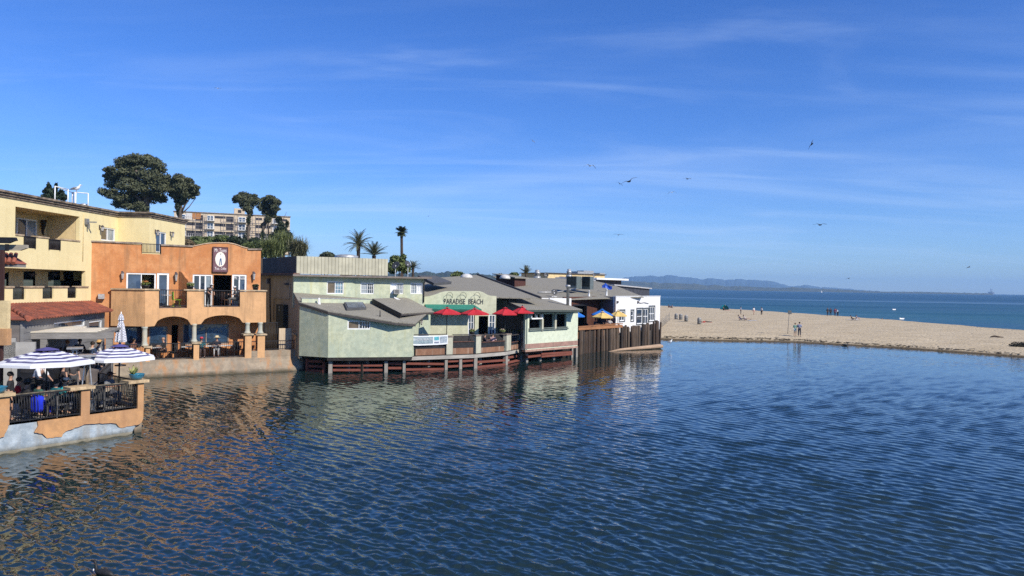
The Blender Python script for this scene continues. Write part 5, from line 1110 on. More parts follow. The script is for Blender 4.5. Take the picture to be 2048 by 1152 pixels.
def euc(name, label, Y, cl, trunkpx, n, size, seed, limbpx=(), ivypx=(), mleaf=None):
    tp = [at(x, y, Y) for x, y, r in trunkpx]; b = Vector((tp[0].x, tp[0].y, gz(tp[0].x, tp[0].y)-0.3)); k = Y/FPX
    tr = [(b, trunkpx[0][2]*k*1.25)] + [(p, t[2]*k) for p, t in zip(tp, trunkpx) if p.z > b.z+0.4]
    lbs = [[(at(x, y, Y+dy), r*k) for x, y, r, dy in lb] for lb in limbpx]
    return tree(name, label, 'tree', tuple(b), tr, pxclumps(cl, Y, seed=seed), n, size, mleaf or M_euc, M_bark, seed, lbs, 'trees on the bluff', ivy=pxclumps(ivypx, Y, seed=seed+1) if ivypx else ())
# the great tree: a wide layered crown
cl = [(272,318,22,10),(250,325,22,12),(295,322,22,12),(315,335,20,13),(240,345,24,14),(272,345,28,16),(305,355,24,15),(328,358,14,12),(222,352,14,9),(230,368,22,11),(258,372,26,15),(290,376,26,15),(318,378,18,13),
      (205,382,11,7),(222,388,18,9),(245,395,22,11),(272,398,22,12),(300,395,20,12),(322,397,14,9),(238,408,16,8),(258,412,18,8),(282,415,16,10),(336,372,9,9),(214,340,7,6)]
euc('eucalyptus_tree', 'huge broad dark eucalyptus standing behind the yellow building roof', 150, cl, [(290,470,9),(291,425,8),(292,400,7),(288,370,5)], 30000, 0.27, 11,
    [[(291,415,5,0),(275,395,3.5,-1),(255,378,2.5,-2),(235,370,1.5,-2)],[(292,410,5,0),(305,390,3.5,1),(318,370,2,2)],[(290,420,4,0),(262,408,3,1),(238,402,2,2),(215,392,1.2,2)],[(292,405,4,0),(282,370,3,-2),(272,340,2,-3)]])
cl = [(358,357,14,9),(345,366,11,9),(375,365,14,9),(388,376,11,8),(362,375,16,10),(350,388,12,10),(372,388,14,9),(384,392,8,6),(394,386,6,5),(356,400,9,8),(366,402,9,7),(342,380,7,7)]
euc('eucalyptus_tree', 'slimmer eucalyptus with bare twigs leaning beside the great tree', 150, cl, [(359,470,4),(360,440,3.6),(361,420,3.4),(362,405,3)], 8500, 0.27, 12,
    [[(361,428,2.4,0),(371,408,1.6,0),(382,394,0.9,0)],[(361,430,1.6,0),(378,414,0.9,1),(392,395,0.6,1)],[(361,420,2.4,0),(352,402,1.8,0),(346,388,1,0)]], [(356,412,6,9),(357,424,4,9)])
cl = [(478,396,12,7),(490,392,13,8),(505,396,12,8),(470,400,7,6),(490,404,14,8),(508,406,9,7),(496,416,10,8),(484,410,7,6),(500,426,6,9),(516,402,7,6)]
euc('eucalyptus_tree', 'left ivy clad eucalyptus standing in front of the condominium', 190, cl, [(494,500,3.2),(496,470,3.0),(498,445,2.6),(498,420,2.2)], 7500, 0.29, 13, [[(498,430,1.6,0),(488,414,1.2,0),(478,400,.8,0)]], [(497,440,5,10),(496,458,5,11),(493,474,7,10),(495,486,8,8)])
cl = [(541,398,12,7),(528,402,10,8),(552,404,10,7),(535,412,13,9),(550,416,10,8),(522,414,8,8),(542,426,12,8),(530,424,8,7),(536,438,8,7),(548,432,6,5),(558,406,5,5)]
euc('eucalyptus_tree', 'right eucalyptus with forked bare stem in front of the condominium', 190, cl, [(524,500,3.0),(525,470,2.8),(527,450,2.4),(534,434,2.2)], 7500, 0.29, 14, [[(526,462,2,0),(532,448,1.6,0),(540,432,1.2,0)],[(538,478,2,2),(536,450,1.6,1),(538,430,1.2,0)]], [(526,452,4,8),(525,470,4.5,10),(524,487,7,9)])
cl = [(558,440,6,7),(562,452,8,8),(556,462,9,7),(568,462,9,7),(574,448,4,6),(576,470,9,8),(550,474,10,8),(566,478,12,8)]
euc('eucalyptus_tree', 'small thin topped tree at the right end of the condominium', 175, cl, [(562,490,1.6),(563,470,1.4),(564,445,0.9),(573,424,0.3)], 3200, 0.34, 15, (), (), M_euc2)
cl = [(98,372,4,6),(96,382,9,6),(105,388,14,6),(110,380,5,5),(100,394,18,6),(122,386,5,6),(126,394,8,6),(112,372,2.5,6)]
euc('cypress_tree', 'dark cypress top peeping over the yellow roof beside the roof railing', 95, cl, [(100,420,3),(99,390,2),(98,366,0.6)], 3800, 0.22, 16, (), (), M_con)
cl = [(655,508,10,5),(648,510,8,4),(664,511,6,3)]
def shrub(name, label, Y, cl, n, size, seed, m, cat='shrub', zb=None, group=None):
    c = pxclumps(cl, Y, seed=seed); bx = c[0][0]; by = c[0][1]; zb = gz(bx, by) if zb is None else zb
    T = Thing(name, label, cat, (bx, by, zb-0.2), group=group, world=True); r = random.Random(seed)
    top = max(q[2] for q in c)
    for k in range(3): q = c[r.randrange(len(c))]; T.part('stem', MB().tube([(bx+r.uniform(-.3,.3), by, zb-0.2), ((bx+q[0])/2, (by+q[1])/2, (zb+q[2])/2), (q[0], q[1], q[2])], [0.16, 0.11, 0.05], 5), M_barkd)
    T.part('foliage', leafmesh('foliage', leaves(c, n, size, seed)-np.array(T.off)), m); return T
shrub('round_tree', 'rounded grey green tree crown just above the ribbed roof screen', 110, [(655,509,10,5),(648,512,8,5),(664,512,6,4),(655,520,9,8)], 1500, 0.28, 21, leafmat('grey_leaf', (0.075, 0.09, 0.055), (0.035, 0.045, 0.025)), 'tree')
# shrubs along the foot of the condominium
for i, (lb, cl, m) in enumerate((('dark green hedge mound below the left condominium balconies', [(395,478,14,6),(420,480,16,7),(445,477,16,7),(410,488,30,8)], M_bush), ('black green shrubs below the middle condominium balconies', [(470,480,14,8),(490,487,14,8),(510,484,12,9),(480,493,22,8)], M_euc2),
      ('brownish dry shrub beside the yellow wing and bare trunk', [(372,484,9,6),(380,488,7,5),(366,489,6,5)], leafmat('dry_leaf', (0.20, 0.15, 0.085), (0.10, 0.075, 0.04))), ('dark shrub between the yellow wing and the bare trunk', [(360,480,6,9),(358,492,8,8)], M_euc2),
      ('low dark shrubs over the right end of the orange parapet', [(500,492,12,6),(516,490,8,8),(488,496,10,5)], M_bush))):
    shrub('shrub', lb, 125-6*i, cl, 2600, 0.30, 40+i, m, group='shrubs on the bluff')
# pampas-like grassy giants: fountains of long arching blades
def fountain(name, label, Y, px, py, wpx, hpx, n, seed, m=None, cat='plant'):
    k = Y/FPX; g = random.Random(seed); b = at(px, py, Y); zb = min(b.z, b.z); T = Thing(name, label, cat, (b.x, b.y, gz(b.x, b.y)-0.2), world=True); V = []
    for _ in range(n):
        a = g.uniform(0, 6.283); e = g.uniform(0.15, 1.0); L_ = hpx*k*g.uniform(0.35, 0.75); out = Vector((math.cos(a), math.sin(a), 0)); w0 = 0.035*g.uniform(0.7, 1.5)*Y/90
        rx = wpx*k*0.5; org = b+Vector((g.gauss(0, rx*0.22), g.gauss(0, rx*0.22), g.uniform(-0.25, 0.22)*hpx*k)); sd = out.cross(Vector((0, 0, 1)))*w0; prev = None
        for i in range(5):
            t = i/4; p = org+out*(rx*e*t*(0.55+0.4*t))+Vector((0, 0, L_*(t*1.3-t*t*(0.2+0.75*e)))); ww = sd*(1-t*0.85)
            if prev: V += [prev[0]-prev[1], prev[0]+prev[1], p+ww, p-ww]
            prev = (p, ww)
    bm_ = b.z-gz(b.x, b.y); T.part('stem', MB().tube([(b.x, b.y, T.off[2]), (b.x+.1, b.y, b.z)], [0.4, 0.2], 6), M_barkd)
    T.part('blades', leafmesh('blades', np.array([tuple(v) for v in V])-np.array(T.off)), m or M_pamp, kind='stuff')
fountain('pampas_clump', 'large pale green arching grass clump right of the orange building', 88, 540, 506, 84, 44, 1700, 31)
fountain('pampas_clump', 'pale dry arching grass clump at the right foot of the bluff', 92, 596, 506, 62, 44, 1200, 32, leafmat('dry_blade', (0.16, 0.15, 0.085), (0.08, 0.085, 0.04)))
fountain('pampas_clump', 'upper grassy clump below the small thin topped tree', 98, 566, 494, 74, 44, 1400, 33)
shrub('shrub', 'mid green bush behind the pale grass clumps on the bluff', 112, [(560,482,16,10),(580,488,16,10),(600,494,14,8),(545,490,14,8)], 3600, 0.28, 34, M_bush, group='shrubs on the bluff')

# ---- palms: fronds are parts
def frond_mesh(name, L_, arch_, droop, nl, lw, ll, taper=True):
    mb = MB(); pts = []; g = random.Random(3)
    for i in range(9):
        t = i/8; pts.append(Vector((L_*t*(1-0.12*t*droop), 0, L_*(arch_*t-droop*t*t))))
    mb.tube(pts, [0.035*(1-0.8*i/8) for i in range(9)], 4)
    for i in range(nl):
        t = 0.12+0.88*i/nl; k = min(int(t*8), 7); f = t*8-k; p = pts[k].lerp(pts[k+1], f); d = (pts[k+1]-pts[k]).normalized(); s_ = ll*math.sin(math.pi*min(1, 0.2+0.75*t))*g.uniform(0.85, 1.1)
        for sg in (-1, 1):
            side = Vector((0, sg, 0)); tip = p+(side*0.85+d*0.55+Vector((0, 0, -0.18)))*s_; w = d*lw; mb.add([p-w, p+w, tip], [(0, 1, 2)])
    return mb.mesh(name)
def palm(name, label, px, ytop, ybase, Y, rings, fmesh, mfr, rtr, lean=0.0, skirt=None):
    c = at(px, ytop, Y); g = random.Random(int(px)); b = Vector((c.x+lean, c.y, gz(c.x, c.y)-0.2)); T = Thing(name, label, 'palm tree', tuple(b), group='palms behind the roofs')
    h = c-b; T.part('trunk', MB().tube([(0, 0, 0), h*0.5+Vector((lean*-0.1, 0, 0)), h*0.93, h], [rtr*1.25, rtr, rtr*0.95, rtr*1.2], 9), M_barkd)
    for nf, el, sc in rings:
        off = g.uniform(0, 6.28)
        for i in range(nf):
            o = link('frond', fmesh, mfr, T.r); o.location = h; az = off+i*6.283/nf+g.uniform(-.15, .15)
            o.rotation_euler = (g.uniform(-.2, .2), -math.radians(el+g.uniform(-9, 9)), az); s_ = sc*g.uniform(0.88, 1.1); o.scale = (s_, s_, s_)
    return T
M_date = leafmat('date_frond', (0.105, 0.100, 0.042), (0.045, 0.055, 0.02)); M_fanp = leafmat('fan_frond', (0.060, 0.075, 0.024), (0.022, 0.032, 0.012))
fm_date = frond_mesh('frond', 2.35, 0.50, 0.62, 30, 0.025, 0.42); fm_fan = frond_mesh('frond_fan', 0.85, 0.15, 0.35, 16, 0.035, 0.42); fm_up = frond_mesh('frond_up', 2.0, 0.35, 0.35, 26, 0.028, 0.45)
palm('date_palm', 'date palm with drooping brown green fronds above the ribbed screen', 717, 492, 540, 105, ((9, 62, 1.2), (10, 30, 1.2), (10, 5, 1.1), (8, -18, 0.95)), fm_date, M_date, 0.26)
palm('date_palm', 'shorter palm with stiff upright fronds right of the drooping date palm', 748, 511, 545, 100, ((9, 60, 1.1), (10, 35, 1.15), (9, 10, 1.05)), fm_up, M_date, 0.24)
palm('fan_palm', 'tall slender fan palm rising alone against the sky', 803, 464, 545, 125, ((8, 75, 1.35), (12, 40, 1.4), (12, 5, 1.4), (12, -30, 1.3)), fm_fan, M_fanp, 0.24, 0.5)
palm('fan_palm', 'small bushy palm right of the satellite dishes', 826, 536, 550, 85, ((8, 60, 0.55), (9, 25, 0.6), (8, 0, 0.6)), fm_up, M_date, 0.15)
palm('fan_palm', 'little dark palm standing behind the shingled roof ridge', 1052, 548, 560, 110, ((9, 70, 0.75), (10, 40, 0.7)), fm_up, M_fanp, 0.15)
shrub('shrub', 'leafy green bush behind the two large satellite dishes', 82, [(790,520,11,9),(800,530,14,12),(785,535,12,12),(812,538,10,9),(806,516,6,8)], 2600, 0.22, 51, M_bush, zb=0.3)
shrub('shrub', 'green bush left of the white skylight dome on the roofline', 100, [(916,548,10,4),(910,551,8,4),(922,551,8,4)], 900, 0.25, 52, M_bush, zb=0.3); shrub('shrub', 'pale green bush behind the dormer on the roofline', 100, [(1029,549,8,4),(1024,552,7,4),(1000,551,7,3)], 900, 0.22, 53, M_bush, zb=0.3)

# ---- condominium on the bluff
CY = 235.0; FCn = Fac(A2(346, 232), A2(578, 245))
CT = Thing('condominium', 'cream four storey condominium with white balconies and scaffolding on the bluff', 'building', (FCn.P(18, 0).x, FCn.P(18, 0).y, 16), world=True)
M_cc = stucco('condo_cream', (0.62, 0.50, 0.36), (0.45, 0.36, 0.26), (0.58, 0.47, 0.33), pa=0.2); M_cb = mat('condo_band', (0.60, 0.58, 0.54), 0.7, 0.1); M_sc = mat('scaffold', (0.24, 0.21, 0.20), 0.6, 0.2); M_cd = mat('condo_dark', (0.045, 0.045, 0.055), 0.9, 0.2)
ct = FCn.q(430, 427)[1]; cb_ = 15.0; n_bay = 5; CTd = -9
CT.part('wall', MB().slab(FCn, [(0, cb_), (FCn.len, cb_), (FCn.len, ct), (0, ct)], -10, 0.0), M_cc)
CT.part('roof_edge', MB().fbox(FCn, -0.3, ct, FCn.len+0.2, ct+0.25, -10.2, 0.3), M_capg)
a, b, c, d = FCn.rect(468, 418, 489, 428, -3); tw = CT.part('stair_tower', MB().fbox(FCn, a, ct-1, c, d, -5, -1), M_cc); CT.part('tower_window', MB().fbox(FCn, a+1.2, d-1.4, a+2.2, d-0.5, -1.0, -0.9), M_cd, tw)
flr = [FCn.q(430, y)[1] for y in (443, 459.5, 475)]
for z in flr:
    CT.part('floor_band', MB().fbox(FCn, 0.1, z-0.55, FCn.len-0.1, z, 0.002, 0.25), M_cc)
bays = [(352, 372, 'balcony'), (373, 390, 'blank'), (391, 406, 'dark'), (413, 428, 'balcony'), (429, 451, 'blank'), (452, 467, 'dark'), (476, 492, 'balcony'), (511, 524, 'blank'), (527, 541, 'blank'), (545, 560, 'balcony'), (562, 574, 'blank')]
zl = [ct-0.15] + flr
for x0, x1, kind in bays:
    a, c = FCn.q(x0, 450)[0], FCn.q(x1, 450)[0]
    for k in range(3):
        z1 = zl[k]-0.6; z0 = flr[k]+0.02
        if kind == 'dark' or (k == 2 and kind != 'balcony'):
            CT.part('loggia_shade', MB().fbox(FCn, a, z0, c, z1, 0.003, 0.03), M_cd)  # flat dark panel standing in for the shade inside a recess
            if k == 2:
                m_ = MB().fbox(FCn, a, z0+0.9, c, z0+1.0, 1.1, 1.18).fbox(FCn, a, z0, c, z0+0.12, 0.032, 1.2)
                for j in range(5): m_.fbox(FCn, a+(c-a)*j/4-0.05, z0+0.12, a+(c-a)*j/4+0.05, z0+0.9, 1.11, 1.17)
                CT.part('balcony', m_, M_cb)
        elif kind == 'blank':
            CT.part('loggia_shade', MB().fbox(FCn, a, z0+(z1-z0)*0.56, c, z1, 0.003, 0.03), M_cd)  # dark strip standing in for the shadow gap under the floor band
        elif kind == 'balcony':
            w_ = CT.part('window', MB().fbox(FCn, a+0.1, z0+0.1, c-0.1, z1, 0.003, 0.05), M_white)
            CT.part('pane', MB().fbox(FCn, a+0.3, z0+0.3, (a+c)/2-0.08, z1-0.15, 0.052, 0.08), M_pane2, w_); CT.part('pane', MB().fbox(FCn, (a+c)/2+0.08, z0+0.3, c-0.3, z1-0.15, 0.052, 0.08), M_pane2, w_)
            m_ = MB().fbox(FCn, a-0.2, z0+0.9, c+0.2, z0+1.02, 1.2, 1.28).fbox(FCn, a-0.2, z0, c+0.2, z0+0.14, 0.082, 1.3)
            for j in range(6): m_.fbox(FCn, a-.15+(c-a+.3)*j/5-0.05, z0+0.14, a-.15+(c-a+.3)*j/5+0.05, z0+0.9, 1.21, 1.27)
            CT.part('balcony', m_, M_cb)
for x in (388.5, 397): a = FCn.q(x, 432)[0]; CT.part('boarding', MB().fbox(FCn, a-0.6, flr[0]+0.5, a+0.7, ct-0.2, 0.035, 0.06), mat('osb_board', (0.45, 0.20, 0.07), 0.8, 0.15))
a = FCn.q(380, 432)[0]; CT.part('boarding', MB().fbox(FCn, a-1.1, flr[0]+0.4, a+1.1, ct-0.2, 0.034, 0.05), M_cb)
for i, (x0, x1) in enumerate(((372, 410), (406, 414), (447, 474), (501, 548), (468, 476), (504, 510))):
    a, c = FCn.q(x0, 450)[0], FCn.q(x1, 450)[0]; m_ = MB()
    ST_ = Thing('scaffold_tower', ('wide grey scaffold on the left condominium bays', 'narrow grey scaffold tower between left condominium bays', 'grey scaffold beside the middle condominium stair', 'wide grey scaffold on the right condominium bays', 'slim scaffold by the condominium stair tower', 'slim scaffold behind the left ivy clad eucalyptus')[i], 'scaffold', FCn.P((a+c)/2, 15.5, 1.6), group='scaffolds on the condominium', world=True)
    for k in range(max(2, int((c-a)/2.2)+1)):
        x = a+(c-a)*k/max(1, int((c-a)/2.2)); ST_.part('standard', MB().fbox(FCn, x-0.06, 15.5, x+0.06, ct-0.3, 1.55, 1.67), M_sc)
    for z in [f+dz for f in flr for dz in (-0.1, 0.9)]: ST_.part('ledger', MB().fbox(FCn, a-0.3, z, c+0.3, z+0.09, 1.50, 1.54), M_sc)

# ---- plant on the roofs
def dish(label, px, py, r_px, Y, azim, tilt, zroof=None, dark=True, arm=True):
    c = at(px, py, Y); r = r_px*Y/FPX; zr = c.z-1.6*r-0.3 if zroof is None else zroof
    T = Thing('satellite_dish', label, 'satellite dish', (c.x, c.y, zr), group='satellite dishes on the roofs'); hc = Vector((0, 0, c.z-zr)); d = Vector((math.sin(azim)*math.cos(tilt), -math.cos(azim)*math.cos(tilt), math.sin(tilt))); x = d.orthogonal().normalized(); y = d.cross(x)
    vs = []; fs = []; n = 18
    for i, (rr_, dd) in enumerate(((0.02, -0.16), (0.4, -0.13), (0.75, -0.07), (1.0, 0.0), (1.0, -0.03), (0.7, -0.11), (0.02, -0.2))):
        vs += [hc+(x*math.cos(6.283*k/n)+y*math.sin(6.283*k/n))*r*rr_+d*r*dd*1.2 for k in range(n)]
    for i in range(6): fs += [(i*n+k, i*n+(k+1)%n, (i+1)*n+(k+1)%n, (i+1)*n+k) for k in range(n)]
    T.part('reflector', MB().add(vs, fs, True), mat('dish_dark', (0.045, 0.047, 0.05), 0.55, 0.1) if dark else M_gal)
    T.part('mast', MB().tube([(0, 0, 0), (0, 0, hc.z-0.5*r), tuple(hc-d*r*0.15)], max(0.03, r*0.08), 7), M_white); T.part('foot', MB().box(-.25, -.06, 0, .25, .06, .06).box(-.06, -.25, 0.002, .06, .25, .058), M_white)
    if arm: T.part('feed_arm', MB().tube([tuple(hc-y*r*0.9), tuple(hc+d*r*0.75-y*r*0.2)], max(0.02, r*0.05), 5), M_white)
dish('large dark satellite dish, left of the pair right of the ribbed screen', 791, 530, 9, 60, -0.5, 0.6, 6.5); dish('large dark satellite dish, right of the pair before the green bush', 816, 527.5, 7.5, 60.5, 0.9, 0.5, 6.5)
pr_ = RK.hit(1109, 594); dish('dark satellite dish on a white foot in the middle of the long roof', 1109, 584, 6.3, pr_.y, 0.2, 0.4, pr_.z); pr_ = RB.hit(1057, 598) if False else at(1057, 597.5, 64); dish('dark satellite dish behind the pavilion roof edge', 1057, 591, 5.5, 64, -0.9, 0.5, pr_.z)
dish('dark satellite dish on the ridge beside the mushroom vent', 1092, 549.5, 5.2, 94, 0.1, 0.4, 6.9); dish('small dark satellite dish on the far ridge by white equipment', 1188, 549.5, 3.6, 96, 0.1, 0.4, 6.8)
def ac_unit(label, x0, y0, x1, y1, xs, Y):
    a = at(x0, y1, Y); b = at(xs, y1, Y-0.6); c = at(x1, y1+0.5, Y+1.0); h = (y1-y0)*Y/FPX; T = Thing('air_handler', label, 'air handler', tuple(b), group='air handlers on the long roof', world=True)
    u = Vector((b.x-a.x, b.y-a.y, 0)); v = Vector((c.x-b.x, c.y-b.y, 0)); o = Vector((a.x, a.y, b.z-0.2)); up = Vector((0, 0, h+0.2))
    T.part('casing', MB().add([o, o+u, o+u+v, o+v, o+up, o+u+up, o+u+v+up, o+v+up], [(0,3,2,1),(4,5,6,7),(0,1,5,4),(1,2,6,5),(2,3,7,6),(3,0,4,7)]), mat('green_grey_casing', (0.13, 0.155, 0.145), 0.55, 0.12))
    F = Fac((a.x, a.y), (b.x, b.y)); T.part('louvre', MB().fbox(F, 0.06, b.z+0.1, F.len-0.06, b.z+h-0.08, 0.003, 0.03), mat('dark_louvre', (0.022, 0.03, 0.028), 0.6, 0.2))
ac_unit('left dark green air handler box on the long shingled roof', 1132.5, 552.5, 1163, 573, 1153, 76.0); ac_unit('right dark green air handler box on the long shingled roof', 1163.5, 553, 1187, 575, 1180, 77.5)
def mushroom(label, px, y0, y1, Y, w):
    b = at(px, y1, Y); h = (y1-y0)*Y/FPX; r = w/2*Y/FPX; T = Thing('roof_ventilator', label, 'roof ventilator', tuple(b), group='mushroom ventilators on the ridge')
    T.part('curb', MB().lathe((0, 0, -0.3), [(r*1.25, 0), (r*1.2, 0.34), (r*0.8, 0.36)], 12), M_gal); T.part('hood', MB().lathe((0, 0, 0.05), [(r*0.8, 0), (r*0.85, h*0.35), (r*1.0, h*0.42), (r*1.0, h*0.62), (r*0.7, h*0.66), (r*0.75, h*0.92), (r*0.3, h*0.98)], 14), M_gal)
mushroom('pale mushroom ventilator at the left of the far roof ridge', 1074.5, 540, 553.5, 97, 12); mushroom('pale mushroom ventilator above the dark air handlers', 1138, 538.5, 551, 98, 10)
for i, (x, y0, y1) in enumerate(((1178, 571, 592.5), (1213, 577, 591))):
    p = RK.hit(x, y1); T = Thing('roof_vent_pipe', ('short white vent pipe on the long roof below the air handlers', 'white vent pipe with a blue tarp tied round it')[i], 'vent pipe', tuple(p)); T.part('pipe', MB().lathe((0, 0, -0.1), [(0.16, 0), (0.10, 0.15), (0.10, (y1-y0)*p.y/FPX*(0.55 if i == 0 else 1)), (0.14, (y1-y0)*p.y/FPX*(0.56 if i == 0 else 1.02)), (0.03, (y1-y0)*p.y/FPX*(.62 if i == 0 else 1.1))], 10), M_white)
p = RK.hit(1214, 584); tv = []; g = random.Random(8)
for i in range(7):
    for j in range(4): tv.append(p+Vector((-0.55+1.1*i/6, g.uniform(-.12, .12), 0.35+0.2*j/3*2+g.uniform(-.1, .1)+0.15*math.sin(i))))
solo('blue_tarp', MB().add(tv, [(i*4+j, i*4+j+4, i*4+j+5, i*4+j+1) for i in range(6) for j in range(3)], False), mat('blue_tarp', (0.02, 0.10, 0.55), 0.5, 0.2, 6), 'crumpled bright blue tarp over the vents on the long roof', 'tarp', origin=tuple(p))
c0 = RK.hit(1076, 587); c1 = RK.hit(1112, 587); c2 = RK.hit(1162, 578); c3 = RK.hit(1166, 576)
solo('gas_pipe', MB().tube([q+Vector((0, 0, 0.12)) for q in (c0, c1, c2, c3)], 0.06, 6), M_gal, 'long pale pipe run lying across the long roof to the air handlers', 'pipe', origin=tuple(c1))
# buildings further back on the ridge
XB = Thing('cream_building', 'long low cream building behind the shingled ridge with flat roof', 'building', at(1150, 560, 112), world=True); Fx = Fac(A2(1095, 110), A2(1209, 118)); zx = Fx.q(1150, 548.5)[1]
XB.part('wall', MB().slab(Fx, [(0, 0.4), (Fx.len, 0.4), (Fx.len, zx), (0, zx)], -6, 0), M_yels); XB.part('roof_edge', MB().fbox(Fx, -0.2, zx, Fx.len+0.2, zx+0.12, -6.2, 0.2), M_fascia)
a, b, c, d = Fx.rect(1119, 553, 1140, 558); XB.part('window_band', MB().fbox(Fx, a, b, c, d, 0.003, 0.05), M_capg)
for i, (x0, x1, y0) in enumerate(((1151, 1163, 543), (1163, 1183, 541.5), (1195, 1205, 546))): a, b, c, d = Fx.rect(x0, y0, x1, 548.5, -3); XB.part('roof_equipment', MB().fbox(Fx, a, zx+0.12, c, d, -4, -2.5), M_gal)
YB = Thing('flat_canopy_building', 'dark building with a white flat canopy roof left of the sea view', 'building', at(1220, 565, 100), world=True); Fy = Fac(A2(1188, 98), A2(1252, 106)); a, b, c, d = Fy.rect(1188, 556.5, 1252, 560)
YB.part('canopy', MB().fbox(Fy, 0, b, Fy.len, d, -6, 0.4), M_white); YB.part('wall', MB().slab(Fy, [(0.3, 0.4), (Fy.len-0.9, 0.4), (Fy.len-0.9, b-0.002), (0.3, b-0.002)], -5.5, -0.3), M_cd)
ZB = Thing('dark_shed_roof', 'dark low roofed building beyond the long roof at the sea side', 'building', at(1265, 590, 92), world=True); Fz = Fac(A2(1226, 90), A2(1299, 97)); q0, q1 = Fz.q(1230, 571), Fz.q(1299, 578)
ZB.part('wall', MB().slab(Fz, [(0, 0.4), (Fz.len, 0.4), (Fz.len, q1[1]), (0, q0[1])], -7, 0), mat('slate_wall', (0.05, 0.055, 0.07), 0.7, 0.2)); ZB.part('roof', MB().slab(Fz, [(-0.1, q0[1]), (Fz.len+0.2, q1[1]), (Fz.len+0.2, q1[1]+0.14), (-0.1, q0[1]+0.14)], -7.2, 0.25), mat('pale_roof', (0.42, 0.42, 0.42), 0.7, 0.1))
# ================================================================== NEAR PATIO
PF = Fac((-17.2, 24.9), (-14.38, 28.96)); PZ = 0.95
NT = Thing('patio_terrace', 'waterside patio with peeling orange plaster over blue grey concrete and iron railings', 'terrace', (PF.P(0, 0).x, PF.P(0, 0).y, 0), world=True)
sE = PF.len; sB = PF.q(260.5, 869)[0]; sW = -7.0
M_patio = stucco('patio_plaster', (0.56, 0.30, 0.13), (0.33, 0.17, 0.085), (0.47, 0.265, 0.13), pa=0.6)
bz = [(sW, -0.7), (sB-0.25, -0.7), (sB, 0.0), (sE-0.02, 0.62), (sE-0.02, PZ), (sW, PZ)]
NT.part('retaining_wall', MB().slab(PF, bz, -0.5, 0.0), M_blueg)
NT.part('footing', MB().slab(PF, [(sW, -0.7), (sB-0.2, -0.7), (sB+0.04, 0.10), (sW, 0.10)], -0.1, 0.09), stucco('pale_footing', (0.52, 0.49, 0.40), (0.24, 0.21, 0.15), (0.42, 0.40, 0.33), pa=0.7, tide=(0.16, 0.14, 0.09)))
NT.part('ledge', MB().slab(PF, [(sW, 0.102), (sB+0.08, 0.102), (sB+0.16, 0.34), (sW, 0.34)], -0.1, 0.035), M_blueg)
def jag(pts, amp, seed):
    g = random.Random(seed); out = []
    for i in range(len(pts)-1):
        a, b = pts[i], pts[i+1]; k = max(1, int(math.hypot(b[0]-a[0], b[1]-a[1])/5))
        for j in range(k): t = j/k; out.append((a[0]+(b[0]-a[0])*t+g.uniform(-amp, amp), a[1]+(b[1]-a[1])*t+g.uniform(-amp, amp)))
    return out+[pts[-1]]
edge = jag([(288.5, 838), (279, 849), (239, 856), (233, 848), (222, 845.5), (187.5, 848), (169, 848.6), (150, 855.6), (130, 863.4), (123, 872.8), (94, 877.5), (84, 866.5), (69, 866), (76.6, 852.5)], 0.8, 3)
pl = [PF.q(x, y, 0.06) for x, y in edge]; pl = [(min(a, sE-0.01), z) for a, z in pl]
NT.part('plaster', MB().slab(PF, pl + [(PF.q(75, 846, 0.06)[0], PZ+0.02), (sE+0.0, PZ+0.02), (sE+0.0, 0.62)], 0.003, 0.065), M_patio)
e2 = jag([(16.4, 852.5), (12.5, 862), (7.8, 872.8), (-2, 877), (-30, 884), (-60, 880)], 0.8, 5); pl2 = [PF.q(x, y, 0.06) for x, y in e2]
NT.part('plaster', MB().slab(PF, pl2 + [(pl2[-1][0], PZ+0.02), (PF.q(16.4, 852, 0.06)[0], PZ+0.02)], 0.003, 0.066), M_patio)
Rc = PF.P(sE, 0); Qc = Vector((-17.6, 31.6, 0)); BK = Vector((-24.3, 43.4, 0)); Q2 = Vector((-19.7, 36.6, 0)); Q3 = Vector((-22.3, 40.2, 0))
NT.part('floor', MB().plate([PF.P(sW, PZ, -0.02), PF.P(sE-0.03, PZ, -0.02), (Qc.x, Qc.y, PZ), (Q2.x, Q2.y, PZ), (Q3.x, Q3.y, PZ), (BK.x, BK.y, PZ), (-25.5, 44, PZ), (-25.5, 30, PZ)], 0.18), mat('patio_paving', (0.27, 0.25, 0.22), 0.9, 0.2, 1.5, bmp=0.3))
for A_, B_ in ((Rc, Qc), (Qc, Q2), (Q2, Q3), (Q3, BK)):
    Fq = Fac((A_.x, A_.y), (B_.x, B_.y)); NT.part('retaining_wall', MB().slab(Fq, [(0.06 if A_ is Rc else 0, -0.7), (Fq.len, -0.7), (Fq.len, PZ+0.1), (0.06 if A_ is Rc else 0, PZ+0.1)], -0.28, -0.002), M_conc)
def ppillar(x0, x1, yt, cap=(0.2, 0.2)):
    a, c = PF.q(x0, 810)[0], PF.q(x1, 810)[0]; c = min(c, sE); zt = PF.q((x0+x1)/2, yt)[1]
    p = NT.part('pillar', MB().fbox(PF, a, PZ+0.021, c, zt, -0.28, 0.067), M_patio); NT.part('cap', MB().fbox(PF, a-cap[0], zt, c+cap[1], zt+0.11, -0.42, 0.17), mat('sandstone_cap', (0.58, 0.42, 0.24), 0.9, 0.2, 4, bmp=0.4), p); return zt+0.11
zc0 = ppillar(-8, 17.5, 793, (0.1, 0.14)); zc1 = ppillar(160.5, 178, 778, (0.42, 0.14)); zc2 = ppillar(273.5, 289.5, 765, (0.42, 0.16))
M_goldrail = mat('worn_rail', (0.20, 0.165, 0.11), 0.5, 0.3, 5)
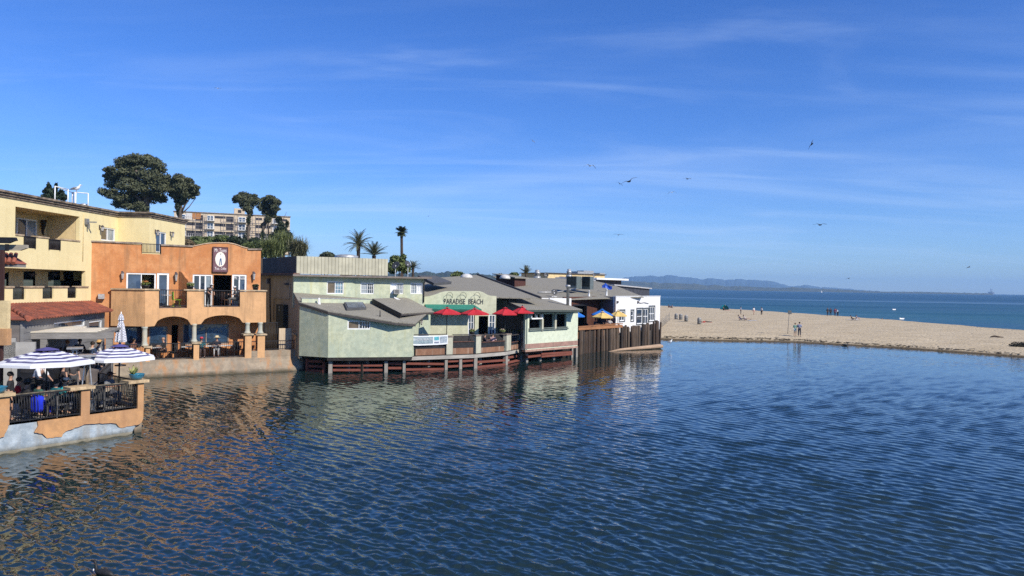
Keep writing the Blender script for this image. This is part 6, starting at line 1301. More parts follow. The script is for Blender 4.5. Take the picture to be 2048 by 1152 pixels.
for x0, x1, n in ((18, 160, 27), (178.5, 273, 20)):
    p0, p1 = PF.P(PF.q(x0, 810)[0], 0, -0.04), PF.P(PF.q(x1, 810)[0], 0, -0.04)
    za, zb = PF.q(x0, 792.5 if x0 < 100 else 775)[1], PF.q(x1, 779 if x0 < 100 else 765.5)[1]
    railing(NT, p0, p1, PZ+0.02, (za+zb)/2, n, single=True, belly=0.10, out=tuple(PF.n), r=0.0125, rail=0.05)
    NT.part('hand_rail', MB().beam(Vector((p0.x, p0.y, (za+zb)/2+0.04)), Vector((p1.x, p1.y, (za+zb)/2+0.04)), 0.075, 0.03), M_goldrail)
zr_ = PF.q(225, 770)[1]
railing(NT, (Rc.x-0.25, Rc.y+0.2), (Qc.x, Qc.y), PZ+0.1, zr_, 26, single=True, belly=0.06, out=(0.6, 0.8, 0), r=0.0125, rail=0.05)
# bowls on the caps
def bowl(label, c, r, plant):
    T = Thing('planter_bowl', label, 'planter', c, group='turquoise bowls on the patio caps'); h = r*0.85
    T.part('bowl', MB().lathe((0, 0, 0), [(r*0.42, 0), (r*0.66, h*0.16), (r*0.93, h*0.55), (r*1.0, h*0.88), (r*1.06, h*0.95), (r*1.06, h), (r*0.95, h), (r*0.86, h*0.8), (0.02, h*0.78)], 22), mat('turquoise_glaze', (0.045, 0.24, 0.36), 0.25, 0.2, 5, spec=0.6))
    if plant:
        g = random.Random(2)
        for i in range(20):
            a = g.uniform(0, 6.28); e = g.uniform(0.25, 1.3); L_ = g.uniform(0.28, 0.42); o = Vector((math.cos(a)*math.cos(e), math.sin(a)*math.cos(e), math.sin(e))); b = Vector((-0.12, 0, h*0.85)); sd = o.cross(Vector((0, 0, 1))).normalized()*0.045
            T.part('leaf', MB().add([b-sd*0.6, b+sd*0.6, b+o*L_*0.5+sd, b+o*L_, b+o*L_*0.5-sd], [(0, 1, 2, 3, 4)]), leafmat('succulent_leaf', (0.30, 0.30, 0.10), (0.16, 0.20, 0.07)))
    else:
        for i in range(6): a = i*1.05; T.part('leaf', MB().add([(0.03*math.cos(a), 0.03*math.sin(a), h*0.8), (0.05*math.cos(a+1), 0.05*math.sin(a+1), h*0.8), (0.22*math.cos(a), 0.22*math.sin(a), h*0.8+0.32)], [(0, 1, 2)]), MATS['conifer_leaf'])
p = PF.P(PF.q(277, 757)[0], zc2, -0.12); bowl('turquoise bowl with a yellow green succulent on the right corner cap', tuple(p), 0.27, True)
p = PF.P(PF.q(-2, 786)[0], zc0, -0.12); bowl('turquoise bowl at the left picture edge on the patio cap', tuple(p), 0.27, False)

# ---- umbrellas
def stripes(name, z0, z1, n, c1, c2):
    m, nt, b = newmat(name); t = N(nt, 'ShaderNodeTexCoord'); sp = N(nt, 'ShaderNodeSeparateXYZ'); L(nt, t.outputs['Object'], sp.inputs[0])
    f = mrange(nt, sp.outputs['Z'], z0, z1, 0, n, False); fr = N(nt, 'ShaderNodeMath', operation='FRACT'); L(nt, f, fr.inputs[0]); st = mrange(nt, fr.outputs[0], 0.47, 0.53)
    wv = mrange(nt, noise(nt, 3, 3), 0.3, 0.7, 0, 0.25); c = mixcol(nt, st, c1, c2); c = mixcol(nt, wv, c, tuple(x*0.75 for x in c1)); L(nt, c, b.inputs['Base Color']); b.inputs['Roughness'].default_value = 0.85; b.inputs['Specular IOR Level'].default_value = 0.2; return m
def umbrella(name, label, loc, Rr, zr, zt, mcan, mcap, n=8, rot=0.2, group=None, capr=0.2, mpole=None):
    T = Thing(name, label, 'umbrella', loc, rot, group=group); z_r, z_t = zr-loc[2], zt-loc[2]; vs = []; fs = []; ang = [2*math.pi*i/n for i in range(n)]; rows = 4
    for j in range(rows+1):
        t = capr*0.8+(1-capr*0.8)*j/rows; 
        for i in range(n*2):
            a = 2*math.pi*i/(2*n); rr = Rr*t*(1.0 if i % 2 == 0 else math.cos(math.pi/n)); sag = 0.05*math.sin(math.pi*t)*(0 if i % 2 == 0 else 1)
            vs.append((rr*math.cos(a), rr*math.sin(a), z_t+(z_r-z_t)*(t**1.12)-sag))
    m = 2*n
    for j in range(rows): fs += [(j*m+i, (j+1)*m+i, (j+1)*m+(i+1) % m, j*m+(i+1) % m) for i in range(m)]
    b = len(vs); 
    for i in range(m): x, y, z = vs[rows*m+i]; vs.append((x*1.004, y*1.004, z-0.09))
    fs += [(rows*m+i, b+i, b+(i+1) % m, rows*m+(i+1) % m) for i in range(m)]
    can = T.part('canopy', MB().add(vs, fs, False), mcan)
    cv = [(0, 0, z_t+0.06)] + [(Rr*capr*math.cos(2*math.pi*i/n), Rr*capr*math.sin(2*math.pi*i/n), z_t+0.06+(z_r-z_t)*(capr**1.12)) for i in range(n)]
    T.part('vent_cap', MB().add(cv, [(0, i+1, (i+1) % n+1) for i in range(n)]), mcap, can)
    pm = mpole or M_iron; T.part('pole', MB().cyl((0, 0, 0.05), (0, 0, z_t+0.02), 0.028, n=9), pm); T.part('finial', MB().lathe((0, 0, z_t+0.05), [(0.03, 0), (0.045, 0.05), (0.01, 0.11)], 8), pm)
    T.part('base', MB().lathe((0, 0, 0), [(0.28, 0), (0.28, 0.05), (0.06, 0.10), (0.045, 0.3)], 14), M_iron)
    for i in range(n): a = ang[i]; T.part('rib', MB().beam((0.03*math.cos(a), 0.03*math.sin(a), z_t-0.03), (Rr*0.985*math.cos(a), Rr*0.985*math.sin(a), z_r-0.035), 0.02, 0.02), pm)
    return T
M_navy = mat('navy_canvas', (0.085, 0.075, 0.23), 0.85, 0.1)
u1 = at(94, 700, 27.2); z1r = at(94, 723, 27.2).z; z1t = at(94, 697, 27.2).z; M_st1 = stripes('navy_stripe', z1r-PZ+0.02, z1t-PZ, 5.0, (0.72, 0.72, 0.72), (0.05, 0.045, 0.15))
umbrella('patio_umbrella', 'open navy and white striped umbrella over the crowded table at left', (u1.x, u1.y, PZ), 1.60, z1r, z1t, M_st1, M_navy, 8, 0.25, 'striped patio umbrellas', 0.26)
u2 = at(239, 700, 29.6); z2r = at(239, 714.5, 29.6).z; z2t = at(239, 690.5, 29.6).z
umbrella('patio_umbrella', 'open navy and white striped umbrella near the turquoise corner bowl', (u2.x, u2.y, PZ), 1.36, z2r, z2t, stripes('navy_stripe_b', z2r-PZ+0.02, z2t-PZ, 5.0, (0.74, 0.74, 0.74), (0.055, 0.05, 0.16)), M_navy, 8, 0.1, 'striped patio umbrellas', 0.26)
# closed checked umbrella on the orange terrace
cu = at(241.5, 686, 42.5); CU = Thing('closed_umbrella', 'closed grey and white checked umbrella standing before the dark cafe windows', 'umbrella', (cu.x, cu.y, 1.0)); h0 = at(241, 684, 42.5).z-1.0; h1 = at(242, 627, 42.5).z-1.0
m, nt, b = newmat('checked_canvas'); ck = N(nt, 'ShaderNodeTexChecker'); ck.inputs['Scale'].default_value = 14; ck.inputs['Color1'].default_value = (0.66, 0.66, 0.68, 1); ck.inputs['Color2'].default_value = (0.30, 0.31, 0.37, 1); tco = N(nt, 'ShaderNodeTexCoord'); L(nt, tco.outputs['Object'], ck.inputs['Vector']); L(nt, ck.outputs['Color'], b.inputs['Base Color']); b.inputs['Roughness'].default_value = 0.9
vs = []; nn = 16
for j, (t, r) in enumerate(((0, 0.26), (0.05, 0.27), (0.35, 0.21), (0.6, 0.15), (0.74, 0.09), (0.78, 0.14), (0.93, 0.09), (1.0, 0.02))):
    vs += [(r*(1+0.22*(-1)**i)*math.cos(6.283*i/nn), r*(1+0.22*(-1)**i)*math.sin(6.283*i/nn), h0+(h1-h0)*t) for i in range(nn)]
CU.part('canopy', MB().add(vs, [(j*nn+i, j*nn+(i+1) % nn, (j+1)*nn+(i+1) % nn, (j+1)*nn+i) for j in range(7) for i in range(nn)]), m); CU.part('pole', MB().cyl((0, 0, 0), (0, 0, h1+0.1), 0.03, n=8), M_white); CU.part('base', MB().lathe((0, 0, 0), [(0.3, 0), (0.3, 0.06), (0.05, 0.1)], 12), M_iron)
# red umbrellas on the deck, yellow and blue on the bar terrace
M_redc = mat('red_canvas', (0.52, 0.022, 0.030), 0.8, 0.08, 3); M_yelc = mat('yellow_canvas', (0.72, 0.50, 0.16), 0.8, 0.08, 3); M_bluc = mat('blue_canvas', (0.015, 0.16, 0.55), 0.8, 0.08, 3)
def pxumb(name, label, px, yt, yr, wpx, Y, zf, mc, grp, rot=0.2, n=6):
    c = at(px, yr, Y); umbrella(name, label, (c.x, c.y, zf), wpx/2*Y/FPX*1.03, c.z+0.03, at(px, yt+1.5, Y).z, mc, mc, n, rot, grp, 0.22)
pxumb('deck_umbrella', 'leftmost of the four red umbrellas, in front of the green awning', 894, 614.5, 627, 55, 52.6, 1.08, M_redc, 'red umbrellas on the deck', 0.3)
pxumb('deck_umbrella', 'second red umbrella from the left, below the lettering', 949, 615.5, 628, 56, 54.6, 1.08, M_redc, 'red umbrellas on the deck', 0.1)
pxumb('deck_umbrella', 'third red umbrella from the left, beside the pavilion side doors', 1010.5, 614.5, 628, 53, 56.4, 1.08, M_redc, 'red umbrellas on the deck', 0.35)
pxumb('deck_umbrella', 'rightmost and highest red umbrella, overlapping the pavilion roof', 1044.5, 612, 625, 46, 57.0, 1.08, M_redc, 'red umbrellas on the deck', 0.15)
pxumb('terrace_umbrella', 'nearer yellow umbrella above the orange brown bar rail', 1205, 622, 634.5, 45, 69.8, 1.45, M_yelc, 'bar terrace umbrellas', 0.3); pxumb('terrace_umbrella', 'yellow umbrella against the white building', 1236, 620, 631.5, 37, 72.6, 1.45, M_yelc, 'bar terrace umbrellas', 0.1)
pxumb('terrace_umbrella', 'blue umbrella behind the nearer yellow one', 1204, 617, 629.5, 46, 71.4, 1.45, M_bluc, 'bar terrace umbrellas', 0.5); pxumb('terrace_umbrella', 'blue umbrella half hidden behind the pavilion', 1150, 620, 632.5, 40, 68.0, 1.45, M_bluc, 'bar terrace umbrellas', 0.2)
# pyramid patio heaters
def heater(label, px, ytop, Y, zf):
    c = at(px, ytop, Y); h = c.z-zf; T = Thing('patio_heater', label, 'patio heater', (c.x, c.y, zf), 0.5, group='pyramid patio heaters'); m = mat('steel_heater', (0.50, 0.48, 0.45), 0.35, 0.15, 4, metal=0.7)
    for sx in (-1, 1):
        for sy in (-1, 1): T.part('leg', MB().beam((sx*0.25, sy*0.25, 0), (sx*0.06, sy*0.06, h-0.12), 0.035, 0.035), m)
    T.part('base', MB().box(-.25, -.25, 0.02, .25, .25, 0.42), m); T.part('flame_tube', MB().cyl((0, 0, 0.42), (0, 0, h-0.12), 0.06, n=12), glass('tube_glass', (0.16, 0.12, 0.08), 0.15)); T.part('hood', MB().box(-.12, -.12, h-.14, .12, .12, h-.06).obox((0, 0, h-.03), (.30, 0, 0), (0, .30, 0), (0, 0, .03)), m)
railing(NT, (Qc.x, Qc.y), (Q2.x, Q2.y), PZ+.1, PZ+1.0, 22, r=0.0125, rail=0.05)
heater('pyramid patio heater right of the striped umbrella, before the corner table', 175, 709, 28.3, PZ); heater('pyramid patio heater behind the striped umbrella', 150, 694.5, 31.5, PZ)

ORD = ('leftmost', 'second', 'third', 'fourth', 'fifth', 'sixth', 'seventh', 'rightmost')
def nth(i, n): return 'rightmost' if i == n-1 else ORD[i]
# ---- furniture
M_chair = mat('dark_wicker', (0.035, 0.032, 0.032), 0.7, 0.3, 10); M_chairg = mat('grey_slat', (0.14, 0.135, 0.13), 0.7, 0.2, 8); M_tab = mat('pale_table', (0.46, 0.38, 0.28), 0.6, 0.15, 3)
def chair(label, loc, rot, m=None, group=None, tag='patio_chair'):
    T = Thing(tag, label, 'chair', loc, rot, group=group); m = m or M_chair       # faces -Y locally
    T.part('seat', MB().box(-.24, -.24, .42, .24, .22, .46), m); b = T.part('back_frame', MB().box(-.24, .20, .46, -.20, .25, .95).box(.20, .20, .46, .24, .25, .95).box(-.20, .205, .90, .20, .245, .95), m)
    for i in range(4): x = -.15+i*.10; T.part('slat', MB().box(x-.035, .21, .47, x+.035, .235, .90), m, b)
    for sx in (-.22, .20):
        for sy in (-.22, .19): T.part('leg', MB().box(sx, sy, 0, sx+.03, sy+.03, .42), m)
    return T
def table(label, loc, r=0.42, square=False, m=None, group=None, h=0.74):
    T = Thing('cafe_table', label, 'table', loc, 0.3, group=group)
    T.part('top', MB().box(-r, -r, h-.03, r, r, h) if square else MB().lathe((0, 0, h-.03), [(r, 0), (r, .03), (0.02, .031)], 18), m or M_tab); T.part('leg', MB().cyl((0, 0, .04), (0, 0, h-.03), .035, n=8), M_iron); T.part('base', MB().lathe((0, 0, 0), [(.24, 0), (.24, .03), (.04, .05)], 12), M_iron); return T

# ================================================================== PEOPLE
SKIN = mat('skin', (0.46, 0.26, 0.17), 0.6, 0.08, 6); SKIN2 = mat('tan_skin', (0.32, 0.17, 0.105), 0.6, 0.08, 6)
CL = {}
def cloth(c):
    k = 'cloth_%02d_%02d_%02d' % tuple(int(x*99) for x in c)
    return mat(k, c, 0.85, 0.15, 5)
def skinned(name, V, E, Rd, m, parent):
    me = bpy.data.meshes.new(name); me.from_pydata([tuple(v) for v in V], E, []); o = link(name, me, m, parent); md = o.modifiers.new('Skin', 'SKIN'); md.use_smooth_shade = True
    sd = me.skin_vertices[0].data
    for i, r in enumerate(Rd): sd[i].radius = (r, r)
    sd[0].use_root = True; s2 = o.modifiers.new('Sub', 'SUBSURF'); s2.levels = 1; s2.render_levels = 1; return o
def joints(pose):
    J = dict(pel=(0,0,.95), bel=(0,.0,1.12), che=(0,.01,1.32), nb=(0,.01,1.47), nk=(0,0,1.53), hl=(0,-.01,1.59), hm=(0,-.01,1.67), ht=(0,0,1.735), no=(0,-.105,1.655))
    for s, k in ((-1,'l'),(1,'r')):
        J[k+'sh']=(s*.175,.01,1.42); J[k+'el']=(s*.25,.03,1.14); J[k+'wr']=(s*.25,-.06,.90); J[k+'hp']=(s*.09,0,.92); J[k+'kn']=(s*.105,-.02,.50); J[k+'an']=(s*.11,.02,.085); J[k+'to']=(s*.13,-.13,.04)
    def tors(pts, dz, dy, lean):      # move the upper body: drop, shift, bend forward about the pelvis
        c, s_ = math.cos(lean), math.sin(lean)
        for k in pts: x, y, z = J[k]; y0, z0 = y, z-.95; J[k] = (x, y0*c-z0*s_+dy, .95+z0*c+y0*s_*0+dz)
    U = ['pel','bel','che','nb','nk','hl','hm','ht','no','lsh','rsh','lel','rel','lwr','rwr','lhp','rhp']
    if pose == 'walk':
        J['lkn']=(-.10,-.16,.52); J['lan']=(-.10,-.20,.10); J['lto']=(-.11,-.36,.05); J['rkn']=(.10,.04,.50); J['ran']=(.10,.26,.13); J['rto']=(.11,.14,.04); J['lwr']=(-.27,.12,.93); J['rwr']=(.25,-.20,.98)
    if pose == 'hold':          # forearms raised in front
        for s, k in ((-1,'l'),(1,'r')): J[k+'el']=(s*.24,-.02,1.14); J[k+'wr']=(s*.09,-.24,1.24)
    if pose == 'lean':
        tors([k for k in U if k not in ('pel','lhp','rhp')], 0, 0, 0.6); 
        for s, k in ((-1,'l'),(1,'r')): J[k+'el']=(s*.24,-.38,1.06); J[k+'wr']=(s*.16,-.56,.94)
    if pose in ('sit', 'ground', 'recline'):
        dz = -.43 if pose == 'sit' else -.80; tors(U, dz, 0.0, 0.12 if pose == 'sit' else (-.10 if pose == 'ground' else -.5))
        for s, k in ((-1,'l'),(1,'r')):
            if pose == 'sit': J[k+'hp']=(s*.10,0,.52); J[k+'kn']=(s*.13,-.44,.53); J[k+'an']=(s*.13,-.40,.09); J[k+'to']=(s*.14,-.55,.04); J[k+'el']=(s*.25,-.10,.78); J[k+'wr']=(s*.14,-.36,.80)
            elif pose == 'ground': J[k+'hp']=(s*.10,0,.13); J[k+'kn']=(s*.12,-.36,.42); J[k+'an']=(s*.12,-.62,.08); J[k+'to']=(s*.13,-.76,.06); J[k+'el']=(s*.24,-.12,.42); J[k+'wr']=(s*.12,-.34,.44)
            else: J[k+'hp']=(s*.10,-.03,.15); J[k+'kn']=(s*.11,-.46,.22); J[k+'an']=(s*.11,-.88,.08); J[k+'to']=(s*.12,-.94,.20); J[k+'el']=(s*.27,.22,.30); J[k+'wr']=(s*.28,.12,.06)
        J['pel']=(0,0,.53 if pose=='sit' else .15)
    if pose == 'lie':
        for k in list(J): x, y, z = J[k]; J[k] = (x, z-.85, .12+(-y)*0.8 if k not in ('lto','rto') else .2)
    return {k: Vector(v) for k, v in J.items()}
BR_ = dict(pel=.125, bel=.118, che=.135, nb=.07, nk=.052, hl=.072, hm=.093, ht=.06, no=.016, sh=.062, el=.042, wr=.029, hp=.088, kn=.056, an=.038, to=.034)
def person(label, loc, rot, pose='stand', shirt=(.1,.1,.1), pants=(.05,.05,.07), hair=(.03,.02,.015), sk=None, hat=None, shorts=False, sleeves=True, sc=1.0, group=None, dress=None):
    T = Thing('person', label, 'person', loc, rot, group=group); T.r.scale = (sc, sc, sc); J = joints(pose); sk = sk or SKIN
    V = []; E = []; Rd = []; I = {}
    def add(k, p, r, frm=None):
        I[k] = len(V); V.append(p); Rd.append(r)
        if frm is not None: E.append((I[frm], I[k]))
    add('pel', J['pel'], BR_['pel']); prev = 'pel'
    for k in ('bel','che','nb','nk','hl','hm','ht'): add(k, J[k], BR_[k], prev); prev = k
    add('no', J['no'], BR_['no'], 'hm')
    for s in 'lr':
        add(s+'sh', J[s+'sh'], BR_['sh'], 'che'); add(s+'el', J[s+'el'], BR_['el'], s+'sh'); add(s+'wr', J[s+'wr'], BR_['wr'], s+'el')
        d = (J[s+'wr']-J[s+'el']).normalized(); sd = d.cross(Vector((0, 1, 0.3))).normalized(); pm = J[s+'wr']+d*.07; add(s+'pm', pm, .030, s+'wr')
        add(s+'th', pm-d*.01+sd*(.05 if s == 'l' else -.05), .011, s+'pm')
        for q in range(4): o = sd*(-.03+.02*q)*(1 if s == 'l' else -1); add(s+'f%d' % q, pm+d*(.085-.008*abs(q-1.5))+o+Vector((0, 0, -.012)), .0095, s+'pm')
        add(s+'hp', J[s+'hp'], BR_['hp'], 'pel'); add(s+'kn', J[s+'kn'], BR_['kn'], s+'hp'); add(s+'an', J[s+'an'], BR_['an'], s+'kn'); add(s+'to', J[s+'to'], BR_['to'], s+'an')
    skinned('body', V, E, Rd, sk, T.r)
    def sub(name, chain, m, grow):
        v = []; e = []; r = []; ii = {}
        for k, frm, p, rad in chain:
            ii[k] = len(v); v.append(p); r.append(rad+grow)
            if frm: e.append((ii[frm], ii[k]))
        skinned(name, v, e, r, m, T.r)
    ch = [('che', None, J['che'], BR_['che']), ('bel', 'che', J['bel'], BR_['bel']), ('pl', 'bel', J['pel']+(J['bel']-J['pel'])*0.15, BR_['pel']+.008), ('nb', 'che', J['che'].lerp(J['nb'], .8), .07)]
    for s in 'lr':
        ch += [(s+'s', 'che', J[s+'sh'], BR_['sh']), (s+'e', s+'s', J[s+'sh'].lerp(J[s+'el'], 0.6 if not sleeves else 1.0), BR_['el']+.008)]
        if sleeves == 'long': ch += [(s+'w', s+'e', J[s+'el'].lerp(J[s+'wr'], .9), .032)]
    sub('shirt', ch, cloth(shirt), .016)
    ch = [('pel', None, J['pel'], BR_['pel'])]
    for s in 'lr':
        ch += [(s+'h', 'pel', J[s+'hp'], BR_['hp']), (s+'k', s+'h', J[s+'kn'] if not shorts else J[s+'hp'].lerp(J[s+'kn'], .8), BR_['kn']+.006)]
        if not shorts: ch += [(s+'a', s+'k', J[s+'kn'].lerp(J[s+'an'], .92), .045)]
    sub('trousers', ch, cloth(pants), .014)
    for s in 'lr':
        d = J[s+'to']-J[s+'an']; T.part('shoe', MB().tube([J[s+'an']-d*.25+Vector((0,0,-.03)), J[s+'an']+d*.4+Vector((0,0,-.035)), J[s+'to']+d*.25], [.04, .045, .03], 7), cloth((.06,.055,.05)))
    hm = J['hm']; ax = (J['ht']-J['hl']).normalized(); hv = []; bk = Vector((0, .022, 0))
    mb = MB().ball(hm+ax*.022+bk, .102, .106, .098, 12, 8); T.part('hair', mb, cloth(hair))
    if hat:
        kind, hc = hat; m = cloth(hc); hb = hm+ax*.055
        if kind == 'cap': T.part('hat', MB().ball(hb, .112, .115, .075, 12, 6).obox(hb+Vector((0, -.14, -.01)), (.07, 0, 0), (0, .06, 0), (0, 0, .008)), m)
        else: T.part('hat', MB().lathe(hb, [(.21, -.005), (.21, .006), (.115, .012), (.105, .10), (.06, .115)], 14), m)
    e = MB()
    for s in (-1, 1): e.ball(hm+Vector((s*.034, -.083, .005)), .012, n=6, m=4)
    T.part('eyes', e, cloth((.02,.02,.02))); return T
def floorpt(px, Y, z):
    p = at(px, 576, Y); return (p.x, p.y, z)
BLK = (.02,.02,.022)
# near patio
G1_ = 'diners on the near patio'
person('waiter in white shirt leaning over the table under the striped umbrella', floorpt(72, 29.6, PZ), 1.5, 'lean', (.75,.75,.75), BLK, hair=(.01,.01,.01), group=G1_, sc=1.03)
person('seated diner in green shirt with a dark cap at the railing table', floorpt(77, 26.6, PZ), 2.6, 'sit', (.05,.12,.09), (.01,.02,.35), hat=('cap', (.03,.02,.02)), sk=SKIN2, group=G1_)
person('seated diner in turquoise shirt at the railing table', floorpt(128, 27.5, PZ), 1.9, 'sit', (.02,.50,.52), (.04,.04,.05), hat=('cap', (.65,.6,.55)), group=G1_)
person('seated diner in teal shirt with dark hair at the railing table', floorpt(112, 27.0, PZ), 2.8, 'sit', (.02,.16,.18), BLK, group=G1_)
person('seated diner in bright red top left of the waiter', floorpt(36, 27.4, PZ), 2.2, 'sit', (.60,.015,.03), BLK, group=G1_)
person('seated diner in black with a grey hat behind the railing', floorpt(52, 26.6, PZ), 2.5, 'sit', BLK, BLK, hat=('brim', (.06,.055,.055)), group=G1_)
person('person in black shorts standing by the left patio pillar', floorpt(24, 26.0, PZ), 2.0, 'stand', BLK, BLK, shorts=True, group=G1_, sc=.97)
person('seated man in grey shirt and dark cap by the corner railing', floorpt(219, 29.4, PZ), 1.4, 'sit', (.22,.23,.24), (.1,.1,.12), hat=('cap', (.05,.02,.025)), sk=SKIN2, group=G1_)
person('seated diner with reddish hair behind the heater', floorpt(126, 31.8, PZ), 2.2, 'sit', (.04,.03,.03), BLK, hair=(.30,.12,.05), group=G1_)
person('person in dark grey coat standing beside the heaters', floorpt(148, 30.8, PZ), 1.0, 'stand', (.06,.06,.058), (.05,.05,.05), group=G1_)
for i, (x, Y, rz, lb) in enumerate(((66, 26.1, 2.8, 'dark wicker chair under the diner in green shirt'), (118, 26.9, 2.9, 'slatted grey chair with its back to the left railing'), (212, 28.2, 2.9, 'slatted grey chair with its back to the right railing'), (36, 27.6, 2.2, 'dark wicker chair under the diner in red'), (92, 29.0, .2, 'dark wicker chair right of the waiter'), (140, 28.4, -1.2, 'dark wicker chair between the heater and the left railing'), (180, 29.6, 1.6, 'dark wicker chair left of the corner table'), (219, 29.5, 1.4, 'dark chair under the man in grey shirt'))):
    chair(lb, floorpt(x, Y, PZ), rz, M_chairg if 'grey chair' in lb else M_chair, 'patio chairs')
o = solo('blue_jacket', MB().lathe((0, 0, 0), [(.20, 0), (.26, .12), (.24, .35), (.27, .52), (.12, .60)], 12), cloth((.01,.03,.55)), 'bright blue jacket hung over the chair back behind the left railing', 'jacket'); o.location = floorpt(76, 26.0, PZ+.32); o.scale = (1, .55, 1)
table('square table laden with glasses between the seated diners at left', floorpt(98, 28.0, PZ), .5, True, group='patio tables'); table('pale corner table beside the man in grey shirt', floorpt(200, 28.7, PZ), .42, True, group='patio tables'); table('round table behind the pyramid heaters', floorpt(130, 32.6, PZ), .45, group='patio tables')
g_ = at(113, 757, 28.0); solo('juice_glass', MB().lathe((0, 0, 0), [(.04, 0), (.05, .16), (.045, .17)], 10), mat('orange_juice', (.75,.42,.05), .3), 'yellow drink in a glass on the crowded patio table', 'glass').location = (g_.x, g_.y, PZ+.74)

# ================================================================== SHED, PERGOLA, GATEWAY
SHF = Fac((-22.6, 34.3), (-24.25, 44.1)); SH = Thing('tile_roofed_shed', 'grey boarded lean-to with a red barrel tile roof below the yellow building', 'shed', (-24, 39, PZ), world=True)
zev = 4.05; w = Wall(SH, SHF, [(0, PZ), (SHF.len, PZ), (SHF.len, zev), (0, zev)], 0.15)
w.window((108, 642, 170, 656), 1, 1, M_pane, fw=0.07); w.window((178, 641, 204, 662), 1, 1, M_pane, fw=0.09); w.build(M_greyboard)
for k in range(9): z = 1.1+k*0.33; SH.part('board', MB().slab(SHF, [(0, z), (SHF.len, z), (SHF.len, z+0.30), (0, z+0.30)], 0.003, 0.018) if z < 2.6 or z > 3.62 else MB().slab(SHF, [(0, z), (1.6, z), (1.6, z+0.30), (0, z+0.30)], 0.003, 0.018), M_greyboard)
Fe = Fac((-25.7, 34.32), (-22.62, 34.32)); SH.part('end_wall', MB().slab(Fe, [(0, PZ), (Fe.len, PZ), (Fe.len, zev), (0, zev+0.25)], -0.15, 0), mat('taupe_board', (0.22, 0.19, 0.165), .8, .12, 2, stretch=(.3, .3, 4)))
M_tile = mat('red_tile', (0.30, 0.085, 0.045), 0.8, 0.35, 1.6, col2=(0.16, 0.055, 0.038), bmp=0.2)
TLp, TRp, BRp, BLp = Vector((-25.73, 37.6, 4.56)), Vector((-25.73, 45.3, 4.54)), Vector((-23.95, 44.4, 4.06)), Vector((-22.25, 34.1, 4.06))
rf = SH.part('roof', MB().plate([TLp, TRp, BRp, BLp], 0.05), M_tile); SH.part('roof', MB().plate([TLp, BLp, Vector((-25.73, 34.1, 4.06))], 0.05), M_tile)
nrm = (TRp-TLp).cross(BLp-TLp).normalized(); nrm = nrm if nrm.z > 0 else -nrm; ncol = 33
def barrel(L_, r):
    mb = MB(); n = 6; vs = []
    for k, (y, rr) in enumerate(((0, r), (L_, r*0.86))):
        for i in range(n+1): a = math.pi*i/n; vs.append((rr*math.cos(a), y, rr*math.sin(a)))
    mb.add(vs, [(i, i+1, n+1+i+1, n+1+i) for i in range(n)], True); mb.add(vs[:n+1], [tuple(range(n+1))]); return mb.mesh('tile')
bm_t = barrel(0.62, 0.115); bm_t.materials.append(M_tile)
for c_ in range(ncol):
    t = (c_+0.5)/ncol; a = BLp.lerp(BRp, t); b = TLp.lerp(TRp, t); L_ = (b-a).length; nr = max(2, int(round(L_/0.5))); d = (b-a).normalized(); x = d.cross(nrm).normalized(); zx_ = x.cross(d)
    for r_ in range(nr):
        o = bpy.data.objects.new('tile', bm_t); COL.objects.link(o); o.parent = rf; pos = a.lerp(b, (r_+0.0)/nr)+zx_*(0.012+0.0*r_)-Vector(SH.off)
        o.matrix_local = Matrix(((x.x, d.x, zx_.x, pos.x), (x.y, d.y, zx_.y, pos.y), (x.z, d.z, zx_.z, pos.z), (0, 0, 0, 1))) @ Matrix.Diagonal((1, (L_/nr)/0.56, 1, 1))
hipd = (TLp-BLp)
for k in range(7): SH.part('ridge_tile', MB().cyl(BLp+hipd*(k/7)+Vector((0, 0, .02)), BLp+hipd*((k+1.1)/7)+Vector((0, 0, .03)), 0.12, 0.10, n=8), M_tile)
PGT = Thing('pergola', 'weathered grey timber pergola with cream roof slats over the upper tables', 'pergola', (-21.5, 37, PZ), world=True)
Fpg = Fac((-24.6, 34.3), (-19.4, 36.1)); zpg = 3.42; M_wg = wood('weathered_grey', (0.30, 0.28, 0.25), (0.20, 0.185, 0.165), (.4, .4, 2.5), 5); M_cs = wood('cream_slat', (0.76, 0.69, 0.54), (0.66, 0.58, 0.44), (.4, .4, 2), 4)
PGT.part('beam', MB().fbox(Fpg, 0, zpg-0.34, Fpg.len, zpg-0.04, -0.12, 0), M_wg); PGT.part('beam', MB().fbox(Fpg, 0.1, zpg-0.30, Fpg.len-0.4, zpg-0.05, -4.3, -4.18), M_wg)
for i in range(15): PGT.part('slat', MB().fbox(Fpg, 0.05, zpg-0.035+0.004*(i % 2), Fpg.len-0.7-0.05*(i % 3)-(1.2 if i > 9 else 0), zpg+0.01+0.004*(i % 2), -0.30*i-0.26, -0.30*i+0.03), M_cs)
for i in range(5): s_ = 0.5+i*(Fpg.len-0.9)/4; PGT.part('rafter', MB().fbox(Fpg, s_-.05, zpg-.16, s_+.05, zpg-.042, -4.3, -0.13), M_wg)
for x in (87, 218): a = Fpg.q(x, 680)[0]; PGT.part('post', MB().fbox(Fpg, a-.14, PZ, a+.14, zpg-.345, -.24, -.02), M_wg)
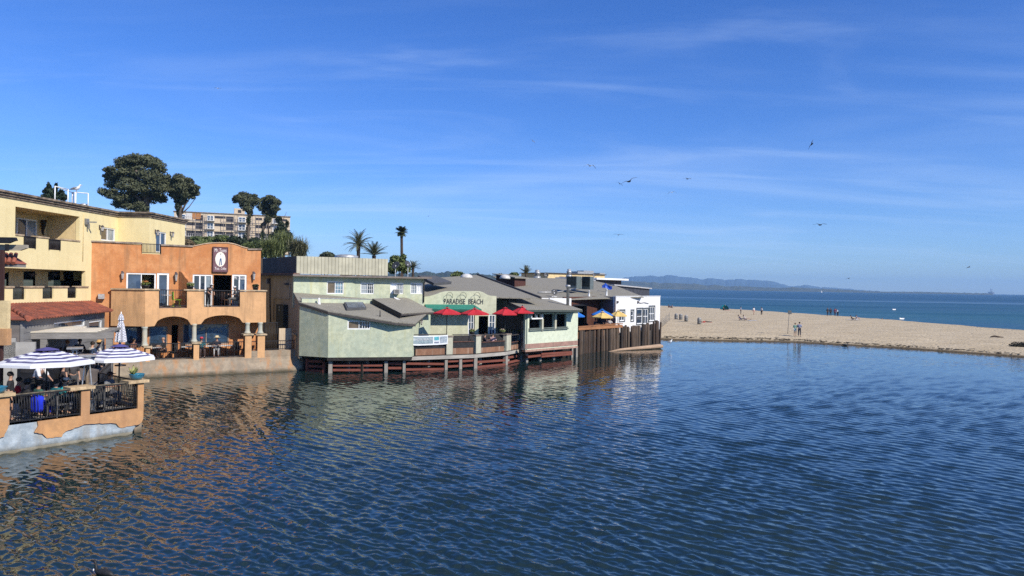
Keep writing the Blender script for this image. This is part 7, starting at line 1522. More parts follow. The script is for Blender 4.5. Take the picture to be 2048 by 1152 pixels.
# grey bar front at the left end with window and cupboards
GBT = Thing('outdoor_bar', 'grey panelled outdoor bar with window and cupboards at left behind the patio', 'bar', (-22.6, 33.6, PZ), world=True); Fgb = Fac((-24.4, 32.6), (-21.6, 33.6)); M_bf = mat('grey_panel_paint', (0.36, 0.345, 0.31), .7, .1, 2)
w = Wall(GBT, Fgb, [(0, PZ), (Fgb.len, PZ), (Fgb.len, zpg-.36), (0, zpg-.36)], .15); w.window((4, 676, 31, 716), 2, 2, glass('green_glass', (.05, .09, .085)), fw=.07); w.build(M_bf)
for k, (x0, x1) in enumerate(((6, 22), (23, 40))): a, b, c, d = Fgb.rect(x0, 728, x1, 762, .35); GBT.part('cupboard_door', MB().fbox(Fgb, a, PZ+.1, c, d, .30, .37), M_bf)
a, _, c, d = Fgb.rect(2, 726, 47, 762, .3); GBT.part('cupboard', MB().fbox(Fgb, a, PZ, c, d, .003, .298), M_bf)
Ov = Thing('outdoor_oven', 'black arched outdoor oven behind the waiter', 'oven', floorpt(72, 31.4, PZ)); Ov.part('body', MB().box(-.75, 0, 0, .75, .8, 1.15), mat('black_oven', (.016, .016, .018), .6, .2)); Fo_ = Fac((-.75, 0), (.75, 0)); Ov.part('arch', MB().slab(Fo_, [(.35+.5*math.cos(t)+.3, 1.0+.5*math.sin(t)) for t in np.linspace(0, math.pi, 12)], -.8, .02), mat('dark_arch', (.035, .032, .03), .7, .2))
# things up under the pergola
for i, (x, Y, rz, lb, sh, ht) in enumerate(((133, 37.6, 2.0, 'seated guest with reddish hair under the pergola', (.05,.05,.05), None), (196, 37.4, 2.4, 'seated guest in straw hat at the right end of the pergola', (.55,.5,.45), ('brim', (.55,.32,.12))), (160, 38.6, 1.0, 'seated guest in dark clothes behind the pergola tables', BLK, None), (184, 36.9, 2.7, 'seated guest in pale shirt under the pergola', (.6,.58,.55), None))):
    person(lb, floorpt(x, Y, PZ+.55), rz, 'sit', sh, BLK, hair=(.2,.08,.03) if i == 0 else (.03,.02,.015), hat=ht, group='guests under the pergola'); chair('dark chair under the guest ' + ('with reddish hair', 'in straw hat', 'in dark clothes', 'in pale shirt')[i] + ' at the pergola', floorpt(x, Y+.05, PZ+.55), rz, group='pergola chairs')
solo('raised_floor', MB().add([(-23.4, 36.0, PZ), (-20.2, 36.0, PZ), (-20.6, 37.9, PZ), (-22.5, 39.8, PZ), (-23.4, 39.8, PZ), (-23.4, 36.0, PZ+.55), (-20.2, 36.0, PZ+.55), (-20.6, 37.9, PZ+.55), (-22.5, 39.8, PZ+.55), (-23.4, 39.8, PZ+.55)], [(5, 6, 7, 8, 9), (0, 1, 6, 5), (1, 2, 7, 6), (2, 3, 8, 7), (3, 4, 9, 8), (4, 0, 5, 9)]), mat('plinth', (.18, .15, .13), .9, .15), 'raised dining platform under the pergola', 'platform', origin=(-21, 38, PZ))
for i, (x, Y) in enumerate(((148, 37.4), (172, 37.2), (205, 37.6))): table(nth(i, 3) + ' of the small round tables under the pergola', floorpt(x, Y, PZ+.55), .4, group='pergola tables', m=mat('grey_table', (.42,.40,.38), .5))
# gateway at the left edge of the picture
GY = 26.6; GW = Thing('gateway', 'stucco and dark timber gateway pier cut by the left picture edge', 'gateway', floorpt(-6, GY, PZ), world=True); Fg = Fac(A2(-70, GY), A2(30, GY)); M_bt = wood('dark_brown_timber', (.075, .035, .03), (.045, .022, .02), (2, 2, .2), 5)
a, b, c, d = Fg.rect(-60, 601, 15, 657); GW.part('stucco_block', MB().fbox(Fg, a, b, c, d, -.16, 0), M_yels); a, b, c, d = Fg.rect(-60, 657, 15.5, 690); GW.part('stucco_block', MB().fbox(Fg, a, b, c, d-.002, -.20, .05), M_patio)
a, b, c, d = Fg.rect(-12, 690, 1, 760); GW.part('post', MB().fbox(Fg, a, PZ, c, d, -.16, -.06), M_bt); a, b, c, d = Fg.rect(-6, 500, 6, 601, -.06); GW.part('post', MB().fbox(Fg, a, b, c, d, -.15, -.06), M_bt)
a, b, c, d = Fg.rect(-60, 474, 32, 486, -.04); z0, z1 = b, d; GW.part('beam', MB().slab(Fg, [(a, z0), (c-.28, z0), (c-.1, z0+.08), (c, z0+.1), (c-.05, z1), (a, z1)], -.16, -.04), mat('black_timber', (.014, .014, .016), .6, .2))
a, b, c, d = Fg.rect(10, 488, 15, 502, -.08); GW.part('strut', MB().fbox(Fg, a, b, c, d, -.16, -.08), MATS['black_timber']); a, b, c, d = Fg.rect(-30, 489, 53, 500.5, -.3); GW.part('beam', MB().slab(Fg, [(a, b), (c-.25, b), (c, b+.09), (c, d), (a, d)], -.42, -.3), wood('bleached_beam', (.44, .39, .31), (.32, .28, .22), (.4, .4, 2), 4))
a, b, c, d = Fg.rect(-50, 510, 34, 527, -.35); GW.part('little_roof', MB().add([Fg.P(a, d+.1, -.8), Fg.P(c-.5, d+.06, -.8), Fg.P(c, b, -.35), Fg.P(a, b, -.35), Fg.P(c, b, -.95), Fg.P(a, b, -.95)], [(3, 2, 1, 0), (2, 4, 1), (0, 1, 4, 5)]), M_tile)
for i in range(7): s_ = a+(c-a-.25)*(i+.5)/7; GW.part('tile', MB().cyl(Fg.P(s_+.22, b+.02, -.33), Fg.P(s_+.02, d+.07, -.78), .075, .065, n=8), M_tile)
GW.part('eave_board', MB().fbox(Fg, a, b-.12, c-.03, b-.003, -.9, -.40), M_wg)
# guests on the orange terrace, its balconies and the decks
FZ = floor_z; gO = 'guests on the orange terrace'
def onT(px, d, z=None): a = TB.q(px, 690, d)[0]; p = TB.P(a, 0, d); return (p.x, p.y, FZ if z is None else z)
person('dark haired woman in brown top seated at the left of the orange terrace', onT(266, -.7), 1.2, 'sit', (.16,.07,.05), BLK, hair=(.012,.01,.01), group=gO, sk=SKIN2)
person('bald man in black shirt seated sideways at the terrace railing', onT(329, -.8), -1.4, 'sit', BLK, (.14,.08,.06), hair=(.42,.25,.17), group=gO, shorts=True)
person('guest in teal top and red cap bending by the middle column', onT(402, -.6), .6, 'sit', (.03,.13,.15), (.12,.08,.07), hat=('cap', (.55,.05,.07)), group=gO)
person('guest in navy top and straw hat at the right terrace table', onT(434, -.9), .3, 'sit', (.02,.025,.045), (.5,.48,.45), hat=('brim', (.62,.50,.30)), group=gO)
for i, x in enumerate((266, 316, 345, 372, 402, 434, 462, 478)): chair(nth(i, 8) + ' dark slatted cafe chair along the orange terrace railing', onT(x, -.75), (1.2, 1.5, -1.4, 1.4, .6, .3, -1.3, 1.2)[i], M_chair, 'cafe chairs on the orange terrace')
for i, x in enumerate((310, 378, 420, 452)): table(nth(i, 4) + ' white topped cafe table along the orange terrace railing', onT(x, -.85), .42, True, mat('white_cloth', (.68,.66,.62), .8), 'cafe tables on the orange terrace')
def onB(px, d): a = BP.q(px, 600, d)[0]; p = BP.P(a, 0, d); return (p.x, p.y, zfl)
person('guest in black with white cap leaning at the left of the right balcony', onB(416, -.45), .9, 'lean', BLK, BLK, hat=('cap', (.7,.7,.68)), group='guests on the orange balcony', sc=.9)
person('guest in grey shirt and white cap seated at the right of the balcony', onB(472, -.6), -1.0, 'sit', (.24,.24,.22), (.2,.19,.17), hat=('cap', (.72,.7,.68)), group='guests on the orange balcony')
chair('brown wooden chair in the open doorway of the right balcony', onB(452, -.75), 2.4, wood('brown_chair', (.20,.10,.05), (.12,.06,.03)), tag='balcony_chair'); chair('dark chair under the guest at the right of the balcony', onB(472, -.6), -1.0, tag='balcony_chair')
chair('lime green metal chair on the left orange balcony', onB(353, -.5), 2.2, mat('lime_paint', (.30,.52,.02), .5), tag='balcony_chair'); table('white pedestal table on the left orange balcony', onB(333, -.6), .32, m=M_white)
def pot(label, c, r, mleaf, fl=None, group='flower pots on the orange building'):
    T = Thing('flower_pot', label, 'flower pot', c, group=group); T.part('pot', MB().lathe((0, 0, 0), [(r*.7, 0), (r, r*.75), (r*1.06, r*.9), (r*.8, r*.92)], 14), M_iron); T.part('foliage', leafmesh('foliage', leaves([(0, 0, r*1.35, r*1.1, r*1.1, r*.6)], 260, r*.28, int(r*1000)+len(label))), mleaf)
    if fl: T.part('blossom', leafmesh('blossom', leaves([(0, 0, r*1.6, r*.9, r*.9, r*.5)], 70, r*.22, 4)), fl)
M_fl = mat('orange_blossom', (.55,.18,.04), .8, .3, 20); M_flp = mat('pale_blossom', (.6,.45,.4), .8, .3, 20); M_lg = leafmat('pot_leaf', (.16,.19,.05), (.06,.09,.025))
p = BP.P(BP.q(289, 578)[0]+.05, zbt+.085, -.12); pot('bowl of orange and yellow flowers on the left balcony cap', tuple(p), .24, M_lg, M_fl); p = BP.P(BP.q(381, 578)[0], zbt+.085, -.12); pot('trough of green and pale flowers beside the scrolled wall', tuple(p), .22, M_lg, M_flp)
p = BP.P(BP.q(512, 578)[0], zbt+.085, -.12); pot('low dark planter on the right balcony cap', tuple(p), .2, M_euc2)
def onD(F, px, d): a = F.q(px, 685, d)[0]; p = F.P(a, 0, d); return (p.x, p.y, 1.085)
person('diner in white shirt with red pattern, back to the deck railing', onD(D2, 985, -.7), 2.9, 'sit', (.62,.40,.38), BLK, hair=(.02,.015,.012), group='diners on the deck'); person('diner in dark shirt left of the red patterned shirt', onD(D2, 968, -1.0), 1.8, 'sit', (.05,.04,.05), BLK, group='diners on the deck')
for i, (F, x, rz) in enumerate(((D1, 840, 1.5), (D1, 868, -1.5), (D1, 915, 1.5), (D1, 935, -1.5), (D2, 985, 2.9), (D2, 968, 1.8), (D2, 1003, -1.4), (D3, 1034, 1.4))): chair(nth((0, 1, 2, 3, 5, 4, 6, 7)[i], 8) + ' dark deck chair behind the copper panelled railing', onD(F, x, -1.0), rz, M_chair, 'chairs on the deck')
for i, (F, x) in enumerate(((D1, 855, ), (D1, 922), (D2, 977), (D3, 1030))): table(nth(i, 4) + ' pale table on the deck behind the copper panelled railing', onD(F, x, -1.1), .45, True, M_tab, 'tables on the deck')
for i, (F, x) in enumerate(((D1, 944), (D2, 1005), (D3, 1040))):
    a, z = F.q(x, 664, -.2); p = F.P(a, 0, -.2); pot(('flower basket above the deck railing below the second red umbrella', 'flower basket above the deck railing below the third red umbrella', 'flower basket at the right end of the deck railing')[i], (p.x, p.y, F.q(x, 668, -.2)[1]-.02), .2, M_lg, M_flp, 'flower baskets on the deck')
for i, (x, sh, lb) in enumerate(((1190, BLK, 'leftmost seated bar guest, in black, behind the bar rail'), (1213, (.1,.08,.1), 'seated bar guest with long dark hair below the yellow umbrella'), (1219, (.5,.48,.46), 'seated bar guest in white beside the grey panel'), (1225, (.16,.05,.04), 'seated bar guest in dark red beside the grey panel'))):
    a = PLn.q(x, 650, -.7)[0]; p = PLn.P(a, 0, -.7); person(lb, (p.x, p.y, 1.72), (.8, -.6, .4, -1.0)[i], 'sit', sh, BLK, hair=(.015,.01,.01), group='guests on the bar terrace')
    T_ = Thing('bar_stool', 'dark bar stool under the ' + ('leftmost guest', 'long haired guest', 'guest in white', 'guest in dark red')[i] + ' behind the bar rail', 'stool', (p.x, p.y, 1.45), group='bar stools'); T_.part('seat', MB().lathe((0, 0, .66), [(.17, 0), (.17, .05), (.02, .06)], 12), M_chair)
    for sx in (-.13, .11):
        for sy in (-.13, .11): T_.part('leg', MB().box(sx, sy, 0, sx+.025, sy+.025, .66), M_chair)

for i, (F, x0, x1) in enumerate(((D1, 826, 892), (D1, 905, 949), (D2, 962, 1011))):  # bench-shaped dark partitions added to stand in for shade behind the tables
    a, c = F.q(x0, 680, -2.0)[0], F.q(x1, 680, -2.0)[0]; B_ = Thing('deck_shade_partition', ('added dark partition standing in for shade behind the banner', 'added dark partition standing in for shade below the first red umbrella', 'added dark partition standing in for shade behind the red patterned diner')[i], 'partition', F.P((a+c)/2, 1.085, -2.0), group='shade partitions on the deck', world=True)
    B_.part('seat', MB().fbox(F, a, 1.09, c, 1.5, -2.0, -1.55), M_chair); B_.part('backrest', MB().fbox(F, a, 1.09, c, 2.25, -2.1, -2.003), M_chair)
# ================================================================== BEACH
def sandpt(px, py, lift=0.0):
    """where a pixel's ray meets the sand"""
    z = SANDZ
    for _ in range(6): p = onz(px, py, z); z = sand_z(p.x, p.y)
    return Vector((p.x, p.y, z+lift))
def barrel_can(label, px, py):
    p = sandpt(px, py, -0.04); T = Thing('litter_barrel', label, 'litter bin', tuple(p), group='litter barrels on the sand')
    T.part('drum', MB().lathe((0, 0, 0), [(.29, 0), (.31, .03), (.31, .28), (.325, .30), (.31, .32), (.31, .58), (.325, .60), (.31, .62), (.31, .86), (.29, .88)], 16), mat('grey_drum', (.20, .20, .185), .6, .2, 4)); T.part('lid', MB().lathe((0, 0, .88), [(.31, 0), (.30, .05), (.22, .16), (.10, .22), (.02, .23)], 16), mat('lid_grey', (.34, .33, .30), .6, .15))
barrel_can('litter barrel nearest the white building, leftmost of the three together', 1352.3, 638.5); barrel_can('litter barrel in the middle of the three together', 1361.5, 639.5); barrel_can('litter barrel at the right of the three together', 1372.3, 642.5); barrel_can('nearest litter barrel standing alone beside the red towel', 1398.5, 648.5)
# sign on a pole
p = sandpt(1575, 668); ps = Thing('beach_sign', 'square dark sign on a tall leaning pole on the sand', 'sign', tuple(p)); tp = at(1578.8, 621, p.y)-p
ps.part('pole', MB().cyl((0, 0, -.3), (tp.x, 0, tp.z), .035, n=8), mat('grey_pole', (.20, .18, .16), .7)); ps.part('board', MB().obox((tp.x*.97+.03, -.05, tp.z-.22), (.23, 0, 0), (0, .015, 0), (-.02, 0, .24)), mat('sign_dark', (.10, .11, .11), .6, .15))
def beachp(label, px, py, rot, pose, grp=None, **kw):
    return person(label, tuple(sandpt(px, py)), rot, pose, group=grp, **kw)
LB = (.35, .50, .60)
beachp('woman in mint top and pale blue shorts standing at the water edge', 1590, 673, 2.6, 'hold', 'couple at the water edge', shirt=(.35,.62,.45), pants=LB, shorts=True, hair=(.16,.10,.05), sc=.93)
beachp('man in grey blue shirt and dark trousers standing at the water edge', 1598.6, 673.3, 2.9, 'hold', 'couple at the water edge', shirt=(.26,.30,.42), pants=(.02,.025,.05), sleeves='long', hair=(.02,.015,.01))
beachp('distant person in dark wetsuit and pale top standing left of two others', 1481.5, 629, 1.2, 'stand', 'people standing on the sand', shirt=(.35,.40,.50), pants=(.03,.035,.06)); beachp('distant person in white top and pink shorts, middle of the three standing', 1507.5, 630, .4, 'walk', 'people standing on the sand', shirt=(.7,.68,.66), pants=(.6,.35,.28), shorts=True)
beachp('distant person in white shirt and black trousers, right of the three standing', 1523, 630.3, 2.2, 'stand', 'people standing on the sand', shirt=(.72,.72,.70), pants=BLK)
gg = 'group at the sea edge'
for i, (x, sh, pn, lb) in enumerate(((1655, BLK, BLK, 'leftmost of the group at the sea edge, in black'), (1661, (.03,.03,.05), BLK, 'second of the group at the sea edge, in dark clothes'), (1670, (.35,.04,.09), (.08,.03,.04), 'third of the group at the sea edge, in crimson'), (1675.5, (.5,.6,.68), BLK, 'rightmost of the group at the sea edge, in pale blue'))): beachp(lb, x, 631+i*.5, (.3, 2.9, 2.5, -1.2)[i], 'stand' if i < 3 else 'lean', gg, shirt=sh, pants=pn, sleeves='long')
beachp('left of two people sitting on the sand beside the white building, in black', 1337.5, 615.5, 1.0, 'ground', 'pair sitting beside the white building', shirt=BLK, pants=(.2,.05,.05)); beachp('right of two people sitting on the sand beside the white building, in grey', 1344, 616, -1.0, 'ground', 'pair sitting beside the white building', shirt=(.3,.3,.32), pants=BLK)
beachp('sunbather lying on the red towel behind the lone barrel', 1413, 645, 1.57, 'lie', shirt=(.5,.05,.03), pants=BLK)
def towel(label, px, py, w, d, c, rot=0.0):
    p = sandpt(px, py, .03); T = MB(); n = 6; vs = []; g = random.Random(int(px))
    for j in range(n+1):
        for i in range(n+1): x, y = -w/2+w*i/n, -d/2+d*j/n; vs.append((p.x+x*math.cos(rot)-y*math.sin(rot), p.y+x*math.sin(rot)+y*math.cos(rot), p.z+.015+g.uniform(0, .03)))
    solo('beach_towel', T.add(vs, [(j*(n+1)+i, j*(n+1)+i+1, (j+1)*(n+1)+i+1, (j+1)*(n+1)+i) for j in range(n) for i in range(n)], True), cloth(c), label, 'towel', origin=tuple(p))
towel('red beach towel behind the lone litter barrel', 1413, 645.5, 1.9, 1.1, (.55,.03,.02)); towel('white beach towel right of the low beach chairs', 1505, 641.5, 1.7, 1.5, (.72,.70,.66)); towel('white beach towel under the sunbathers near the sea', 1709, 640, 2.6, 1.6, (.68,.66,.62)); towel('pink red towel beside the teal beach tent', 1456, 621, 1.6, 1.4, (.6,.12,.10))
for i, (x, lb) in enumerate(((1481, 'low beach chair with the person in navy'), (1491, 'low beach chair with the person in white'))):
    p = sandpt(x, 641); T = Thing('beach_chair', lb, 'beach chair', tuple(p), 1.3, group='low beach chairs'); T.part('seat', MB().box(-.26, -.25, .18, .26, .25, .22), cloth((.04,.05,.10))); T.part('backrest', MB().obox((0, .36, .5), (.26, 0, 0), (0, .015, .005), (0, .12, .32)), cloth((.04,.05,.10))); 
    for s in (-.25, .25): T.part('side_frame', MB().beam((s, -.25, .02), (s, .3, .30), .03, .03).beam((s, .25, .02), (s, -.2, .30), .03, .03), M_gal)
    person(('beachgoer in navy reclining in the left low chair', 'beachgoer in white reclining in the right low chair')[i], (p.x, p.y, p.z+.12), 1.3, 'recline', ((.03,.04,.09), (.55,.5,.48))[i], ((.03,.04,.08), (.4,.3,.25))[i], shorts=bool(i), group='pair in low beach chairs')
beachp('sunbather in black sitting on the towel near the sea', 1705, 639.5, 1.2, 'recline', 'sunbathers near the sea', shirt=BLK, pants=BLK, shorts=True); beachp('sunbather in pale top sitting up near the sea', 1713, 639.8, 1.6, 'ground', 'sunbathers near the sea', shirt=(.6,.45,.38), pants=(.6,.55,.5), shorts=True)
# teal pop-up tent
p = sandpt(1449, 619); T = Thing('beach_tent', 'teal pop-up beach tent near the sea edge', 'tent', tuple(p), .3); vs = []; n = 12
for j in range(6):
    e = j/5*math.pi/2
    for i in range(n+1): a = math.pi*1.25*i/n-.2; vs.append((1.25*math.cos(a)*math.cos(e), 1.05*math.sin(a)*math.cos(e), 1.25*math.sin(e)))
T.part('shell', MB().add(vs, [(j*(n+1)+i, j*(n+1)+i+1, (j+1)*(n+1)+i+1, (j+1)*(n+1)+i) for j in range(5) for i in range(n)], True), mat('teal_nylon', (.02, .36, .34), .6, .12)); T.part('groundsheet', MB().box(-1.2, -1.0, .02, 1.2, 1.0, .04), cloth((.05,.06,.08))); T.part('pole', MB().tube([(-1.25, 0, 0), (-.9, 0, .9), (0, 0, 1.27), (.9, 0, .9), (1.25, 0, 0)], .015, 5), M_gal)
beachp('person in black sitting in front of the teal tent', 1447, 620.5, .5, 'ground', shirt=BLK, pants=BLK)
# netting fence beside the white building
p0, p1 = sandpt(1324, 655), sandpt(1339, 641); T = Thing('net_fence', 'sagging grey net fence on the sand beside the white building', 'fence', tuple(p0), world=True)
for t in (0, .5, 1): q_ = p0.lerp(p1, t); T.part('post', MB().cyl(q_-Vector((0, 0, .3)), q_+Vector((0, 0, 1.5)), .03, n=6), M_post)
vs = []
for j in range(9):
    for i in range(13): t = i/12; q_ = p0.lerp(p1, t); vs.append(q_+Vector((0, 0, .1+(1.25-.25*math.sin(math.pi*((t*2) % 1)))*j/8)))
net = MB()
for j in range(9): net.tube([vs[j*13+i] for i in range(13)], .012, 4)
for i in range(13): net.tube([vs[j*13+i] for j in range(9)], .010, 4)
T.part('netting', net, mat('grey_net', (.25, .24, .21), .8), kind='stuff')
# scrub, driftwood and weed at the right edge
p = sandpt(2035, 705); T = Thing('shore_scrub', 'dark tangled scrub on the bank at the right picture edge', 'shrub', tuple(p)); g = random.Random(5)
for i in range(26): a = g.uniform(0, 6.28); e = g.uniform(.2, 1.2); L_ = g.uniform(.4, 1.0); T.part('stick', MB().tube([(g.uniform(-.5, .5), g.uniform(-.3, .3), 0), (L_*math.cos(a)*math.cos(e)*.6, L_*math.sin(a)*.4, L_*math.sin(e)*.6), (L_*math.cos(a)*math.cos(e)*1.2, L_*math.sin(a)*.6, L_*math.sin(e)*.75)], [.03, .02, .008], 4), M_barkd)
T.part('foliage', leafmesh('foliage', leaves([(0, 0, .22, .9, .6, .32), (.8, .1, .25, .7, .5, .3), (-.5, -.3, .12, .4, .3, .15)], 700, .10, 8)), leafmat('scrub_leaf', (.035, .032, .015), (.015, .014, .008)))
p = sandpt(1989, 675); solo('driftwood', MB().tube([p+Vector((-.5, 0, .08)), p+Vector((0, .1, .16)), p+Vector((.5, 0, .1)), p+Vector((1.1, -.1, .05))], [.06, .12, .10, .03], 6), M_barkd, 'short dark driftwood lying on the sand near the right edge', 'driftwood', origin=tuple(p))
# strand line of weed and sticks along the lagoon edge
g = random.Random(12); V = []
for i in range(520):
    x = g.uniform(18, 62); y = interp(SHORE, x)+abs(g.gauss(0, .9))+.5; z = sand_z(x, y)+.02; a = g.uniform(0, 6.28); L_ = g.uniform(.06, .32); w_ = g.uniform(.02, .06); d = Vector((math.cos(a), math.sin(a)*.6, 0))*L_; s_ = Vector((-math.sin(a), math.cos(a), 0))*w_; o = Vector((x, y, z)); V += [o-d-s_, o+d-s_, o+d+s_+Vector((0, 0, .04)), o-d+s_+Vector((0, 0, .05))]
link('strand_weed', leafmesh('strand_weed', np.array([tuple(v) for v in V])), mat('dry_weed', (.035, .027, .016), .9, .3, 9), kind='stuff')
# bird swimming with its wake near the beach
def floatbird(label, px, py, L_, col, head_up=.12, cat='bird'):
    p = onz(px, py, 0.0); T = Thing('swimming_bird', label, cat, (p.x, p.y, 0), 0); m = mat('bird_dark', col, .6, .2, 12)
    k = L_; body = [(-.5*k, 0, .05*k), (-.3*k, 0, .12*k), (0, 0, .15*k), (.25*k, 0, .13*k), (.36*k, 0, .2*k), (.40*k, 0, .36*k+head_up), (.44*k, 0, .44*k+head_up), (.55*k, 0, .44*k+head_up), (.66*k, 0, .43*k+head_up)]
    T.part('body', MB().tube(body, [.03*k, .11*k, .16*k, .13*k, .07*k, .045*k, .06*k, .035*k, .008*k], 9), m); return T
floatbird('dark bird swimming with a wake off the beach', 1690, 691.5, .8, (.02, .02, .02), .0)
b_ = floatbird('black long necked water bird at the bottom picture edge', 207.5, 1152, .50, (.012, .012, .014), .06); b_.r.rotation_euler = (0, 0, 2.9); bb = link('cheek_patch', MB().ball((.235, 0, .10), .022, .03, .03).mesh('cheek_patch'), M_white, b_.r)
# gull on the log foot and on the roof railing
def standgull(label, p, rot, k=1.0):
    T = Thing('perched_gull', label, 'gull', tuple(p), rot, group='perched gulls'); T.r.scale = (k, k, k); W = mat('gull_white', (.78, .78, .76), .7, .05); Gm = mat('gull_grey', (.22, .23, .25), .7, .1)
    T.part('body', MB().tube([(-.16, 0, .13), (-.05, 0, .17), (.08, 0, .20), (.15, 0, .26), (.17, 0, .33), (.20, 0, .36), (.25, 0, .355)], [.02, .075, .085, .06, .042, .045, .015], 10), W)
    for s in (-1, 1): T.part('wing', MB().tube([(.10, s*.05, .23), (-.05, s*.075, .20), (-.20, s*.05, .14), (-.30, s*.02, .12)], [.02, .05, .03, .006], 6), Gm); T.part('leg', MB().cyl((.03, s*.03, 0), (.02, s*.03, .12), .008, n=5), mat('gull_leg', (.5, .3, .2), .7))
    T.part('beak', MB().cyl((.235, 0, .355), (.31, 0, .345), .016, .004, n=6), mat('gull_beak', (.65, .40, .05), .6))
# roof railing with the gull
rp0 = at(110, 398, 44.0); RT_ = Thing('roof_railing', 'white metal roof hatch railing on the yellow building', 'railing', (-26.6, 42, ztop), world=True); cs = [at(110, 380.5, 43.3), at(136, 385, 44.6), at(145.5, 379, 46.4), at(151, 379, 46.2), at(176.5, 385, 46.6)]
pts = [Vector((c.x, c.y, ztop-.35)) for c in cs]; zt_ = sum(c.z for c in cs)/5
for i, c in enumerate(cs): RT_.part('post', MB().cyl((c.x, c.y, ztop-.33), (c.x, c.y, zt_), .035 if i not in (2, 3) else .06, n=7), M_white)
for i, j in ((0, 2), (2, 3), (3, 4), (0, 1)): RT_.part('rail', MB().cyl((cs[i].x, cs[i].y, zt_), (cs[j].x, cs[j].y, zt_), .03, n=6), M_white)
standgull('gull with grey wings perched on the roof railing', Vector((cs[3].x+.02, cs[3].y, zt_+.02)), .2, 1.25)
vp = at(168, 401, 46.8); solo('roof_vent', MB().lathe((vp.x, vp.y, ztop-.33), [(.16, 0), (.16, .5), (.2, .52), (.2, .66), (.05, .7)], 12), M_gal, 'small round metal vent inside the roof railing', 'vent', origin=(vp.x, vp.y, ztop-.33))
lp_ = onz(1304, 690, .42); standgull('gull perched on the driftwood log below the white building', Vector((lp[3].x+2.2, lp[3].y+.9, .50)), .3, 1.1)
# ================================================================== SEA TRAFFIC, POWER STATION
def sail(label, px, py, Y, h):
    p = at(px, py, Y); T = Thing('sailboat', label, 'sailboat', (p.x, Y, -.35)); T.part('hull', MB().tube([(-h*.3, 0, h*.04), (0, 0, h*.03), (h*.3, 0, h*.07)], [h*.03, h*.06, h*.01], 8), M_white); T.part('mast', MB().cyl((0, 0, 0), (0, 0, h), h*.01, n=6), M_gal); T.part('mainsail', MB().add([(-.01*h, .01, h*.12), (-h*.28, .01, h*.14), (-.01*h, .01, h*.97), (-.01*h, -.01, h*.12), (-h*.28, -.01, h*.14), (-.01*h, -.01, h*.97)], [(0, 1, 2), (5, 4, 3)]), M_white); T.part('jib', MB().add([(.02*h, 0, h*.85), (.28*h, 0, h*.1), (.03*h, .02, h*.12)], [(0, 1, 2)]), M_white)
sail('tiny white sailboat under the far shore', 1643.5, 582, 2600, 9)
def dinghy(label, px, py, L_, rot):
    p = onz(px, py, -.35); T = Thing('small_boat', label, 'boat', (p.x, p.y, -.35), rot, group='small white boats off the beach'); vs = []; n = 9
    for i in range(n): t = i/(n-1); w_ = L_*.15*math.sin(math.pi*(.12+.80*t))**.7; x = -L_/2+L_*t; sh = .05+.10*(2*t-1)**2*L_*.5; vs += [(x, -w_, .28+sh), (x, -w_*.5, -.1), (x, w_*.5, -.1), (x, w_, .28+sh), (x, w_*.75, .2+sh), (x, -w_*.75, .2+sh)]
    T.part('hull', MB().add(vs, [(i*6+k, i*6+(k+1) % 6, (i+1)*6+(k+1) % 6, (i+1)*6+k) for i in range(n-1) for k in range(6)]+[tuple(range(6)), tuple(range((n-1)*6+5, (n-1)*6-1, -1))], True), M_white); T.part('thwart', MB().box(-.1, -L_*.12, .26, .1, L_*.12, .3), M_tab)
dinghy('white open boat floating off the beach, the farther one', 1788, 620, 1.9*1.0, .5); dinghy('low white boat close to the sea edge of the beach', 1804, 639, 1.2, .1)
for i, (x, y) in enumerate(((1764.5, 640), (1776, 642))):
    p = onz(x, y, -.35); T = Thing('swimmer', ('left of two swimmers with heads above the sea', 'right of two swimmers with heads above the sea')[i], 'swimmer', (p.x, p.y, -.35), group='swimmers'); T.part('body', MB().tube([(0, .25, -.15), (0, .1, .0), (0, 0, .12), (0, -.02, .22), (0, -.02, .34), (0, 0, .42)], [.14, .18, .10, .07, .10, .05], 9), SKIN); T.part('hair', MB().ball((0, .02, .36), .11), cloth((.03,.02,.02)))
PY = 7000.0; Fpw = Fac(A2(1960, PY), A2(2010, PY)); PW = Thing('power_station', 'far power station with two tall chimneys on the horizon', 'power station', at(1984, 587, PY), world=True); mpw = mat('far_concrete', (.22, .22, .23), .9, .1, .01)
for x in (1981, 1984): p = at(x, 577, PY); PW.part('chimney', MB().cyl((p.x, p.y, 0), (p.x, p.y, p.z), 3.6, 2.8, n=10), mpw)
a, b, c, d = Fpw.rect(1980, 584, 1989, 587); PW.part('turbine_hall', MB().fbox(Fpw, a, 0, c, d, -30, 0), mpw); a, b, c, d = Fpw.rect(1972, 586, 1980, 587); PW.part('annex', MB().fbox(Fpw, a, 0, c, d, -20, 0), mpw)
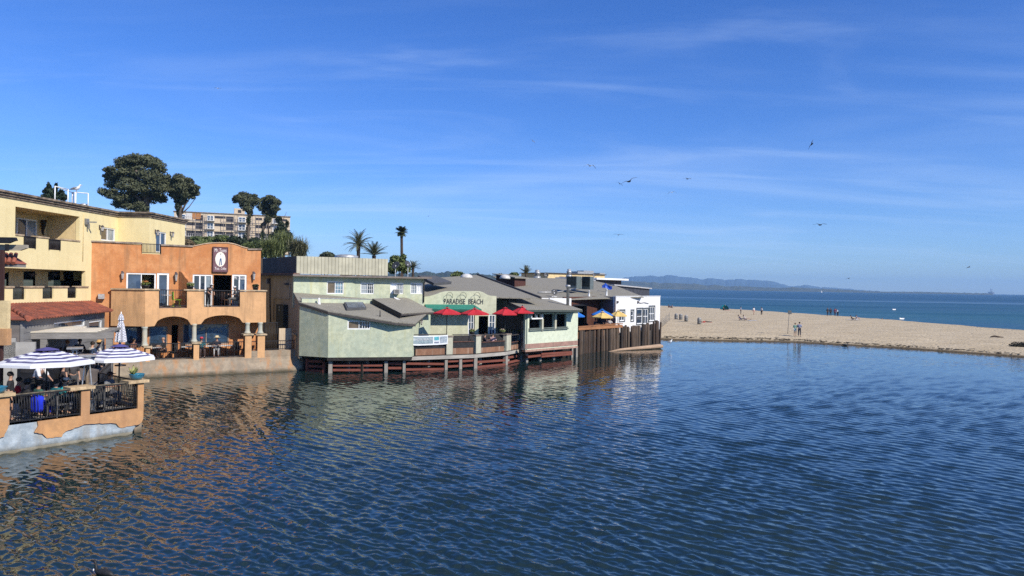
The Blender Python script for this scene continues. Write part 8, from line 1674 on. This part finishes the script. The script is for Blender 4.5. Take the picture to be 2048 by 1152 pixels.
# ================================================================== BIRDS IN FLIGHT
def flyer(label, px, py, span_px, Y, bank=0.0, yaw=0.0, droop=.18, white=False, pitch=0.0):
    p = at(px, py, Y); s = span_px*1.5*Y/FPX/2; T = Thing('flying_gull', label, 'bird', tuple(p), group='birds in flight'); T.r.rotation_euler = (pitch, bank, yaw); W = mat('gull_white'if white else 'gull_under', (.80,.80,.78) if white else (.07,.068,.066), .7, .1); Dk = mat('gull_tip', (.03, .03, .032), .7, .1)
    T.part('body', MB().tube([(0, .40*s, 0), (0, .22*s, .01*s), (0, 0, 0), (0, -.24*s, .0), (0, -.36*s, .02*s), (0, -.46*s, .01*s)], [.015*s, .06*s, .09*s, .075*s, .055*s, .012*s], 8), W)
    for sg in (-1, 1):
        def wing(x0, x1, n, m, nm):
            vs = []
            for i in range(n+1):
                t = x0+(x1-x0)*i/n; ch = (.26*(1-t)**.6+.05)*s; z = s*(.30*math.sin(min(t, .5)*math.pi)*.55-droop*max(0, t-.42)*1.6); y = s*(-.12*math.sin(t*math.pi)+.20*max(0, t-.45)); x = sg*t*s
                vs += [(x, y-ch*.5, z), (x, y+ch*.5, z-.01*s), (x, y, z+.03*s*(1-t)+.004*s)]
            fs = []
            for i in range(n): a = i*3; fs += [(a, a+3, a+5, a+2), (a+2, a+5, a+4, a+1), (a+1, a+4, a+3, a)]
            return T.part(nm, MB().add(vs, fs, True), m)
        wing(.03, .72, 7, W, 'wing'); wing(.72, 1.0, 3, Dk, 'wing_tip')
flyer('large dark bird banking steeply high on the right', 1623, 289, 19, 55, -.95, .6, .1, pitch=-.5); flyer('white gull with dark wing tips gliding above the long cirrus streak', 1180, 332, 18, 75, .1, .2, .42, True)
flyer('large dark gull with long spread wings left of the sky centre', 1258, 363, 28, 60, -.42, .25, .12); flyer('faint small gull just left of the long winged gull', 1239, 367.5, 11, 110, .5, .1, .25)
flyer('small gull in level flight, topmost of the pair right of the long winged gull', 1375, 358, 13, 90, 0, .4, .12); flyer('white and dark gull with bent wings below the small level gull', 1344, 385, 13, 85, -.1, -.3, .45, True)
flyer('small pale gull high near the sky centre', 1066, 282.5, 8, 130, .5, .6, .2, True); flyer('dark gull low over the roofs left of the sea', 1237, 470, 15, 85, .05, -.3, .1)
flyer('slender gull gliding in the right middle sky', 1640, 450, 20, 85, -.05, .1, .10); flyer('faint gull just above the far hills', 1697, 557, 9, 130, -.3, .2, .1)
flyer('dark gull low over the sea at far right', 1937, 534.5, 10, 95, -.4, .5, .1); flyer('small dark bird above the tall fan palm', 857, 432.5, 7, 110, -.4, .4, .1); flyer('tiny white gull high at upper left', 435.5, 177, 10, 110, .05, .1, .15, True)
# ================================================================== HAZE
hz = bpy.data.materials.new('haze'); hz.use_nodes = True; nt = hz.node_tree; nt.nodes.clear(); pv = N(nt, 'ShaderNodeVolumePrincipled'); pv.inputs['Color'].default_value = (0.38, 0.66, 1.0, 1); pv.inputs['Density'].default_value = 0.00010; pv.inputs['Anisotropy'].default_value = 0.0
oo = N(nt, 'ShaderNodeOutputMaterial'); L(nt, pv.outputs[0], oo.inputs['Volume'])
link('haze', MB().box(-10500, -60, -3, 12500, 12500, 230).mesh('haze'), hz, kind='stuff')
